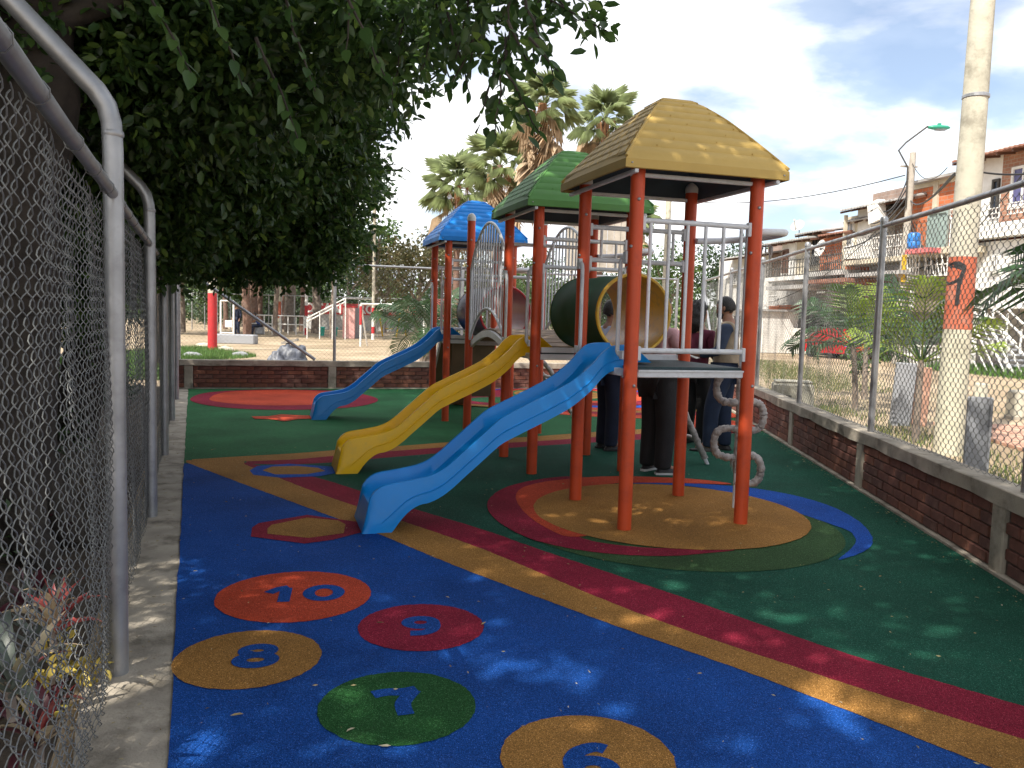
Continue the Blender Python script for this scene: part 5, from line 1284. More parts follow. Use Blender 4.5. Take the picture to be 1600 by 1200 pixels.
def fan(m, R0=.85, n=18, stalk=.75, seed=0, dead=False):
    r = random.Random(seed); mb = MB(); mb.tube([(0, 0, 0), (stalk*.5, 0, .06), (stalk, 0, .0 if not dead else -.05)], [.022, .016, .012], 4)
    c = Vector((stalk, 0, 0)); sp = 2.5 if not dead else 1.5
    for k in range(n):
        a = -sp/2*1.0+sp*k/(n-1); d = Vector((math.cos(a), math.sin(a), .12*math.cos(a*2))); L = R0*(1-.18*abs(a)/1.3)*(1+r.uniform(-.08, .08)); s = Vector((-math.sin(a), math.cos(a), 0))*R0*(.022 if not dead else .013)
        mid = c+d*L*.5+Vector((0, 0, r.uniform(-.03, .03))); tip = c+d*L+Vector((0, 0, -R0*(.34+r.uniform(0, .2)))); mb.add([c, mid-s+Vector((0, 0, .02)), tip, mid+s+Vector((0, 0, .02))], [(0, 1, 2), (0, 2, 3)])
    return mb.mesh('dead_frond' if dead else 'frond', m)
FANS = [fan(M['frond_fan'], 1.12, 32, .95, k) for k in range(3)]; DEAD = [fan(M['frond_dead'], 1.35, 11, .8, 9+k, True) for k in range(3)]
def fan_palm(label, base, h, sc, skirt, seed, nf=24, red=True):
    r = random.Random(seed); t = thing('fan_palm', label, 'palm', base, r.uniform(0, 6), 'tall fan palms behind the play towers')
    MB().tube([(math.sin(k*.5)*.05, 0, h*k/12) for k in range(13)], [.17*(1.15-.3*k/12) for k in range(13)], 10).build('trunk', M['redbark'], t, smooth=60)
    for k in range(nf):
        a = k*2.399; e = 1.35-2.0*(k/nf); link('frond', r.choice(FANS), t, loc=(0, 0, h+.05-.35*(k/nf)), rot=(r.uniform(-.5, .5), -e, a), scale=sc*r.uniform(.8, 1.12))
    for k in range(skirt):
        a = r.uniform(0, 6.28); e = -r.uniform(.7, 1.4); link('dead_frond', r.choice(DEAD), t, loc=(math.cos(a)*.12, math.sin(a)*.12, h-.25-(1.2+skirt*.045)*sc*(k/max(skirt, 1))**1.1), rot=(r.uniform(-.6, .6), -e, a), scale=sc*r.uniform(.7, 1.15))
    for k in range(4):
        a = r.uniform(0, 6.28); mbf = MB()
        for q in range(26):
            w = Vector((r.uniform(-.22, .22), r.uniform(-.22, .22), 0)); z1 = -r.uniform(.6, 1.5); s0 = Vector((math.cos(a)*.5, math.sin(a)*.5, .1)); mbf.tube([Vector((0, 0, 0)), s0+w*.4, s0+w+Vector((0, 0, z1))], [.02, .015, .006], 3, False)
        mbf.build('fruit_stalk', M['fruit'], t).location = (0, 0, h-.2)
    return t
def fp(px, py, d): p = at(px, py, d); return Vector((p.x, p.y, 0)), p.z
for (px, py, d, sc, sk, sd, lab) in [(850, 162, 40, .92, 60, 1, 'tallest fan palm with a long shaggy skirt of dead fronds'), (782, 258, 42, .98, 30, 2, 'fan palm between the tallest palm and the smaller left one'), (716, 290, 47, 1.05, 10, 3, 'leftmost and greenest of the tall fan palms, above the blue roof'), (945, 185, 46, .98, 20, 4, 'fan palm showing its crown between the green and ochre roofs'), (990, 340, 60, .9, 12, 5, 'distant fan palm low beside the weathered boards')]:
    b_, z = fp(px, py, d); fan_palm(lab, b_, z, sc, sk, sd)

# palm trunks of the grove at the left, crowns hidden above
for i, (px, d, r_, lab) in enumerate([(397, 55, .21, 'thick reddish palm trunk left of the standing person in dark clothes'), (385, 46, .20, 'dark thick palm trunk right beside the standing dark figure'), (407, 56, .16, 'pale reddish trunk, right one of the twin palm trunks'), (453, 58, .34, 'broad grey-green trunk right of the orange and white pole'), (474, 60, .22, 'dark reddish palm trunk left of the red and white pole'), (494, 55, .25, 'dark brown palm trunk in front of the red banner wall'), (352, 60, .15, 'slim reddish palm trunk behind the gate'), (443, 64, .12, 'thin pale forked trunk among the grove')]):
    b_, z = fp(px, 500, d); h = 7.5+i % 3; t = thing('grove_palm', lab, 'palm', b_, 0, 'palm trunks of the grove beyond the sand')
    MB().tube([(math.sin(k+i)*.05, 0, h*k/14) for k in range(15)], [r_*(1.2-.35*k/14+.06*(k % 2)) for k in range(15)], 10).build('trunk', M['redbark' if i not in (3, 5) else 'bark2'], t, smooth=50)
    rr = random.Random(i)
    for k in range(16): link('frond', rr.choice(FANS), t, loc=(0, 0, h), rot=(rr.uniform(-.5, .5), -(1.2-1.7*k/16), k*2.4), scale=1.4)

# ================================================================== TREES BEYOND
def far_tree(label, px, d, zc, w, hgt, m, seed, size=.30, dens=26, lobes=9, cat='tree', trunk=.2, name='park_tree', group='trees beyond the park'):
    r = np.random.default_rng(seed); b_ = at(px, 500, d); t = thing(name, label, cat, (b_.x, b_.y, 0), 0, group)
    mb = MB(); rr = random.Random(seed); limb(mb, (0, 0, -.1), (rr.uniform(-.3, .3), 0, zc), trunk, trunk*.5, rr, .05, 6, 8)
    for k in range(4): limb(mb, (0, 0, zc*.55), (rr.uniform(-w, w)*.6, rr.uniform(-w, w)*.6, zc+rr.uniform(-.2, .5)*hgt), trunk*.45, trunk*.12, rr, .08, 4, 6)
    mb.build('trunk', M['bark2'], t, smooth=60)
    bl_ = [(0, 0, zc, w*.6, w*.6, hgt*.6)]
    for k in range(lobes):
        a = r.uniform(0, 6.28); e = r.uniform(-.8, 1); q = r.uniform(.45, .9); bl_.append((math.cos(a)*w*q*.75, math.sin(a)*w*q*.75, zc+e*hgt*.62, w*r.uniform(.28, .48), w*r.uniform(.28, .48), hgt*r.uniform(.22, .4)))
    V, F, tt = crown(r, bl_, dens, size, .55, 4, per=8, spread=size*1.6, hole=.15)
    link('crown', npmesh('crown', V, F, M[m], tt), t, kind='stuff'); return t
FT_ = [('bright green tree seen between the guard bars of the near tower', 1045, 55, 4.6, 2.6, 2.4, 'leaf2'), ('dark round tree left of the row of houses', 1125, 58, 4.8, 3.3, 3.0, 'leaf4'), ('bright green bush tree left of the dark round one', 1010, 70, 4.5, 3.0, 2.8, 'leaf2'),
       ('light green spreading tree at the edge of the dark overhanging crown', 585, 60, 6.8, 2.6, 2.6, 'leaf2'), ('dry yellowish tree behind the small palm', 650, 50, 4.0, 3.6, 2.7, 'leaf3'), ('dry olive tree left of the blue tower', 600, 62, 4.6, 3.2, 3.2, 'leaf3'),
       ('pale olive tree just behind the blue roof', 700, 66, 5.4, 3.5, 3.4, 'leaf3'), ('green tree behind the red banner wall', 545, 75, 5.5, 4.0, 3.8, 'leaf2'), ('dark green tree in the grove gap', 500, 80, 5.0, 4.2, 4.4, 'leaf4'), ('green tree behind the orange banded pole', 440, 78, 5.0, 4.0, 4.2, 'leaf2'),
       ('deep green tree behind the twin palm trunks', 380, 76, 5.2, 4.0, 4.6, 'leaf4'), ('green tree behind the gate', 330, 70, 5.0, 3.8, 4.6, 'leaf2'), ('dark tree at the far left corner', 285, 50, 5.0, 3.4, 4.4, 'leaf4'), ('green tree seen under the green roof', 830, 64, 3.8, 3.8, 3.0, 'leaf2'),
       ('olive tree between the blue and green towers', 765, 70, 4.2, 4.0, 3.4, 'leaf3'), ('dark tree behind the weathered boards', 930, 75, 3.8, 4.0, 2.8, 'leaf4'), ('low dark tree at the foot of the house row', 1175, 80, 3.6, 3.6, 3.2, 'leaf4'), ('dark tree beyond the leftmost fence bays', 240, 46, 4.6, 3.4, 4.2, 'leaf4')]
for i, (lab, px, d, zc, w, hh, m_) in enumerate(FT_): far_tree(lab, px, d, zc, w, hh, m_, 100+i, size=.24 if d < 60 else .30, dens=38 if d < 60 else 26)
# distant wood closing the horizon
rgw = np.random.default_rng(55); wb = []
for k in range(150):
    a = rgw.uniform(-.95, .95); d = rgw.uniform(105, 135); r = rgw.uniform(3, 6); wb.append((math.sin(a)*d, math.cos(a)*d, rgw.uniform(1, 4.0), r, r, r*.75))
V, F, t = crown(rgw, wb, .9, .75, .55, 4, per=8, spread=1.0)
link('distant_wood', npmesh('distant_wood', V, F, M['leaf2'], t), kind='stuff', label='line of distant woodland along the horizon', cat='woodland')

# clipped dark hedge behind the court that closes the view under the tree crowns
rgh = np.random.default_rng(66); hb2 = []
for k in range(70):
    px = rgh.uniform(255, 1180); d = rgh.uniform(72, 92); q = at(px, 500, d); r = rgh.uniform(1.4, 2.6); hb2.append((q.x, q.y, rgh.uniform(.8, 2.4), r, r, r*.8))
V, F, t = crown(rgh, hb2, 14, .34, .55, 4, per=8, spread=.5)
link('hedge', npmesh('hedge', V, F, M['leaf4'], t), label='long dark green hedge closing the park behind the palm grove', cat='hedge')

for i, (px, d, w) in enumerate([(330, 44, 6), (430, 48, 6.5), (520, 46, 5.5), (250, 50, 6)]):
    far_tree(['broad shade tree above the gate', 'broad shade tree spreading over the palm grove', 'broad shade tree left of the banner wall', 'broad shade tree beyond the left fence end'][i], px, d, 8.6, w, 2.2, 'leaf4', 300+i, size=.30, dens=16, trunk=.16)
# ================================================================== HOUSES ACROSS THE STREET
HA = Vector((17.6, 30, 0)); HD = Vector((-.202, .979, 0)).normalized(); HO = Vector((-HD.y, HD.x, 0))   # along the row, and out to the street
HANG = math.atan2(HD.y, HD.x)
def FP(px, py, off=0.0):
    r = ray(px, py); q = HA+HO*off; n = HO; t = (q-Vector((0, 0, CH))).dot(n)/r.dot(n)
    w = Vector((r.x*t, r.y*t, CH+r.z*t)); return (w-HA).dot(HD), w.z
def brick_wall_mat(name, c1, c2, mortar, sc=1.0):
    m = bpy.data.materials.new(name); m.use_nodes = True; n, l = nt(m); b = n['Principled BSDF']; b.inputs['Roughness'].default_value = .9
    t = n.new('ShaderNodeTexCoord'); mp_ = n.new('ShaderNodeMapping'); mp_.inputs['Rotation'].default_value = (R(90), 0, 0); l.new(t.outputs['Object'], mp_.inputs[0])
    br = n.new('ShaderNodeTexBrick'); br.inputs['Scale'].default_value = 1/sc; br.inputs['Brick Width'].default_value = .33; br.inputs['Row Height'].default_value = .16; br.inputs['Mortar Size'].default_value = .014
    br.inputs['Color1'].default_value = tuple(c1)+(1,); br.inputs['Color2'].default_value = tuple(c2)+(1,); br.inputs['Mortar'].default_value = tuple(mortar)+(1,)
    l.new(mp_.outputs[0], br.inputs['Vector'])
    nz = n.new('ShaderNodeTexNoise'); nz.inputs['Scale'].default_value = 1.2; nz.inputs['Detail'].default_value = 8; l.new(t.outputs['Object'], nz.inputs['Vector'])
    mr = n.new('ShaderNodeMapRange'); mr.inputs[1].default_value = .3; mr.inputs[2].default_value = .7; mr.inputs[3].default_value = .7; mr.inputs[4].default_value = 1.15; l.new(nz.outputs['Fac'], mr.inputs[0])
    mu = n.new('ShaderNodeMixRGB'); mu.blend_type = 'MULTIPLY'; mu.inputs[0].default_value = 1; l.new(br.outputs['Color'], mu.inputs[1]); l.new(mr.outputs[0], mu.inputs[2]); l.new(mu.outputs[0], b.inputs['Base Color'])
    bp_ = n.new('ShaderNodeBump'); bp_.inputs['Strength'].default_value = .6; bp_.inputs['Distance'].default_value = .01; l.new(br.outputs['Fac'], bp_.inputs['Height']); bp_.invert = True; l.new(bp_.outputs[0], b.inputs['Normal'])
    return m
M['hb_orange'] = brick_wall_mat('orange_block_wall', (.56, .17, .07), (.47, .13, .05), (.36, .24, .18))
M['hb_brown'] = brick_wall_mat('brown_block_wall', (.36, .17, .11), (.44, .23, .15), (.42, .34, .28), .8)
M['hb_grey'] = brick_wall_mat('grey_brown_block_wall', (.30, .21, .17), (.25, .18, .15), (.33, .28, .25))
class House:
    def __init__(s, label, px_near, px_far, name='row_house', depth=7.0):
        s.s0 = FP(px_near, 505)[0]; s.s1 = FP(px_far, 505)[0]; s.L = s.s1-s.s0
        p = HA+HD*s.s0; s.t = thing(name, label, 'house', p, HANG, 'row houses across the street'); s.depth = depth
    def sz(s, px, py, off=0.0):
        a, z = FP(px, py, off); return a-s.s0, z
    def box(s, name, m, pa, pb, yt, yb, off0=0.0, off1=.1, parent=None, bev=0.0, zt=None, zb=None):
        """pa..pb pixel columns, yt/yb pixel rows on the middle column, off0..off1 distance out from the facade"""
        pm = (pa+pb)/2; a0 = s.sz(pa, 500, off1)[0]; a1 = s.sz(pb, 500, off1)[0]
        z1 = s.sz(pm, yt, off1)[1] if zt is None else zt; z0 = s.sz(pm, yb, off1)[1] if zb is None else zb
        return MB().box(((a0+a1)/2, (off0+off1)/2, (z0+z1)/2), (abs(a1-a0), abs(off1-off0), abs(z1-z0)), bev=bev).build(name, M[m], parent or s.t)
    def window(s, pa, pb, yt, yb, off=.0, glass='glass', fr='wmetal', bars=0, name='window', mull=1):
        pm = (pa+pb)/2; a0 = s.sz(pa, 500, off)[0]; a1 = s.sz(pb, 500, off)[0]; a0, a1 = min(a0, a1), max(a0, a1); z1, z0 = s.sz(pm, yt, off)[1], s.sz(pm, yb, off)[1]
        w = MB(); ft = .09
        w.box((a0, off+.03, (z0+z1)/2), (ft, .1, z1-z0+ft)).box((a1, off+.03, (z0+z1)/2), (ft, .1, z1-z0+ft)).box(((a0+a1)/2, off+.028, z1), (a1-a0-ft, .1, ft)).box(((a0+a1)/2, off+.028, z0), (a1-a0-ft, .1, ft))
        for k in range(1, mull+1): w.box((a0+(a1-a0)*k/(mull+1), off+.026, (z0+z1)/2), (.06, .08, z1-z0-ft))
        o = w.build(name, M[fr], s.t)
        MB().box(((a0+a1)/2, off+.008, (z0+z1)/2), (a1-a0-.02, .02, z1-z0-.02)).build('pane', M[glass], o)
        if bars:
            g = MB()
            for k in range(bars+1): g.box((a0+(a1-a0)*k/bars, off+.16, (z0+z1)/2), (.025, .025, z1-z0))
            for q in (.1, .9): g.box(((a0+a1)/2, off+.175, z0+(z1-z0)*q), (a1-a0, .025, .03))
            g.build('window_bars', M[fr], o)
        return o
    def railing(s, name, pa, pb, yt, yb, off, n, m='wmetal', d=.03, cross=False):
        a0 = s.sz(pa, 500, off)[0]; a1 = s.sz(pb, 500, off)[0]; pm = (pa+pb)/2; z1, z0 = s.sz(pm, yt, off)[1], s.sz(pm, yb, off)[1]
        g = MB()
        for k in range(n+1): g.box((a0+(a1-a0)*k/n, off, (z0+z1)/2), (d, d, z1-z0))
        for z in (z0+.03, z1, (z0+z1)/2): g.box(((a0+a1)/2, off+d, z), (abs(a1-a0), d, d*1.3))
        if cross:
            for k in range(n): g.bar((a0+(a1-a0)*k/n, off+2*d, z0), (a0+(a1-a0)*(k+1)/n, off+2*d, z1), d, d)
        return g.build(name, M[m], s.t)
    def shed_roof(s, name, pa, pb, yfront, off_front, rise, back, m='greyroof', thick=.06, corr=True, over=0.0, parent=None):
        a0 = s.sz(pa, 500, off_front)[0]-over; a1 = s.sz(pb, 500, off_front)[0]+over; z = s.sz((pa+pb)/2, yfront, off_front)[1]
        mb = MB(); n = max(2, int(abs(a1-a0)/.11)) if corr else 1; vs = []; fs = []
        for i in range(n+1):
            a = a0+(a1-a0)*i/n; dz = (.03 if i % 2 else 0) if corr else 0
            vs += [(a, off_front, z+dz), (a, -back, z+rise+dz), (a, -back, z+rise+dz-thick), (a, off_front, z+dz-thick)]
        for i in range(n):
            for j in range(4): fs.append((i*4+j, i*4+(j+1) % 4, (i+1)*4+(j+1) % 4, (i+1)*4+j))
        fs += [(0, 1, 2, 3), (n*4, n*4+1, n*4+2, n*4+3)]
        o = mb.add(vs, fs).build(name, M[m], parent or s.t)
        r_ = MB(); k = max(2, int(abs(a1-a0)/.7))
        for i in range(k+1): r_.bar((a0+(a1-a0)*i/k, off_front-.05, z-thick-.05), (a0+(a1-a0)*i/k, -.2, z-thick-.05+rise*(off_front+.2)/(off_front+back)), .07, .09)
        r_.build('rafters', M['door_br'], o, kind='stuff')
        return o
# H1: white and brown two-storey house by the right picture edge
h = House('white and brown house with a balcony band and outdoor stairs at the right edge', 1690, 1497)
h.box('wall', 'hb_brown', 1690, 1549, 230, 356, -h.depth, 0)
h.box('plaster_pier', 'wwall', 1549, 1497, 236, 352, -h.depth+.1, -.02)
h.box('balcony_band', 'wwall', 1690, 1500, 343, 366, -.2, .4)
h.box('lower_wall', 'wwall', 1690, 1512, 372, 482, -h.depth+.2, .0)
h.box('undercroft_wall', 'gwall', 1690, 1505, 484, 580, -h.depth+.2, -2.2, zb=0)
h.box('undercroft_pillar', 'wwall', 1516, 1508, 480, 580, -.4, -.05, zb=0)
h.window(1600, 1567, 264, 322, .0, 'glassb', bars=0, mull=1)
h.railing('window_grille', 1592, 1562, 318, 336, .35, 6)
h.window(1546, 1538, 285, 340, -.02, 'glass', fr='dmetal', mull=0, name='door')
h.window(1600, 1576, 392, 424, .0, 'glass', bars=6, mull=0)
h.window(1556, 1545, 400, 426, .0, 'glass', bars=4, mull=0)
h.railing('balcony_rail', 1549, 1502, 330, 346, .3, 9)
h.shed_roof('roof', 1700, 1470, 228, .8, .9, 7, 'rustroof', over=.0)
a0, z0 = h.sz(1580, 575, 1.5); a1, z1 = h.sz(1520, 486, .9)
st = MB()
for k in range(12):
    t = k/12; st.box((a0+(a1-a0)*t, 1.1, .15+(z1-.1)*t), (.32, 1.0, .06))
st.build('stair_treads', M['slab'], h.t)
sr = MB()
for o_ in (.55, 1.65):
    for dz in (.0, .55, .95): sr.bar((a0-.3, o_, .1+dz), (a1, o_, z1+dz), .05, .05)
    for k in range(5): sr.bar((a0+(a1-a0)*k/4, o_+.05, .1+z1*k/4), (a0+(a1-a0)*k/4, o_+.05, z1*k/4+1.0), .05, .05)
sr.build('stair_rails', M['wmetal'], h.t)
ds = MB()
for k in range(7):
    x_ = h.sz(1600-14*k, 500, 2.0)[0]; ds.bar((x_, 1.9, .1), (x_+1.5, 1.9, 2.1), .035, .035)
ds.build('slanted_grille', M['wmetal'], h.t)
# H2: orange block house
h = House('orange block house with a cream pilaster, pink awning and blue drum on its balcony', 1500, 1408)
h.box('wall', 'hb_orange', 1500, 1408, 291, 400, -h.depth, 0)
h.box('roof_beam', 'cwall', 1500, 1408, 281, 291, -h.depth, .06)
h.box('pilaster', 'cwall', 1451, 1444, 283, 392, -.3, .09)
h.box('roof', 'greyroof', 1502, 1404, 277, 281, -h.depth, .4)
h.box('balcony_slab', 'cwall', 1498, 1408, 388, 398, -.4, 1.0)
h.window(1471, 1442, 334, 388, .09, 'shutter', fr='shutter', mull=1, name='shutter')
h.box('balcony_parapet', 'wwall', 1498, 1474, 340, 384, .5, .9)
h.railing('parapet_rail', 1498, 1474, 328, 342, .8, 7)
h.box('awning', 'pink', 1441, 1407, 389, 396, .6, 1.6)
h.box('lower_wall', 'cwall', 1500, 1402, 400, 478, -h.depth, -.9)
h.box('door_band', 'cwall', 1500, 1402, 470, 487, -.3, .1)
h.box('garage_back', 'gwall', 1500, 1402, 487, 578, -h.depth, -2.4, zb=0)
h.railing('garage_gate', 1476, 1402, 540, 572, .6, 14, d=.05)
for k, (pa, pb, yt, yb) in enumerate([(1474, 1440, 396, 432), (1430, 1412, 398, 440)]): h.railing('stair_grille', pa, pb, yt, yb, .9, 4, cross=True)
h.box('pipe_column', 'wwall', 1421, 1419, 398, 480, .6, .75)
dr = thing('plastic_drum', 'blue plastic drum standing on the pink awning of the orange house', 'drum', Vector((0, 0, 0)))
a_, z_ = h.sz(1427, 389, 1.2); pw = HA+HD*(a_+h.s0)+HO*1.2
dr.location = (pw.x, pw.y, z_+.02); dr.scale = (.8, .8, .8); MB().lathe((0, 0, 0), [(.26, 0), (.3, .05), (.31, .3), (.29, .33), (.31, .36), (.3, .68), (.24, .76), (.1, .77)], 18).build('drum_body', M['bluepl'], dr, smooth=40); MB().lathe((.08, .05, .765), [(.05, 0), (.05, .03), (.03, .035)], 10).build('bung', M['bluepl'], dr)
# H3: grey house with big lean roof
h = House('grey house with white gable and wide lean-to roof behind the wooden lamp pole', 1405, 1312)
h.box('wall', 'hb_grey', 1405, 1352, 300, 400, -h.depth, -1.2)
h.box('gable_wall', 'wwall', 1352, 1330, 325, 404, -h.depth, .0)
h.box('front_wall', 'cwall', 1330, 1312, 340, 404, -h.depth, .03)
h.shed_roof('roof', 1408, 1302, 320, .8, 1.6, 6, 'greyroof')
h.shed_roof('lower_roof', 1360, 1308, 344, .45, 1.2, 3, 'greyroof')
h.window(1326, 1316, 350, 384, .04, 'glassl', mull=1)
h.box('balcony_slab', 'cwall', 1405, 1312, 404, 411, -.4, 1.1)
h.railing('balcony_rail', 1403, 1356, 370, 404, 1.0, 14)
h.railing('balcony_rail', 1354, 1314, 384, 404, 1.0, 12, cross=True)
h.box('corner_pipe', 'cwall', 1311, 1309, 338, 440, .4, .55)
h.box('shop_wall', 'gwall', 1405, 1312, 412, 545, -h.depth, -1.4, zb=0)
h.box('shop_awning', 'greyroof', 1400, 1316, 425, 431, -1.4, 1.4)
h.box('shop_door', 'dmetal', 1392, 1372, 470, 560, -1.4, -1.3, zb=0)
h.window(1356, 1326, 462, 500, -1.39, 'glass', bars=8, mull=1)
ac = thing('electric_box', 'white meter box fixed high on the grey house near the lamp pole', 'box'); a_, z_ = h.sz(1370, 332, .6); pw = HA+HD*(a_+h.s0)+HO*.6
ac.location = (pw.x, pw.y, z_); ac.rotation_euler = (0, R(12), HANG); MB().box((0, 0, 0), (.75, .4, .95), bev=.03).build('cabinet', M['wmetal'], ac); MB().box((.05, .205, .1), (.14, .02, .05)).build('latch', M['dmetal'], ac)
MB().bar((0, -.55, .1), (0, -.2, .1), .06, .06).build('mounting_arm', M['dmetal'], ac)
# H4
h = House('low orange block house with a white satellite dish on its wall', 1312, 1254)
h.box('wall', 'hb_orange', 1312, 1275, 366, 424, -h.depth, 0)
h.box('side_wall', 'cwall', 1275, 1254, 366, 424, -h.depth, -.3)
h.window(1273, 1259, 374, 414, -.29, 'glass', fr='dmetal', mull=2)
h.shed_roof('roof', 1310, 1270, 366, .6, 1.0, 6, 'rustroof'); h.shed_roof('roof', 1275, 1234, 364, .5, 1.0, 6, 'greyroof')
h.box('balcony_slab', 'gwall', 1312, 1254, 424, 431, -.4, 1.2)
h.railing('balcony_rail', 1310, 1256, 400, 424, 1.1, 18, m='dmetal')
h.box('shop_wall', 'gwall', 1312, 1254, 431, 550, -h.depth, -.9, zb=0)
h.box('shop_awning', 'rustroof', 1316, 1256, 436, 442, -.9, 1.8)
h.box('awning_frame', 'wmetal', 1300, 1262, 486, 488, .4, .5)
h.window(1300, 1280, 500, 548, -.89, 'glass', bars=6, mull=1, name='door')
def dish(label, px, py, off, rad, face, m):
    a_, z_ = h.sz(px, py, off); pw = HA+HD*(a_+h.s0)+HO*off; t = thing('satellite_dish', label, 'satellite dish', (pw.x, pw.y, z_)); q = Vector(face).normalized().to_track_quat('Z', 'Y'); t.rotation_euler = q.to_euler()
    pr = [(.001, -.10), (rad*.4, -.085), (rad*.75, -.045), (rad, 0), (rad*1.02, .0), (rad*.75, -.06), (rad*.4, -.10), (.001, -.118)]; MB().lathe((0, 0, 0), pr, 24, False).build('reflector', M[m], t, smooth=60)
    MB().tube([(0, -rad*.9, -.03), (0, -.3*rad, .32), (0, 0, .42)], .014, 6).build('feed_arm', M['dmetal'], t); MB().lathe((0, 0, .38), [(.035, 0), (.045, .08), (.02, .1)], 10).build('receiver', M['wmetal'], t)
    MB().tube([(0, 0, -.1), (0, -.1, -.35), (0, -.5, -.6)], .022, 6).build('bracket', M['dmetal'], t); return t
d_ = dish('white satellite dish with a black mark in front of the low orange wall', 1281, 388, .75, .42, HO+Vector((0, 0, .25)), 'wmetal')
MB().add([(-.2, .0, -.075), (-.05, .07, -.09), (.05, .02, -.093), (.2, .09, -.07), (.12, -.02, -.086), (-.02, -.05, -.094)], [(0, 1, 2, 3, 4, 5)]).build('dish_emblem', M['black'], d_).location = (0, 0, .016)
dish('grey satellite dish standing on the dark roof left of the orange wall', 1246, 352, -.3, .36, Vector((-.6, -.6, .55)), 'gwall')
# H5
h = House('small white and brown house with a garage near the far end of the row', 1256, 1192)
h.box('wall', 'cwall', 1256, 1235, 376, 432, -h.depth, 0); h.box('white_pier', 'wwall', 1236, 1216, 376, 432, -h.depth, .12); h.box('recess_wall', 'hb_grey', 1216, 1194, 380, 432, -h.depth, -.8)
h.window(1226, 1219, 392, 426, .13, 'door_br', fr='door_br', mull=0, name='door')
h.shed_roof('roof', 1258, 1184, 377, .7, .7, 6, 'greyroof'); h.box('balcony_slab', 'wwall', 1256, 1192, 432, 438, -.4, 1.1); h.railing('balcony_rail', 1254, 1194, 408, 432, 1.0, 14, m='dmetal')
h.box('garage_wall', 'wwall', 1256, 1192, 512, 552, -.6, .6, zb=0); h.box('orange_parapet', 'hb_orange', 1234, 1200, 477, 488, .2, .7); h.box('lower_wall', 'gwall', 1256, 1192, 438, 512, -h.depth, -.7)
h.window(1210, 1194, 508, 530, .61, 'glass', bars=7, mull=0); h.railing('garage_grille', 1214, 1200, 462, 478, .9, 5)
h.box('entrance_awning', 'greyroof', 1254, 1194, 446, 452, -.7, 1.8)
# H6, H7 further off
h = House('far white house partly hidden by the red post of the near tower', 1196, 1120)
h.box('wall', 'wwall', 1196, 1120, 402, 540, -h.depth, -.6, zb=0); h.shed_roof('roof', 1198, 1120, 400, .3, .9, 6, 'greyroof')
for pa in (1188, 1170, 1150): h.window(pa, pa-8, 420, 445, -.59, 'glass', bars=3, mull=0)
for pa in (1186, 1160): h.window(pa, pa-12, 490, 536, -.59, 'door_br', fr='wmetal', mull=1, name='door')

# low wall and white shed next to the street end
wsh = thing('white_shed', 'low white shed with a dark grille at the far end of the street', 'shed', Vector((13.1, 44.0, 0)), HANG)
MB().box((0, 0, 1.05), (3.2, 2.4, 2.1)).build('wall', M['wwall'], wsh); MB().box((0, 0, 2.16), (3.6, 2.8, .1)).build('roof', M['greyroof'], wsh)
g = MB(); [g.box((-1.2+.2*k, 1.24, 1.3), (.05, .05, 1.1)) for k in range(10)]; g.build('grille', M['dmetal'], wsh)

# ------------------------------------------------ poles and cables
up = thing('utility_pole', 'thick concrete pole with orange and cream painted bands right of the playground', 'utility pole', gp(1481, 706, 0))
dU = up.location.y
def zt(py, px=1500): return at(px, py, dU).z
zs = [(-.1, 'creampaint', 'painted_band'), (zt(515), 'orangepaint', 'painted_band'), (zt(402), 'conc_clean', 'shaft'), (9.6, None, None)]
rad = lambda z: .168-.0072*z
lean = Vector((.006, 0, 0))
for i in range(3):
    z0, z1 = zs[i][0], zs[i+1][0]; n = 12
    MB().tube([Vector((lean.x*(z0+(z1-z0)*k/n), 0, z0+(z1-z0)*k/n)) for k in range(n+1)], [rad(z0+(z1-z0)*k/n) for k in range(n+1)], 28).build(zs[i][2], M[zs[i][1]], up, smooth=50)
# sprayed hook-shaped mark on the orange band
def on_pole(px, py, lift=.004):
    z = zt(py); r_ = rad(z)+lift; xo = (px-at_px(z))/CF*dU
    xo = max(-r_*.98, min(r_*.98, xo)); vx = up.location.normalized(); fwd = Vector((-up.location.x, -up.location.y, 0)).normalized(); rt = Vector((-fwd.y, fwd.x, 0))
    return rt*xo*1.0+fwd*math.sqrt(max(r_*r_-xo*xo, 0))+Vector((lean.x*z, 0, z))
def at_px(z):
    v = CAMR.transposed() @ (up.location+Vector((lean.x*z, 0, z))-Vector((0, 0, CH))); return 800+CF*v.x/-v.z
for stroke, w in (([(1485, 417), (1492, 413), (1500, 413), (1506, 420), (1503, 430), (1499, 445), (1497, 460), (1495, 478)], .022), ([(1482, 440), (1487, 443), (1494, 441), (1500, 436)], .017), ([(1487, 415), (1497, 416), (1507, 421)], .030)):
    pts = [on_pole(*p) for p in stroke]; pts = catmull(pts, 5); fwd = Vector((-up.location.x, -up.location.y, 0)).normalized(); mb = MB(); vs = []
    for i, p in enumerate(pts):
        d = (pts[min(i+1, len(pts)-1)]-pts[max(i-1, 0)]).normalized(); sd_ = d.cross(fwd).normalized()*w; vs += [p-sd_, p+sd_]
    MB().add(vs, [(2*i, 2*i+1, 2*i+3, 2*i+2) for i in range(len(pts)-1)]).build('sprayed_mark', M['black'], up)
MB().lathe((lean.x*5, 0, 0), [(rad(4.2)+.004, 4.2), (rad(4.2)+.012, 4.21), (rad(4.24)+.012, 4.24), (rad(4.25)+.003, 4.25)], 20, False).build('band_clamp', M['galv'], up)
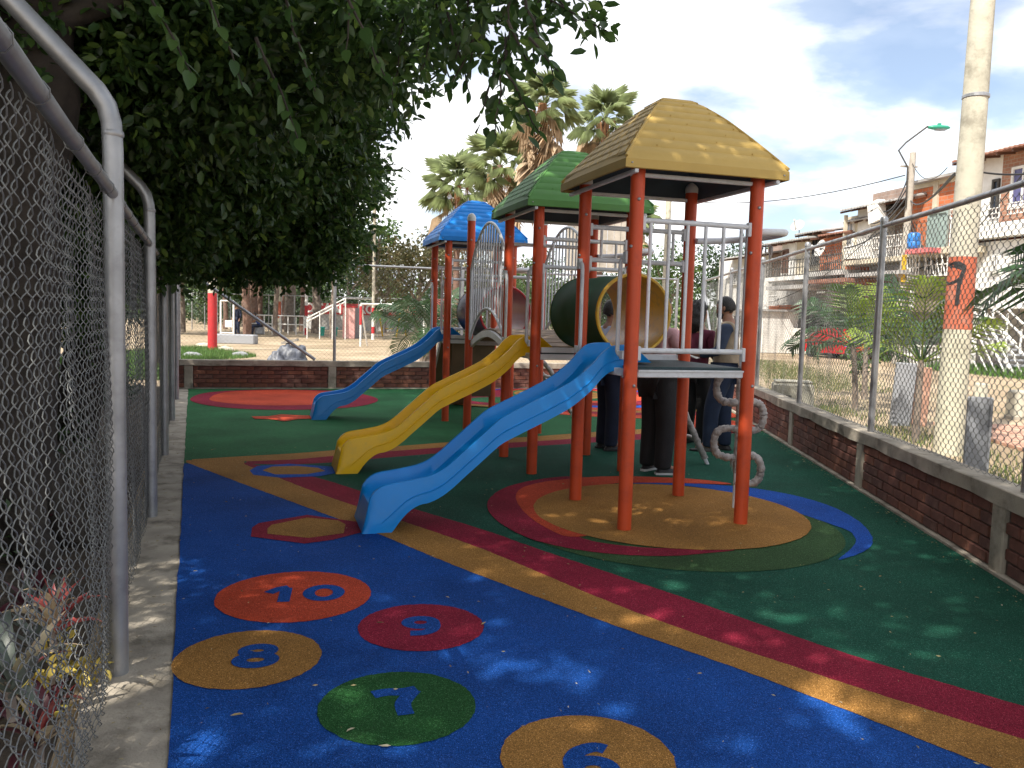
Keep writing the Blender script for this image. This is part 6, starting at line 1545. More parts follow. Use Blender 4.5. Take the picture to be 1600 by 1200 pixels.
# lamp pole in front of the houses
pl = at(1405, 500, 34); pl = Vector((pl.x, pl.y, 0)); ztop = at(1408, 238, 34).z
lp = thing('street_lamp', 'weathered wooden lamp pole with a green lamp head on a thin arm', 'street lamp', pl)
MB().tube([(k*.012, 0, ztop*k/10) for k in range(11)], [.19-.007*k for k in range(11)], 12).build('pole', M['greywood'], lp, smooth=50)
MB().bar((-.35, 0, ztop-.55), (.35, .05, ztop-.55), .07, .07).build('crossarm', M['greywood'], lp)
pA = at(1402, 236, 34)-pl; pB = at(1446, 199, 34)-pl
MB().tube([(-.08, -.1, ztop-2.2), (-.12, -.12, ztop-.6), (pA.x, -.12, pA.z+.0), (pA.x+.25*(pB.x-pA.x), -.14, pA.z+.33*(pB.z-pA.z)), (pB.x*1.0, -.2, pB.z)], .035, 8).build('lamp_arm', M['dmetal'], lp, smooth=60)
hd = MB(); c = pB+Vector((.45, 0, -.04)); hd.lathe((0, 0, 0), [(.001, -.45), (.10, -.42), (.16, -.25), (.19, 0), (.15, .3), (.06, .42), (.001, .44)], 14)
hd.v = [(c.x+v[2], -.2+v[0]*.9, c.z+v[1]*.55) for v in hd.v]; hd.build('lamp_head', M['lampgreen'], lp, smooth=60)
hd = MB(); hd.lathe((0, 0, 0), [(.001, -.25), (.12, -.2), (.14, 0), (.11, .2), (.001, .26)], 12); hd.v = [(c.x+v[2]+.05, -.2+v[0]*.9, c.z-.07+v[1]*.45) for v in hd.v]; hd.build('lamp_glass', M['slab'], lp, smooth=60)
MB().box((c.x, -.2, c.z+.12), (.12, .1, .09)).build('photocell', M['lampgreen'], lp)
tr = MB().box((.38, 0, ztop-3.9), (.5, .35, .55), bev=.03).build('junction_box', M['slab'], lp)
ring_ = [(.8+.45*math.cos(a), -.1, ztop-5.2+.62*math.sin(a)) for a in [k*.35 for k in range(19)]]
for q in range(3): MB().tube([(x+q*.03, y-q*.02, z+q*.02) for x, y, z in ring_], .022, 6).build('cable_coil', M['cable'], lp, smooth=60)
MB().box((-.05, -.2, at(1405, 420, 34).z), (.16, .06, 1.1)).build('yellow_plate', M['yellowp'], lp)
def cable(label, a, b_, sag, r=.018, name='overhead_cable', group='cables strung from the lamp pole'):
    a, b_ = Vector(a), Vector(b_); pts = [a.lerp(b_, k/16)-Vector((0, 0, 4*sag*(k/16)*(1-k/16))) for k in range(17)]
    return MB().tube(pts, r, 5).build(name, M['cable'], None, smooth=60, label=label, cat='cable', group=group)
top = pl+Vector((0, 0, ztop))
cable('thin dark cable running from the lamp pole to behind the near tower roof', pl+Vector((-.15, 0, ztop-.9)), at(1000, 300, 55), .9, .022)
cable('lower slack cable running left from the lamp pole over the house roofs', pl+Vector((-.15, 0, ztop-2.0)), at(1210, 470, 42), .6, .018)
cable('thick black cable bundle from the lamp pole towards the concrete pole', pl+Vector((.15, 0, ztop-1.9)), up.location+Vector((0, .3, at(1500, 265, dU).z)), .25, .022)
cable('black cable leaving the concrete pole to the right in front of the white house', up.location+Vector((.15, 0, at(1500, 268, dU).z)), at(1660, 262, 9.5), .05, .012)
cable('thin wire from the top of the lamp pole to the rusty roof', top+Vector((.1, 0, -.4)), at(1480, 262, 27), .5, .014)
cable('thin cable sloping from the wire coil up past the orange wall', pl+Vector((.8, -.2, ztop-4.6)), at(1640, 215, 20), .5, .016)
rc_ = random.Random(8)
for k, lab in enumerate(['tangled service wire looping down left of the lamp pole top', 'second loop of service wire beside the lamp pole', 'knotted service wire above the grey roof', 'service wire dropping from the pole to the grey house', 'loose wire hanging off the pole toward the orange wall', 'short bowed wire right of the lamp pole top']):
    sgn = -1 if k < 4 else 1
    cable(lab, pl+Vector((sgn*.1, -.1, ztop-1.1-.35*k)), pl+Vector((sgn*(1.0+.5*k % 1.7), -.2, ztop-2.4-.5*k)), .35, .028, 'service_wire', 'service wires tangled at the lamp pole')

# ------------------------------------------------ things outside the right wall
bx = at(1238, 610, 13.0); cb = thing('plastered_block', 'whitewashed concrete block with a dark grille end outside the right wall', 'block', (bx.x, bx.y, -.03), R(-12))
MB().box((0, 0, .31), (.60, .5, .62), bev=.04).build('block_body', M['conc_clean'], cb); g = MB(); [g.box((-.26+.075*k*.55, -.262, .25), (.016, .03, .34)) for k in range(6)]; g.box((-.16, -.252, .25), (.24, .02, .36)); g.build('grille', M['dmetal'], cb)
MB().box((.0, .0, .635), (.56, .46, .02), bev=.008).build('block_cap', M['conc_clean'], cb)
p = gp(1408, 662, 0); s1 = thing('concrete_slab', 'tall grey concrete slab standing upright in the grass beside a young palm', 'slab', (p.x, p.y, -.03), R(-8))
MB().box((0, 0, .48), (.30, .09, 1.0), Matrix.Rotation(R(3), 3, 'Y'), bev=.012).build('slab_body', M['slab'], s1); MB().box((.29, .05, .46), (.22, .06, .92), Matrix.Rotation(R(2), 3, 'Y'), bev=.01).build('back_slab', M['paver'], s1)
p = at(1527, 690, 7.4); s2 = thing('concrete_post_form', 'grey ribbed panel standing upright close behind the right fence', 'panel', (p.x, p.y, -.03), R(-14))
MB().box((0, 0, .45), (.20, .05, .95), bev=.006).build('panel_face', M['slab'], s2)
for x in (-.10, .085): MB().box((x, -.03, .45), (.022, .03, .94), bev=.004).build('panel_rib', M['slab'], s2)
for i, (px, py, h_, w_, lab) in enumerate([(1531, 628, .42, .30, 'short round white stub bollard, left one of the two by the street'), (1587, 652, .50, .36, 'squat white stub bollard at the right picture edge')]):
    p = gp(px, py, 0); b_ = thing('white_bollard', lab, 'bollard', (p.x, p.y, -.03), 0, 'white stubs beside the street')
    MB().lathe((0, 0, 0), [(w_*.46, 0), (w_*.44, h_*.7), (w_*.42, h_*.94), (w_*.32, h_)], 18).build('stub', M['conc_clean'], b_, smooth=40); MB().lathe((0, 0, 0), [(w_*.5, 0), (w_*.5, .05), (w_*.46, .06)], 18).build('stub_foot', M['conc'], b_)
# terracotta pavers beside the pole
pv = []
pm_ = [MB().box((0, 0, 0), (.58, .38, .05), bev=.008).mesh('paver', M['paver']) for _ in range(1)][0]
rv = random.Random(3); pav = link('paved_strip', MB().box((0, 0, -.02), (.1, .1, .01)).mesh('paving_base', M['conc']), loc=(7.4, 10, -.03), kind='structure')
for j in range(15):
    for i in range(5):
        if rv.random() < .12: continue
        link('paver', pm_, pav, loc=(-.9+i*.62+rv.uniform(-.01, .01)+.0825*j*.42, -3+j*.42, .018+rv.uniform(-.006, .006)), rot=(0, 0, R(-4.7)+rv.uniform(-.012, .012)))
# red car, white van
def car(label, loc, rz, m, L=4.0, Wd=1.65, H_=1.4, name='parked_car', cat='car'):
    t = thing(name, label, cat, loc, rz)
    prof_ = [(-L/2, .32), (-L/2+.02, .62), (-L/2+.12, .86), (-L*.27, .93), (-L*.14, H_-.06), (-.02, H_), (L*.22, H_-.03), (L*.36, .96), (L/2-.1, .90), (L/2, .66), (L/2-.02, .32), (L/2-.45, .24), (-L/2+.45, .24)]
    vs = []; n = len(prof_)
    for y, k in ((-Wd/2, 0), (-Wd/2+.08, 1), (Wd/2-.08, 1), (Wd/2, 0)):
        for x, z in prof_: vs.append((x*(1 if k else .985), y*(.9 if z > 1.0 else 1), z if k else .32+(z-.32)*.97))
    fs = [tuple(range(n-1, -1, -1)), tuple(range(3*n, 4*n))]+[(a*n+i, a*n+(i+1) % n, (a+1)*n+(i+1) % n, (a+1)*n+i) for a in range(3) for i in range(n)]
    MB().add(vs, fs).build('body', M[m], t, smooth=35)
    for s in (-1, 1):
        y = s*(Wd/2*.905+.004); q = [(-L*.235, .96), (-L*.13, H_-.12), (L*.20, H_-.09), (L*.33, .98)]
        MB().add([(x, y+.0*s, z) for x, z in q]+[(x, y-s*.03, z) for x, z in q], [(0, 1, 2, 3), (7, 6, 5, 4), (0, 4, 5, 1), (1, 5, 6, 2), (2, 6, 7, 3), (3, 7, 4, 0)]).build('side_window', M['glass'], t)
        for x in (-L*.31, L*.31):
            w = MB(); w.lathe((0, 0, 0), [(.18, -.09), (.29, -.085), (.31, -.05), (.31, .05), (.29, .085), (.18, .09)], 20); w.v = [(x+v[0], s*(Wd/2-.06)+v[2], .31+v[1]) for v in w.v]; wo = w.build('wheel', M['tyre'], t, smooth=40)
            r2 = MB(); r2.lathe((0, 0, 0), [(.02, -.095), (.17, -.092), (.185, -.07), (.185, .07), (.17, .092), (.02, .095)], 14); r2.v = [(x+v[0], s*(Wd/2-.06)+v[2], .31+v[1]) for v in r2.v]; r2.build('rim', M['galv'], wo)
        MB().box((-L/2+.01, s*(Wd/2-.25), .70), (.05, .3, .14), bev=.02).build('headlight', M['glassl'], t); MB().box((L/2-.01, s*(Wd/2-.22), .72), (.05, .24, .16), bev=.02).build('tail_light', M['redpaint'], t)
    MB().box((-L/2-.02, 0, .42), (.1, Wd-.15, .14), bev=.03).build('bumper', M['dmetal'], t); MB().box((L/2+.02, 0, .42), (.1, Wd-.15, .14), bev=.03).build('bumper', M['dmetal'], t)
    MB().add([(-L*.262, -.6, .95), (-L*.262, .6, .95), (-L*.148, .56, H_-.1), (-L*.148, -.56, H_-.1)], [(0, 1, 2, 3)]).build('windscreen', M['glass'], t).location = (-.012, 0, .01)
    return t
p = at(1308, 545, 38.5); car('red car parked across the street, seen behind the young palms', (p.x+.3, p.y, -.03), R(112), 'carred')
p = at(1212, 540, 46); car('white car standing in front of the far white house', (p.x, p.y, -.03), R(100), 'carwhite', 3.8, 1.6, 1.5)
# purple flowering bush and orange-yellow bits
fb = thing('flowering_bush', 'purple flowering bush between the young palms', 'bush', at(1350, 560, 26)*1, 0); fb.location.z = 0
V, F, t = crown(np.random.default_rng(4), [(0, 0, .7, .7, .6, .6)], 420, .14, .6, 4); link('foliage', npmesh('foliage', V, F, M['leaf2'], t), fb, kind='stuff')
M['purple'] = mat('purple_petals', (.30, .15, .48), .6, .3, 9); V, F, t = crown(np.random.default_rng(6), [(0, -.2, 1.15, .5, .4, .25)], 600, .10, .8, 4); link('blossom', npmesh('blossom', V, F, M['purple']), fb, kind='stuff')
MB().tube([(0, 0, -.05), (0, 0, .7)], .05, 6).build('stem', M['bark2'], fb)

# ================================================================== BEYOND THE FAR WALL
p = gp(332, 546, 0); rpole = thing('painted_pole', 'grey concrete pole with its lower half painted red beyond the far left corner', 'pole', p)
zc = at(332, 458, p.y).z; MB().tube([(0, 0, -.1), (0, 0, zc*.5), (0, 0, zc)], [.165, .16, .155], 20).build('red_base', M['redpaint'], rpole, smooth=50); MB().tube([(0, 0, zc), (0, 0, 4.5), (0, 0, 8)], [.153, .15, .13], 20).build('shaft', M['conc_clean'], rpole, smooth=50)
for (px, d, y0, y1, r_, segs, lab) in [(436, 52, 400, 512, .13, [(.30, 'cream'), (.62, 'orange'), (1, 'cream')], 'white pole with an orange band among the palm trunks'), (478.5, 52, 440, 520, .10, [(.12, 'red'), (.35, 'white'), (.55, 'red'), (1, 'white')], 'red and white banded pole just left of the banner wall'), (583, 46, 400, 520, .085, [(.10, 'white'), (.22, 'red'), (.42, 'white'), (.55, 'red'), (1, 'conc')], 'slender pole with red and white bands behind the swing frame'), (1037, 50, 306, 500, .17, [(1, 'conc')], 'tall pale concrete pole rising behind the green-roofed tower')]:
    b_ = at(px, 500, d); t = thing('painted_pole' if px < 1000 else 'concrete_pole', lab, 'pole', (b_.x, b_.y, 0)); H_ = 8.0 if px < 1000 else at(px, 306, d).z; hv = at(px, 440 if px < 1000 else 306, d).z if px < 1000 else H_
    z = -.1
    for f, cc in segs:
        z2 = f*hv if f < 1 else H_; MB().tube([(0, 0, z), (0, 0, z2)], r_, 14).build('painted_band', M[{'cream': 'creampaint', 'orange': 'orangepaint', 'red': 'redpaint', 'white': 'wwall', 'conc': 'conc_clean'}[cc]], t, smooth=50); z = z2
# banner wall with its lettering
bw0, bw1 = at(476, 484, 68), at(664, 484, 66); bwl = thing('banner_wall', 'long red painted wall with white lettering beyond the sandy court', 'wall', (bw0.x, bw0.y, 0), math.atan2(bw1.y-bw0.y, bw1.x-bw0.x))
Lb = (Vector((bw1.x, bw1.y))-Vector((bw0.x, bw0.y))).length; z1, z0 = at(560, 475, 67).z, at(560, 492, 67).z
MB().box((Lb/2, .0, (z0+z1)/2), (Lb, .15, z1-z0)).build('red_panel', M['redpaint'], bwl); MB().box((Lb/2, .1, z0/2), (Lb, .15, z0)).build('lower_wall', M['gwall'], bwl)
for txt, px, sz in (('DCAN', 497, .95), ('R', 520, .8), ('RO', 574, .9)):
    cu = bpy.data.curves.new('lettering', 'FONT'); cu.body = txt; cu.size = sz*1.15; cu.offset = .03; cu.extrude = .01; cu.align_x = 'CENTER'; cu.align_y = 'CENTER'; cu.materials.append(M['wwall']); o = bpy.data.objects.new('lettering', cu); COL.objects.link(o); o.parent = bwl
    q = at(px, 484, 67); o.location = ((Vector((q.x, q.y))-Vector((bw0.x, bw0.y))).length, -.09, (z0+z1)/2); o.rotation_euler = (R(90), 0, 0)
MB().box((Lb*.82, -.085, (z0+z1)/2+.02), (Lb*.18, .02, (z1-z0)*.7)).build('faded_patch', M['pinkpaint'], bwl)
# pink and grey pillars of a small gate
for px, w_, m_, lab in ((541, .36, 'pinkpaint', 'pale pink square pillar, left of the pair in the park'), (550, .34, 'pinkpaint', 'salmon pink square pillar, right of the pair in the park')):
    b_ = gp(px, 524, 0); b_.y = 47; b_.x = at(px, 500, 47).x; t = thing('gate_pillar', lab, 'pillar', b_, .1, 'pink pillars in the park'); hh = at(px, 480, 47).z; MB().box((0, 0, hh/2-.02), (w_, w_, hh), bev=.02).build('pillar_body', M[m_], t); MB().box((0, 0, hh+.02), (w_+.06, w_+.06, .07)).build('pillar_cap', M['redpaint'], t)
gw = thing('grey_post_wall', 'narrow grey wall just right of the pink pillars', 'wall', (at(559, 500, 47.6).x, 47.6, 0)); MB().box((0, 0, .85), (.55, .2, 1.75)).build('wall_body', M['slab'], gw)
# goal / swing frames
def frame(label, pxs, d, ytop, m='wmetal', r=.045, name='swing_frame', extra=()):
    a, b_ = at(pxs[0], ytop[0], d[0]), at(pxs[1], ytop[1], d[1]); t = thing(name, label, 'frame', (a.x, a.y, 0))
    A, B_ = Vector((0, 0, a.z)), Vector((b_.x-a.x, b_.y-a.y, b_.z)); g = MB().tube([A, B_], r, 8); g.build('crossbar', M[m], t, smooth=50)
    for q in (A, B_): MB().tube([Vector((q.x, q.y, 0)), q], r, 8).build('upright', M[m], t, smooth=50); MB().tube([Vector((q.x+.1, q.y+1.1, 0)), q], r*.8, 8).build('back_stay', M[m], t, smooth=50)
    return t
t = frame('goal frame with a red-painted left upright on the sandy court', (564, 663), (36, 37), (475, 477)); MB().tube([(0, -.01, .95), (0, -.01, 1.75)], .056, 8).build('red_sleeve', M['redpaint'], t)
frame('tall thin white frame behind the pink pillars', (538, 583), (50, 50), (466, 468), r=.035)
sl = thing('ramp_rail', 'sloping white handrail rising towards the right in front of the banner wall', 'handrail', (at(480, 500, 44).x, 44, 0)); q0, q1 = at(480, 497, 44), at(540, 466, 44); X0 = q0.x
for dz in (0, -.18): MB().tube([(0, 0, q0.z+dz), (q1.x-X0, 0, q1.z+dz)], .035, 8).build('handrail', M['wmetal'], sl, smooth=50)
for f in (.0, .33, .66, 1): MB().tube([((q1.x-X0)*f, 0, 0), ((q1.x-X0)*f, 0, q0.z+(q1.z-q0.z)*f)], .03, 8).build('baluster', M['wmetal'], sl)
wr = thing('white_railing', 'low white railing beyond the standing dark figure', 'railing', (at(388, 500, 50).x, 50, 0)); X0 = at(388, 500, 50).x; X1 = at(475, 500, 50).x; zz1 = at(430, 493, 50).z
for z in (zz1, zz1*.55): MB().tube([(0, 0, z), (X1-X0, 0, z)], .035, 8).build('rail', M['wmetal'], wr)
for k in range(8): MB().tube([((X1-X0)*k/7, 0, 0), ((X1-X0)*k/7, 0, zz1)], .035, 8).build('railing_post', M['wmetal'], wr)
# distant court fence
cf = thing('court_fence', 'tall pale wire fence running across the far side of the sandy court', 'fence', (at(300, 500, 56).x, 56, 0)); X0 = at(300, 500, 56).x; X1 = at(720, 500, 56).x
for k in range(22): MB().tube([((X1-X0)*k/21, 0, 0), ((X1-X0)*k/21, 0, 2.5)], .035, 6).build('post', M['galv'], cf)
MB().tube([(0, 0, 2.45), (X1-X0, 0, 2.45)], .03, 6).build('top_rail', M['galv'], cf)
V, F = chainlink(Vector((X0, 56, 0)), Vector((X1, 56, 0)), .05, 2.4, w=.14, h=.30, r=.008, sides=3, ppp=2, rng=rgf); V[:, 0] -= X0; V[:, 1] -= 56
link('wire_mesh', npmesh('wire_mesh', V, F, M['wire']), cf, kind='stuff')
# gate with white sign
gt = thing('park_gate', 'white pipe gate with a blank white sign near the red pole', 'gate', (at(345, 500, 42).x, 42, 0)); X0 = at(345, 500, 42).x; X1 = at(365, 500, 42).x; zg = at(355, 470, 42).z
for x in (0, X1-X0): MB().tube([(x, 0, 0), (x, 0, zg)], .05, 8).build('gate_post', M['wmetal'], gt)
for z in (zg, .25): MB().tube([(0, 0, z), (X1-X0, 0, z)], .04, 8).build('gate_bar', M['wmetal'], gt)
sg = at(358, 506, 42); MB().box((sg.x-X0, -.06, sg.z), (.38, .03, .36), bev=.01).build('sign_board', M['wwall'], gt)
# tarp bundle
p = gp(452, 561, 0); p = at(452, 565, 17.8); tb = thing('tarp_bundle', 'grey tarpaulin bundle lying on the sand just beyond the far wall', 'tarp', (p.x, p.y, -.03))
bm = bmesh.new(); bmesh.ops.create_icosphere(bm, subdivisions=5, radius=1)
from mathutils import noise as mno
for v in bm.verts:
    c = v.co.copy(); n_ = mno.noise(c*1.6)*.22+abs(mno.noise(c*3+Vector((3, 1, 2))))*.22+abs(mno.noise(Vector((c.x*9, c.y*4, c.z*3))))*.10-.05; c *= (1+n_); v.co = Vector((c.x*.48, c.y*.42, max(0, c.z*.74)+.01))
me = bpy.data.meshes.new('tarp_cloth'); bm.to_mesh(me); bm.free(); me.materials.append(M['tarp']); me.polygons.foreach_set('use_smooth', [True]*len(me.polygons)); link('tarp_cloth', me, tb)
MB().box((.02, -.03, .86), (.34, .2, .05), Matrix.Rotation(R(-14), 3, 'Y')).build('board_scrap', M['greywood'], tb); MB().tube([(-.4, -.3, .2), (0, -.42, .42), (.35, -.3, .25)], .012, 6).build('rope', M['greywood'], tb)
# stones and rubble behind the wall corner
rr = random.Random(14)
for i, (px, py, lab) in enumerate([(318, 541, 'pale stone in the grass left of the red pole base'), (352, 547, 'flat pale stone right of the red pole base'), (300, 556, 'dark stone near the far left corner'), (375, 556, 'broken dark board scrap in the grass before the tarp')]):
    q = gp(px, py, 0); bm = bmesh.new(); bmesh.ops.create_icosphere(bm, subdivisions=2, radius=1)
    for v in bm.verts: c = v.co.copy(); c *= 1+.3*mno.noise(c*1.5+Vector((i, 0, 0))); v.co = Vector((c.x*.3, c.y*.2, c.z*.12+.05))
    me = bpy.data.meshes.new('stone'); bm.to_mesh(me); bm.free(); me.materials.append(M['conc_clean' if i < 2 else 'slab']); link('stone', me, None, loc=(q.x, q.y, -.03), label=lab, cat='stone', group='stones beyond the far wall')
lg = thing('concrete_kerb_block', 'dark low concrete block lying right of the red pole', 'kerb', (at(368, 526, 36).x, 36, -.03)); MB().box((0, 0, .2), (1.8, .6, .42), bev=.04).build('block_body', M['slab'], lg)
# weathered board hoarding
hb0 = at(885, 400, 26); t = thing('board_hoarding', 'tall hoarding of weathered grey boards seen under the green roof', 'hoarding', (hb0.x, 26, 0), .05); zt_, zb_ = at(930, 330, 26).z, at(930, 425, 26).z; wd = at(980, 400, 26).x-hb0.x
for k in range(9): MB().box((wd*(k+.5)/9, rr.uniform(-.01, .01), (zt_+zb_)/2+rr.uniform(-.03, .03)), (wd/9-.012, .03, zt_-zb_), bev=.003).build('board', M['greywood'], t)
for k in (0.1, .9): MB().box((wd*k, .06, zt_/2), (.1, .08, zt_)).build('support_post', M['greywood'], t)
# turquoise & pink playthings far off, yellow frame
for px, py, d, m_, lab, nm in [(503, 512, 50, 'teal', 'small turquoise bin far beyond the court', 'litter_bin'), (523, 512, 50, 'teal', 'second turquoise bin near the pink pillars', 'litter_bin')]:
    q = at(px, py, d); b_ = thing(nm, lab, 'bin', (q.x, q.y, 0), 0, 'turquoise bins in the park'); MB().lathe((0, 0, 0), [(.14, 0), (.15, .05), (.18, .45), (.2, .48), (.2, .5), (.1, .53)], 14).build('bin_body', M[m_], b_, smooth=40); MB().lathe((0, 0, 0), [(.21, .47), (.21, .5), (.16, .55)], 14).build('lid', M[m_], b_)
yf = thing('yellow_swing', 'yellow swing frame far away beyond the goal frame', 'swing', (at(590, 500, 52).x, 52, 0))
for x in (0, 1.5):
    for s in (-.5, .5): MB().tube([(x+s*.5, s, 0), (x, 0, 2.0)], .05, 8).build('leg', M['yellowp'], yf)
MB().tube([(0, 0, 2), (1.5, 0, 2)], .05, 8).build('crossbar', M['yellowp'], yf); MB().box((.75, 0, .5), (.45, .2, .04)).build('seat', M['yellowp'], yf)
for x in (.56, .94): MB().tube([(x, 0, .5), (x, 0, 2)], .012, 5).build('chain', M['galv'], yf)
pk = thing('pink_sail', 'pink and turquoise play panel glimpsed beside the blue tower', 'panel', (at(686, 490, 24).x, 24, 0)); z_ = at(686, 478, 24).z
MB().box((0, 0, z_-.15), (.34, .05, .7)).build('pink_panel', M['pink'], pk); MB().box((.02, -.04, z_-.55), (.42, .05, .3)).build('turquoise_panel', M['teal'], pk); MB().tube([(-.12, 0, 0), (-.12, 0, z_-.4)], .03, 6).build('panel_leg', M['galv'], pk)
# ================================================================== PEOPLE
def skin_ob(name, verts, edges, radii, m, parent, root=0, sub=2):
    me = bpy.data.meshes.new(name); me.from_pydata([tuple(v) for v in verts], edges, []); o = bpy.data.objects.new(name, me); COL.objects.link(o)
    mod = o.modifiers.new('skin', 'SKIN'); mod.use_smooth_shade = True
    sk = me.skin_vertices[0].data
    for i, r_ in enumerate(radii):
        sk[i].radius = (r_, r_) if not isinstance(r_, tuple) else r_; sk[i].use_root = (i == root)
    s = o.modifiers.new('sub', 'SUBSURF'); s.levels = sub; s.render_levels = sub
    dg = bpy.context.evaluated_depsgraph_get(); ev = o.evaluated_get(dg); me2 = bpy.data.meshes.new_from_object(ev)
    bpy.data.objects.remove(o); me2.materials.clear(); me2.materials.append(m); me2.polygons.foreach_set('use_smooth', [True]*len(me2.polygons))
    return link(name, me2, parent)
M['skin'] = mat('brown_skin', (.30, .15, .09), .5, .08, 20)
M['hair'] = mat('black_hair', (.012, .010, .009), .5, .3, 60, 1.0, 90)
M['shoe'] = mat('black_shoe', (.012, .012, .012), .5, .1, 20); M['sole'] = mat('white_sole', (.6, .6, .58), .6, .05, 20)
def person(label, loc, face, pose, cl, h=1.70, hair='short', vest=None, mask=False, items=None):
    """local frame: +y is where the person faces, +x to their right"""
    t = thing('person', label, 'person', loc, face); k = h/1.70
    J = dict(pelvis=(0, 0, .93), waist=(0, 0, 1.05), chest=(0, .0, 1.26), upper=(0, -.01, 1.38), neck=(0, -.005, 1.47), jaw=(0, .012, 1.545), head=(0, .01, 1.62), crown=(0, -.005, 1.675))
    for s, n in ((-1, 'l'), (1, 'r')):
        J['hip'+n] = (s*.095, 0, .90); J['knee'+n] = (s*.105, .02, .50); J['ank'+n] = (s*.11, -.01, .09); J['toe'+n] = (s*.125, .14, .035); J['heel'+n] = (s*.11, -.04, .05)
        J['sh'+n] = (s*.185, -.01, 1.38); J['el'+n] = (s*.25, -.03, 1.12); J['wr'+n] = (s*.24, .06, .90); J['hand'+n] = (s*.235, .10, .83)
    J.update({a: b_ for a, b_ in pose.items() if a != 'look'}); J = {a: Vector(b_)*k for a, b_ in J.items()}
    names = list(J); idx = {n: i for i, n in enumerate(names)}
    # continuous body
    RB_ = dict(pelvis=(.115, .10), waist=(.115, .09), chest=(.135, .10), upper=(.12, .085), neck=.060, jaw=.058, head=.055, crown=.04)
    for n in 'lr': RB_.update({'hip'+n: .085, 'knee'+n: .052, 'ank'+n: .038, 'toe'+n: .03, 'heel'+n: .035, 'sh'+n: .052, 'el'+n: .038, 'wr'+n: .026, 'hand'+n: .030})
    E_ = [('pelvis', 'waist'), ('waist', 'chest'), ('chest', 'upper'), ('upper', 'neck'), ('neck', 'jaw'), ('jaw', 'head'), ('head', 'crown')]
    for n in 'lr': E_ += [('pelvis', 'hip'+n), ('hip'+n, 'knee'+n), ('knee'+n, 'ank'+n), ('ank'+n, 'toe'+n), ('ank'+n, 'heel'+n), ('upper', 'sh'+n), ('sh'+n, 'el'+n), ('el'+n, 'wr'+n), ('wr'+n, 'hand'+n)]
    V_ = [J[n] for n in names]; rad_ = [RB_[n] for n in names]; ed = [(idx[a], idx[b_]) for a, b_ in E_]
    # fingers grow from the same skeleton
    fd = (Vector(pose.get('look', (0, 1, 0)))).normalized()
    for n in 'lr':
        d = (J['hand'+n]-J['wr'+n]).normalized(); sx = d.cross(Vector((0, 0, 1)));  sx = sx.normalized() if sx.length > .1 else Vector((1, 0, 0))
        for q, L in ((-1.5, .058), (-.5, .072), (.5, .068), (1.5, .052)):
            a = J['hand'+n]+d*.03*k+sx*q*.016*k; b_ = a+d*L*.55*k; c = b_+(d*.6+Vector((0, 0, -.7))).normalized()*L*.45*k
            o = len(V_); V_ += [a, b_, c]; rad_ += [.0095, .0085, .0075]; ed += [(idx['hand'+n], o), (o, o+1), (o+1, o+2)]
        a = J['wr'+n]+d*.03*k+sx*.03*k; b_ = a+(d+sx*.6).normalized()*.035*k; o = len(V_); V_ += [a, b_]; rad_ += [.011, .009]; ed += [(idx['wr'+n], o), (o, o+1)]
    body = skin_ob('body', V_, ed, [tuple(x*k for x in r_) if isinstance(r_, tuple) else r_*k for r_ in rad_], M['skin'], t)
    rt = fd.cross(Vector((0, 0, 1))).normalized(); upv = rt.cross(fd).normalized(); hc = J['head']+Vector((0, 0, -.008*k))
    bm = bmesh.new(); bm.from_mesh(body.data); r0 = bmesh.ops.create_icosphere(bm, subdivisions=4, radius=1)
    for v in r0['verts']:
        c = v.co.copy(); x, f, z = c.x, c.y, c.z; w_, dp, hh_ = .076, .094, .116
        if z < -.1: q = (-.1-z)/.9; w_ *= 1-.34*q; dp *= 1-.16*q
        f2 = f*dp; 
        if f > .7 and abs(x) < .20 and -.38 < z < .12: f2 += .022*(1-abs(x)/.20)*max(0, 1-abs(z+.24)/.36)
        if f > .55 and .05 < z < .25 and .2 < abs(x) < .6: f2 -= .007
        if f > .6 and -.55 < z < -.45 and abs(x) < .35: f2 -= .004
        if f > .5 and z < -.65: f2 += .008
        v.co = hc+(rt*x*w_+fd*f2+upv*z*hh_)*k
    bm.to_mesh(body.data); bm.free(); body.data.polygons.foreach_set('use_smooth', [True]*len(body.data.polygons))
    # face details
    fm = MB()
    for s in (-1, 1): fm.lathe(J['head']+fd*.077*k+rt*s*.031*k+Vector((0, 0, .010*k)), [(.001, -.011), (.010, -.006), (.0125, 0), (.010, .006), (.001, .011)], 8)
    fm.build('eyes', M['hair'], t); MB().box(J['head']+fd*.078*k+Vector((0, 0, -.066*k)), (.045, .012, .010), Matrix((rt, fd, Vector((0, 0, 1)))).transposed()).build('mouth', mat('lips', (.22, .07, .06), .5), t)
    em = MB(); [em.lathe(J['head']+rt*s*.076*k+Vector((0, 0, -.012)), [(.003, -.03), (.016, -.012), (.017, .012), (.004, .03)], 8) for s in (-1, 1)]; em.build('ears', M['skin'], t)
    if mask: MB().lathe(J['head']+fd*.034*k+Vector((0, 0, -.085*k)), [(.03, -.038), (.052, -.02), (.062, .01), (.050, .04)], 14).build('face_mask', M['hair'], t, smooth=60)
    # clothes
    def seg(nm, jn, rr_, m_, sub=2):
        idj = {n: i for i, n in enumerate(jn[0])}; skin_ob(nm, [J[n] for n in jn[0]], [(idj[a], idj[b_]) for a, b_ in jn[1]], [tuple(x*k for x in q) if isinstance(q, tuple) else q*k for q in rr_], m_, t, 0, sub)
    tv = cl.get('belly', 1.0)
    for n in 'lr': J['cuff'+n] = J['ank'+n]+Vector((0, 0, -.035))
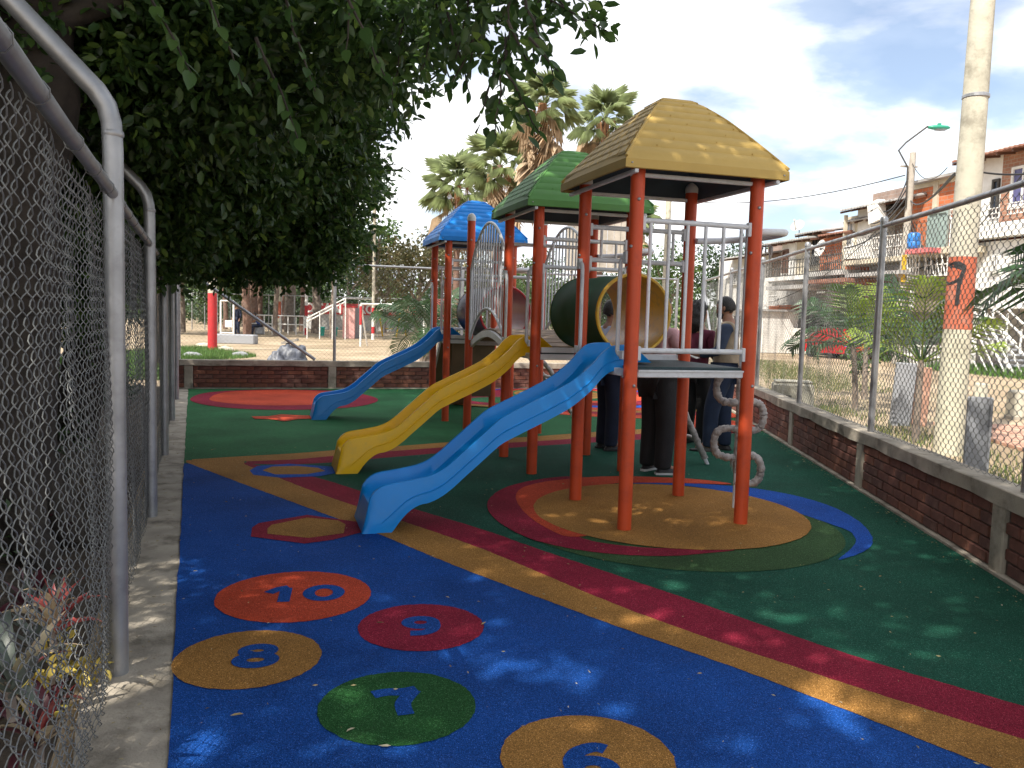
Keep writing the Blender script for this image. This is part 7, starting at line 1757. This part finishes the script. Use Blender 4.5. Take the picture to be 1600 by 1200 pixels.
    seg('trousers', (['pelvis', 'hipl', 'kneel', 'ankl', 'cuffl', 'hipr', 'kneer', 'ankr', 'cuffr'], [('pelvis', 'hipl'), ('hipl', 'kneel'), ('kneel', 'ankl'), ('ankl', 'cuffl'), ('pelvis', 'hipr'), ('hipr', 'kneer'), ('kneer', 'ankr'), ('ankr', 'cuffr')]), [(.148*tv, .125*tv), .118*tv, .095*tv, .078*tv, .074*tv, .118*tv, .095*tv, .078*tv, .074*tv], cl['trousers'])
    J['hem'] = J['pelvis']+Vector((0, 0, -.01)); J['collar'] = J['neck']+Vector((0, 0, -.035)); JJ = ['hem', 'waist', 'chest', 'upper', 'shl', 'ell', 'shr', 'elr', 'collar']
    el_t = .62 if cl.get('short', True) else 1.0
    for n in 'lr': J['slv'+n] = J['sh'+n].lerp(J['el'+n], el_t)
    ed_ = [('hem', 'waist'), ('waist', 'chest'), ('chest', 'upper'), ('upper', 'shl'), ('shl', 'slvl'), ('upper', 'shr'), ('shr', 'slvr'), ('upper', 'collar')]
    vn = ['hem', 'waist', 'chest', 'upper', 'shl', 'slvl', 'shr', 'slvr', 'collar']; rr_ = [(.155*tv, .13*tv), (.15*tv, .125*tv), (.165, .13), (.145, .11), .070, .060, .070, .060, .062]
    if not cl.get('short', True):
        vn += ['wrl', 'wrr']; ed_ += [('slvl', 'wrl'), ('slvr', 'wrr')]; rr_ += [.042, .042]
    seg('shirt', (vn, ed_), rr_, cl['shirt'])
    if vest: seg('vest', (['hem', 'waist', 'chest', 'upper', 'shl', 'shr'], [('hem', 'waist'), ('waist', 'chest'), ('chest', 'upper'), ('upper', 'shl'), ('upper', 'shr')]), [(.188*tv, .165*tv), (.182*tv, .160*tv), (.200, .168), (.205, .150), .086, .086], vest)
    for n in 'lr':
        a, b_ = J['heel'+n], J['toe'+n]; d = (b_-a); d.z = 0; d.normalize(); sd_ = Vector((-d.y, d.x, 0)); out = []
        for (f, w_) in ((-.03, .025), (.0, .038), (.08, .040), (.17, .048), (.23, .040), (.265, .018)): out.append((f, w_))
        ln = [a+d*(f-.02)-sd_*w_ for f, w_ in out]+[a+d*(f-.02)+sd_*w_ for f, w_ in reversed(out)]
        c0 = Vector((0, 0, 0)); lo = [Vector((p.x, p.y, .0)) for p in ln]; hi_ = [Vector((p.x, p.y, .028)) for p in ln]; nn_ = len(ln)
        so = MB().add(lo+hi_, [tuple(range(nn_-1, -1, -1)), tuple(range(nn_, 2*nn_))]+[(i, (i+1) % nn_, nn_+(i+1) % nn_, nn_+i) for i in range(nn_)]).build('shoe_sole', cl.get('sole', M['sole']), t)
        cc = sum(ln, Vector())/nn_; up1 = [Vector((p.x, p.y, .029)).lerp(Vector((cc.x, cc.y, .029)), .04) for p in ln]; top_h = [.09, .095, .085, .06, .05, .04]; hs = top_h+list(reversed(top_h)); up2 = [Vector((p.x, p.y, hs[i])).lerp(Vector((cc.x-d.x*.03, cc.y-d.y*.03, hs[i])), .38) for i, p in enumerate(ln)]
        MB().add(up1+up2, [tuple(range(nn_, 2*nn_))]+[(i, (i+1) % nn_, nn_+(i+1) % nn_, nn_+i) for i in range(nn_)]).build('shoe', M['shoe'], t, smooth=60)
    # hair
    bm = bmesh.new(); bmesh.ops.create_icosphere(bm, subdivisions=4, radius=1); cur = hair == 'curly'
    for v in bm.verts:
        c = v.co.copy(); x, f, z = c.x, c.y, c.z; n_ = mno.noise(c*(5 if cur else 9))*(.20 if cur else .03)
        m_ = (1.50 if cur else 1.085)*(1+n_); face = f > (.25 if cur else .30) and z < (.42 if cur else .50)
        if face or (not cur and z < -.42): m_ = .86
        p = (rt*x*.078+fd*(f*.096-(.012 if not cur else .03))+upv*(z*.118+.004))*m_
        if cur and z < 0 and not face: p += upv*z*.07
        v.co = hc+p*k
    me = bpy.data.meshes.new('hair'); bm.to_mesh(me); bm.free(); me.materials.append(M['hair']); me.polygons.foreach_set('use_smooth', [True]*len(me.polygons)); link('hair', me, t)
    if items: items(t, J)
    return t
cl = lambda n, c, **k: mat(n, c, .85, .18, 9, .35, 60, **k)
Cpk = cl('pink_polo_cloth', (.62, .36, .38)); Cblk = cl('black_trouser_cloth', (.016, .016, .017)); Cmar = cl('maroon_cloth', (.14, .022, .05)); Cden = cl('dark_blue_denim', (.013, .024, .055)); Clb = cl('light_blue_shirt_cloth', (.42, .50, .66)); Cnav = cl('navy_trouser_cloth', (.014, .02, .045)); Cves = cl('khaki_vest_cloth', (.30, .24, .17)); Cblu = cl('blue_grey_shirt_cloth', (.03, .045, .085)); Cdk = cl('dark_navy_cloth', (.015, .022, .05))
def pocket(t, J):
    MB().box((.07, -.128, .86), (.10, .010, .11), bev=.004).build('back_pocket', Cblk, t); MB().lathe((0, 0, .945), [(.150, -.02), (.153, -.018), (.153, .018), (.150, .02)], 24, False).build('belt', M['shoe'], t)
    MB().tube([(.15, -.02, .93), (.165, -.02, .86), (.16, .0, .80)], .010, 6).build('key_strap', M['shoe'], t)
person('person in a pink shirt and black trousers standing behind the near slide', gp(1024, 739), R(-58), dict(anklm=(0, 0, 0)) if False else {'look': (.3, 1, 0), 'ell': (-.27, .05, 1.13), 'wrl': (-.20, .22, 1.05), 'handl': (-.17, .30, 1.05), 'elr': (.27, .04, 1.13), 'wrr': (.20, .24, 1.06), 'handr': (.17, .32, 1.06), 'toel': (-.16, .13, .035), 'toer': (.18, .13, .035)}, dict(shirt=Cpk, trousers=Cblk, belly=1.12), 1.69, items=pocket)
person('person in a light blue shirt and navy trousers standing left of the pink shirt', gp(948, 703), R(-70), {'look': (0, 1, 0), 'ell': (-.26, .03, 1.12), 'wrl': (-.2, .2, .98), 'handl': (-.18, .27, .96)}, dict(shirt=Clb, trousers=Cnav, belly=1.05, short=False, sole=M['shoe']), 1.68)
def papers(t, J):
    MB().box((.0, .40, 1.10), (.24, .17, .004), Matrix.Rotation(R(20), 3, 'X')).build('sheet_of_paper', M['wwall'], t)
person('woman with thick curly black hair and a maroon top facing the man in the vest', gp(1084, 694), R(-48), {'look': (.2, 1, -.2), 'ell': (-.24, .0, 1.12), 'wrl': (-.15, .20, 1.08), 'handl': (-.12, .28, 1.09), 'elr': (.24, .0, 1.12), 'wrr': (.15, .22, 1.08), 'handr': (.12, .30, 1.09)}, dict(shirt=Cmar, trousers=Cblk, short=False, belly=1.0, sole=M['shoe']), 1.66, 'curly')
person('bearded man in a khaki vest over a dark blue shirt and jeans, reading a paper', gp(1128, 706), R(68), {'look': (0, 1, -.28), 'jaw': (0, .03, 1.54), 'head': (0, .04, 1.61), 'crown': (0, .03, 1.67), 'ell': (-.25, .05, 1.13), 'wrl': (-.16, .27, 1.08), 'handl': (-.12, .35, 1.09), 'elr': (.26, .05, 1.13), 'wrr': (.18, .27, 1.08), 'handr': (.12, .36, 1.09), 'kneel': (-.11, .12, .50), 'ankl': (-.12, .13, .09), 'toel': (-.14, .28, .035), 'heell': (-.12, .10, .05)}, dict(shirt=Cblu, trousers=Cden, short=False, sole=M['shoe']), 1.76, vest=Cves, mask=True, items=papers)
q = at(370, 515, 47); person('distant person in dark clothes standing left of the palm trunks', (q.x, q.y, 0), R(160), {'look': (0, 1, 0)}, dict(shirt=Cdk, trousers=Cdk, short=False, sole=M['shoe']), 1.75)
q = at(403, 515, 50); person('distant person in blue sitting bent forward beside the twin palm trunks', (q.x, q.y, -.03), R(120), {'look': (0, 1, -.3), 'pelvis': (0, -.1, .55), 'waist': (0, -.05, .68), 'chest': (0, .05, .88), 'upper': (0, .1, 1.0), 'neck': (0, .15, 1.08), 'jaw': (0, .19, 1.14), 'head': (0, .2, 1.2), 'crown': (0, .2, 1.26), 'shl': (-.18, .1, 1.0), 'shr': (.18, .1, 1.0), 'ell': (-.22, .25, .8), 'elr': (.22, .25, .8), 'wrl': (-.1, .42, .72), 'wrr': (.1, .42, .72), 'handl': (-.08, .48, .70), 'handr': (.08, .48, .70), 'hipl': (-.1, -.08, .52), 'hipr': (.1, -.08, .52), 'kneel': (-.12, .35, .52), 'kneer': (.12, .35, .52), 'ankl': (-.12, .35, .09), 'ankr': (.12, .35, .09), 'toel': (-.13, .5, .035), 'toer': (.13, .5, .035), 'heell': (-.12, .31, .05), 'heelr': (.12, .31, .05)}, dict(shirt=cl('bright_blue_cloth', (.03, .07, .30)), trousers=Cdk, sole=M['shoe']), 1.7)
q = at(402, 517, 50); sb = thing('stone_bench', 'low stone bench under the distant sitting person', 'bench', (q.x+.12, q.y+.08, 0)); MB().box((0, 0, .2), (.5, .45, .42), bev=.03).build('bench_block', M['slab'], sb)
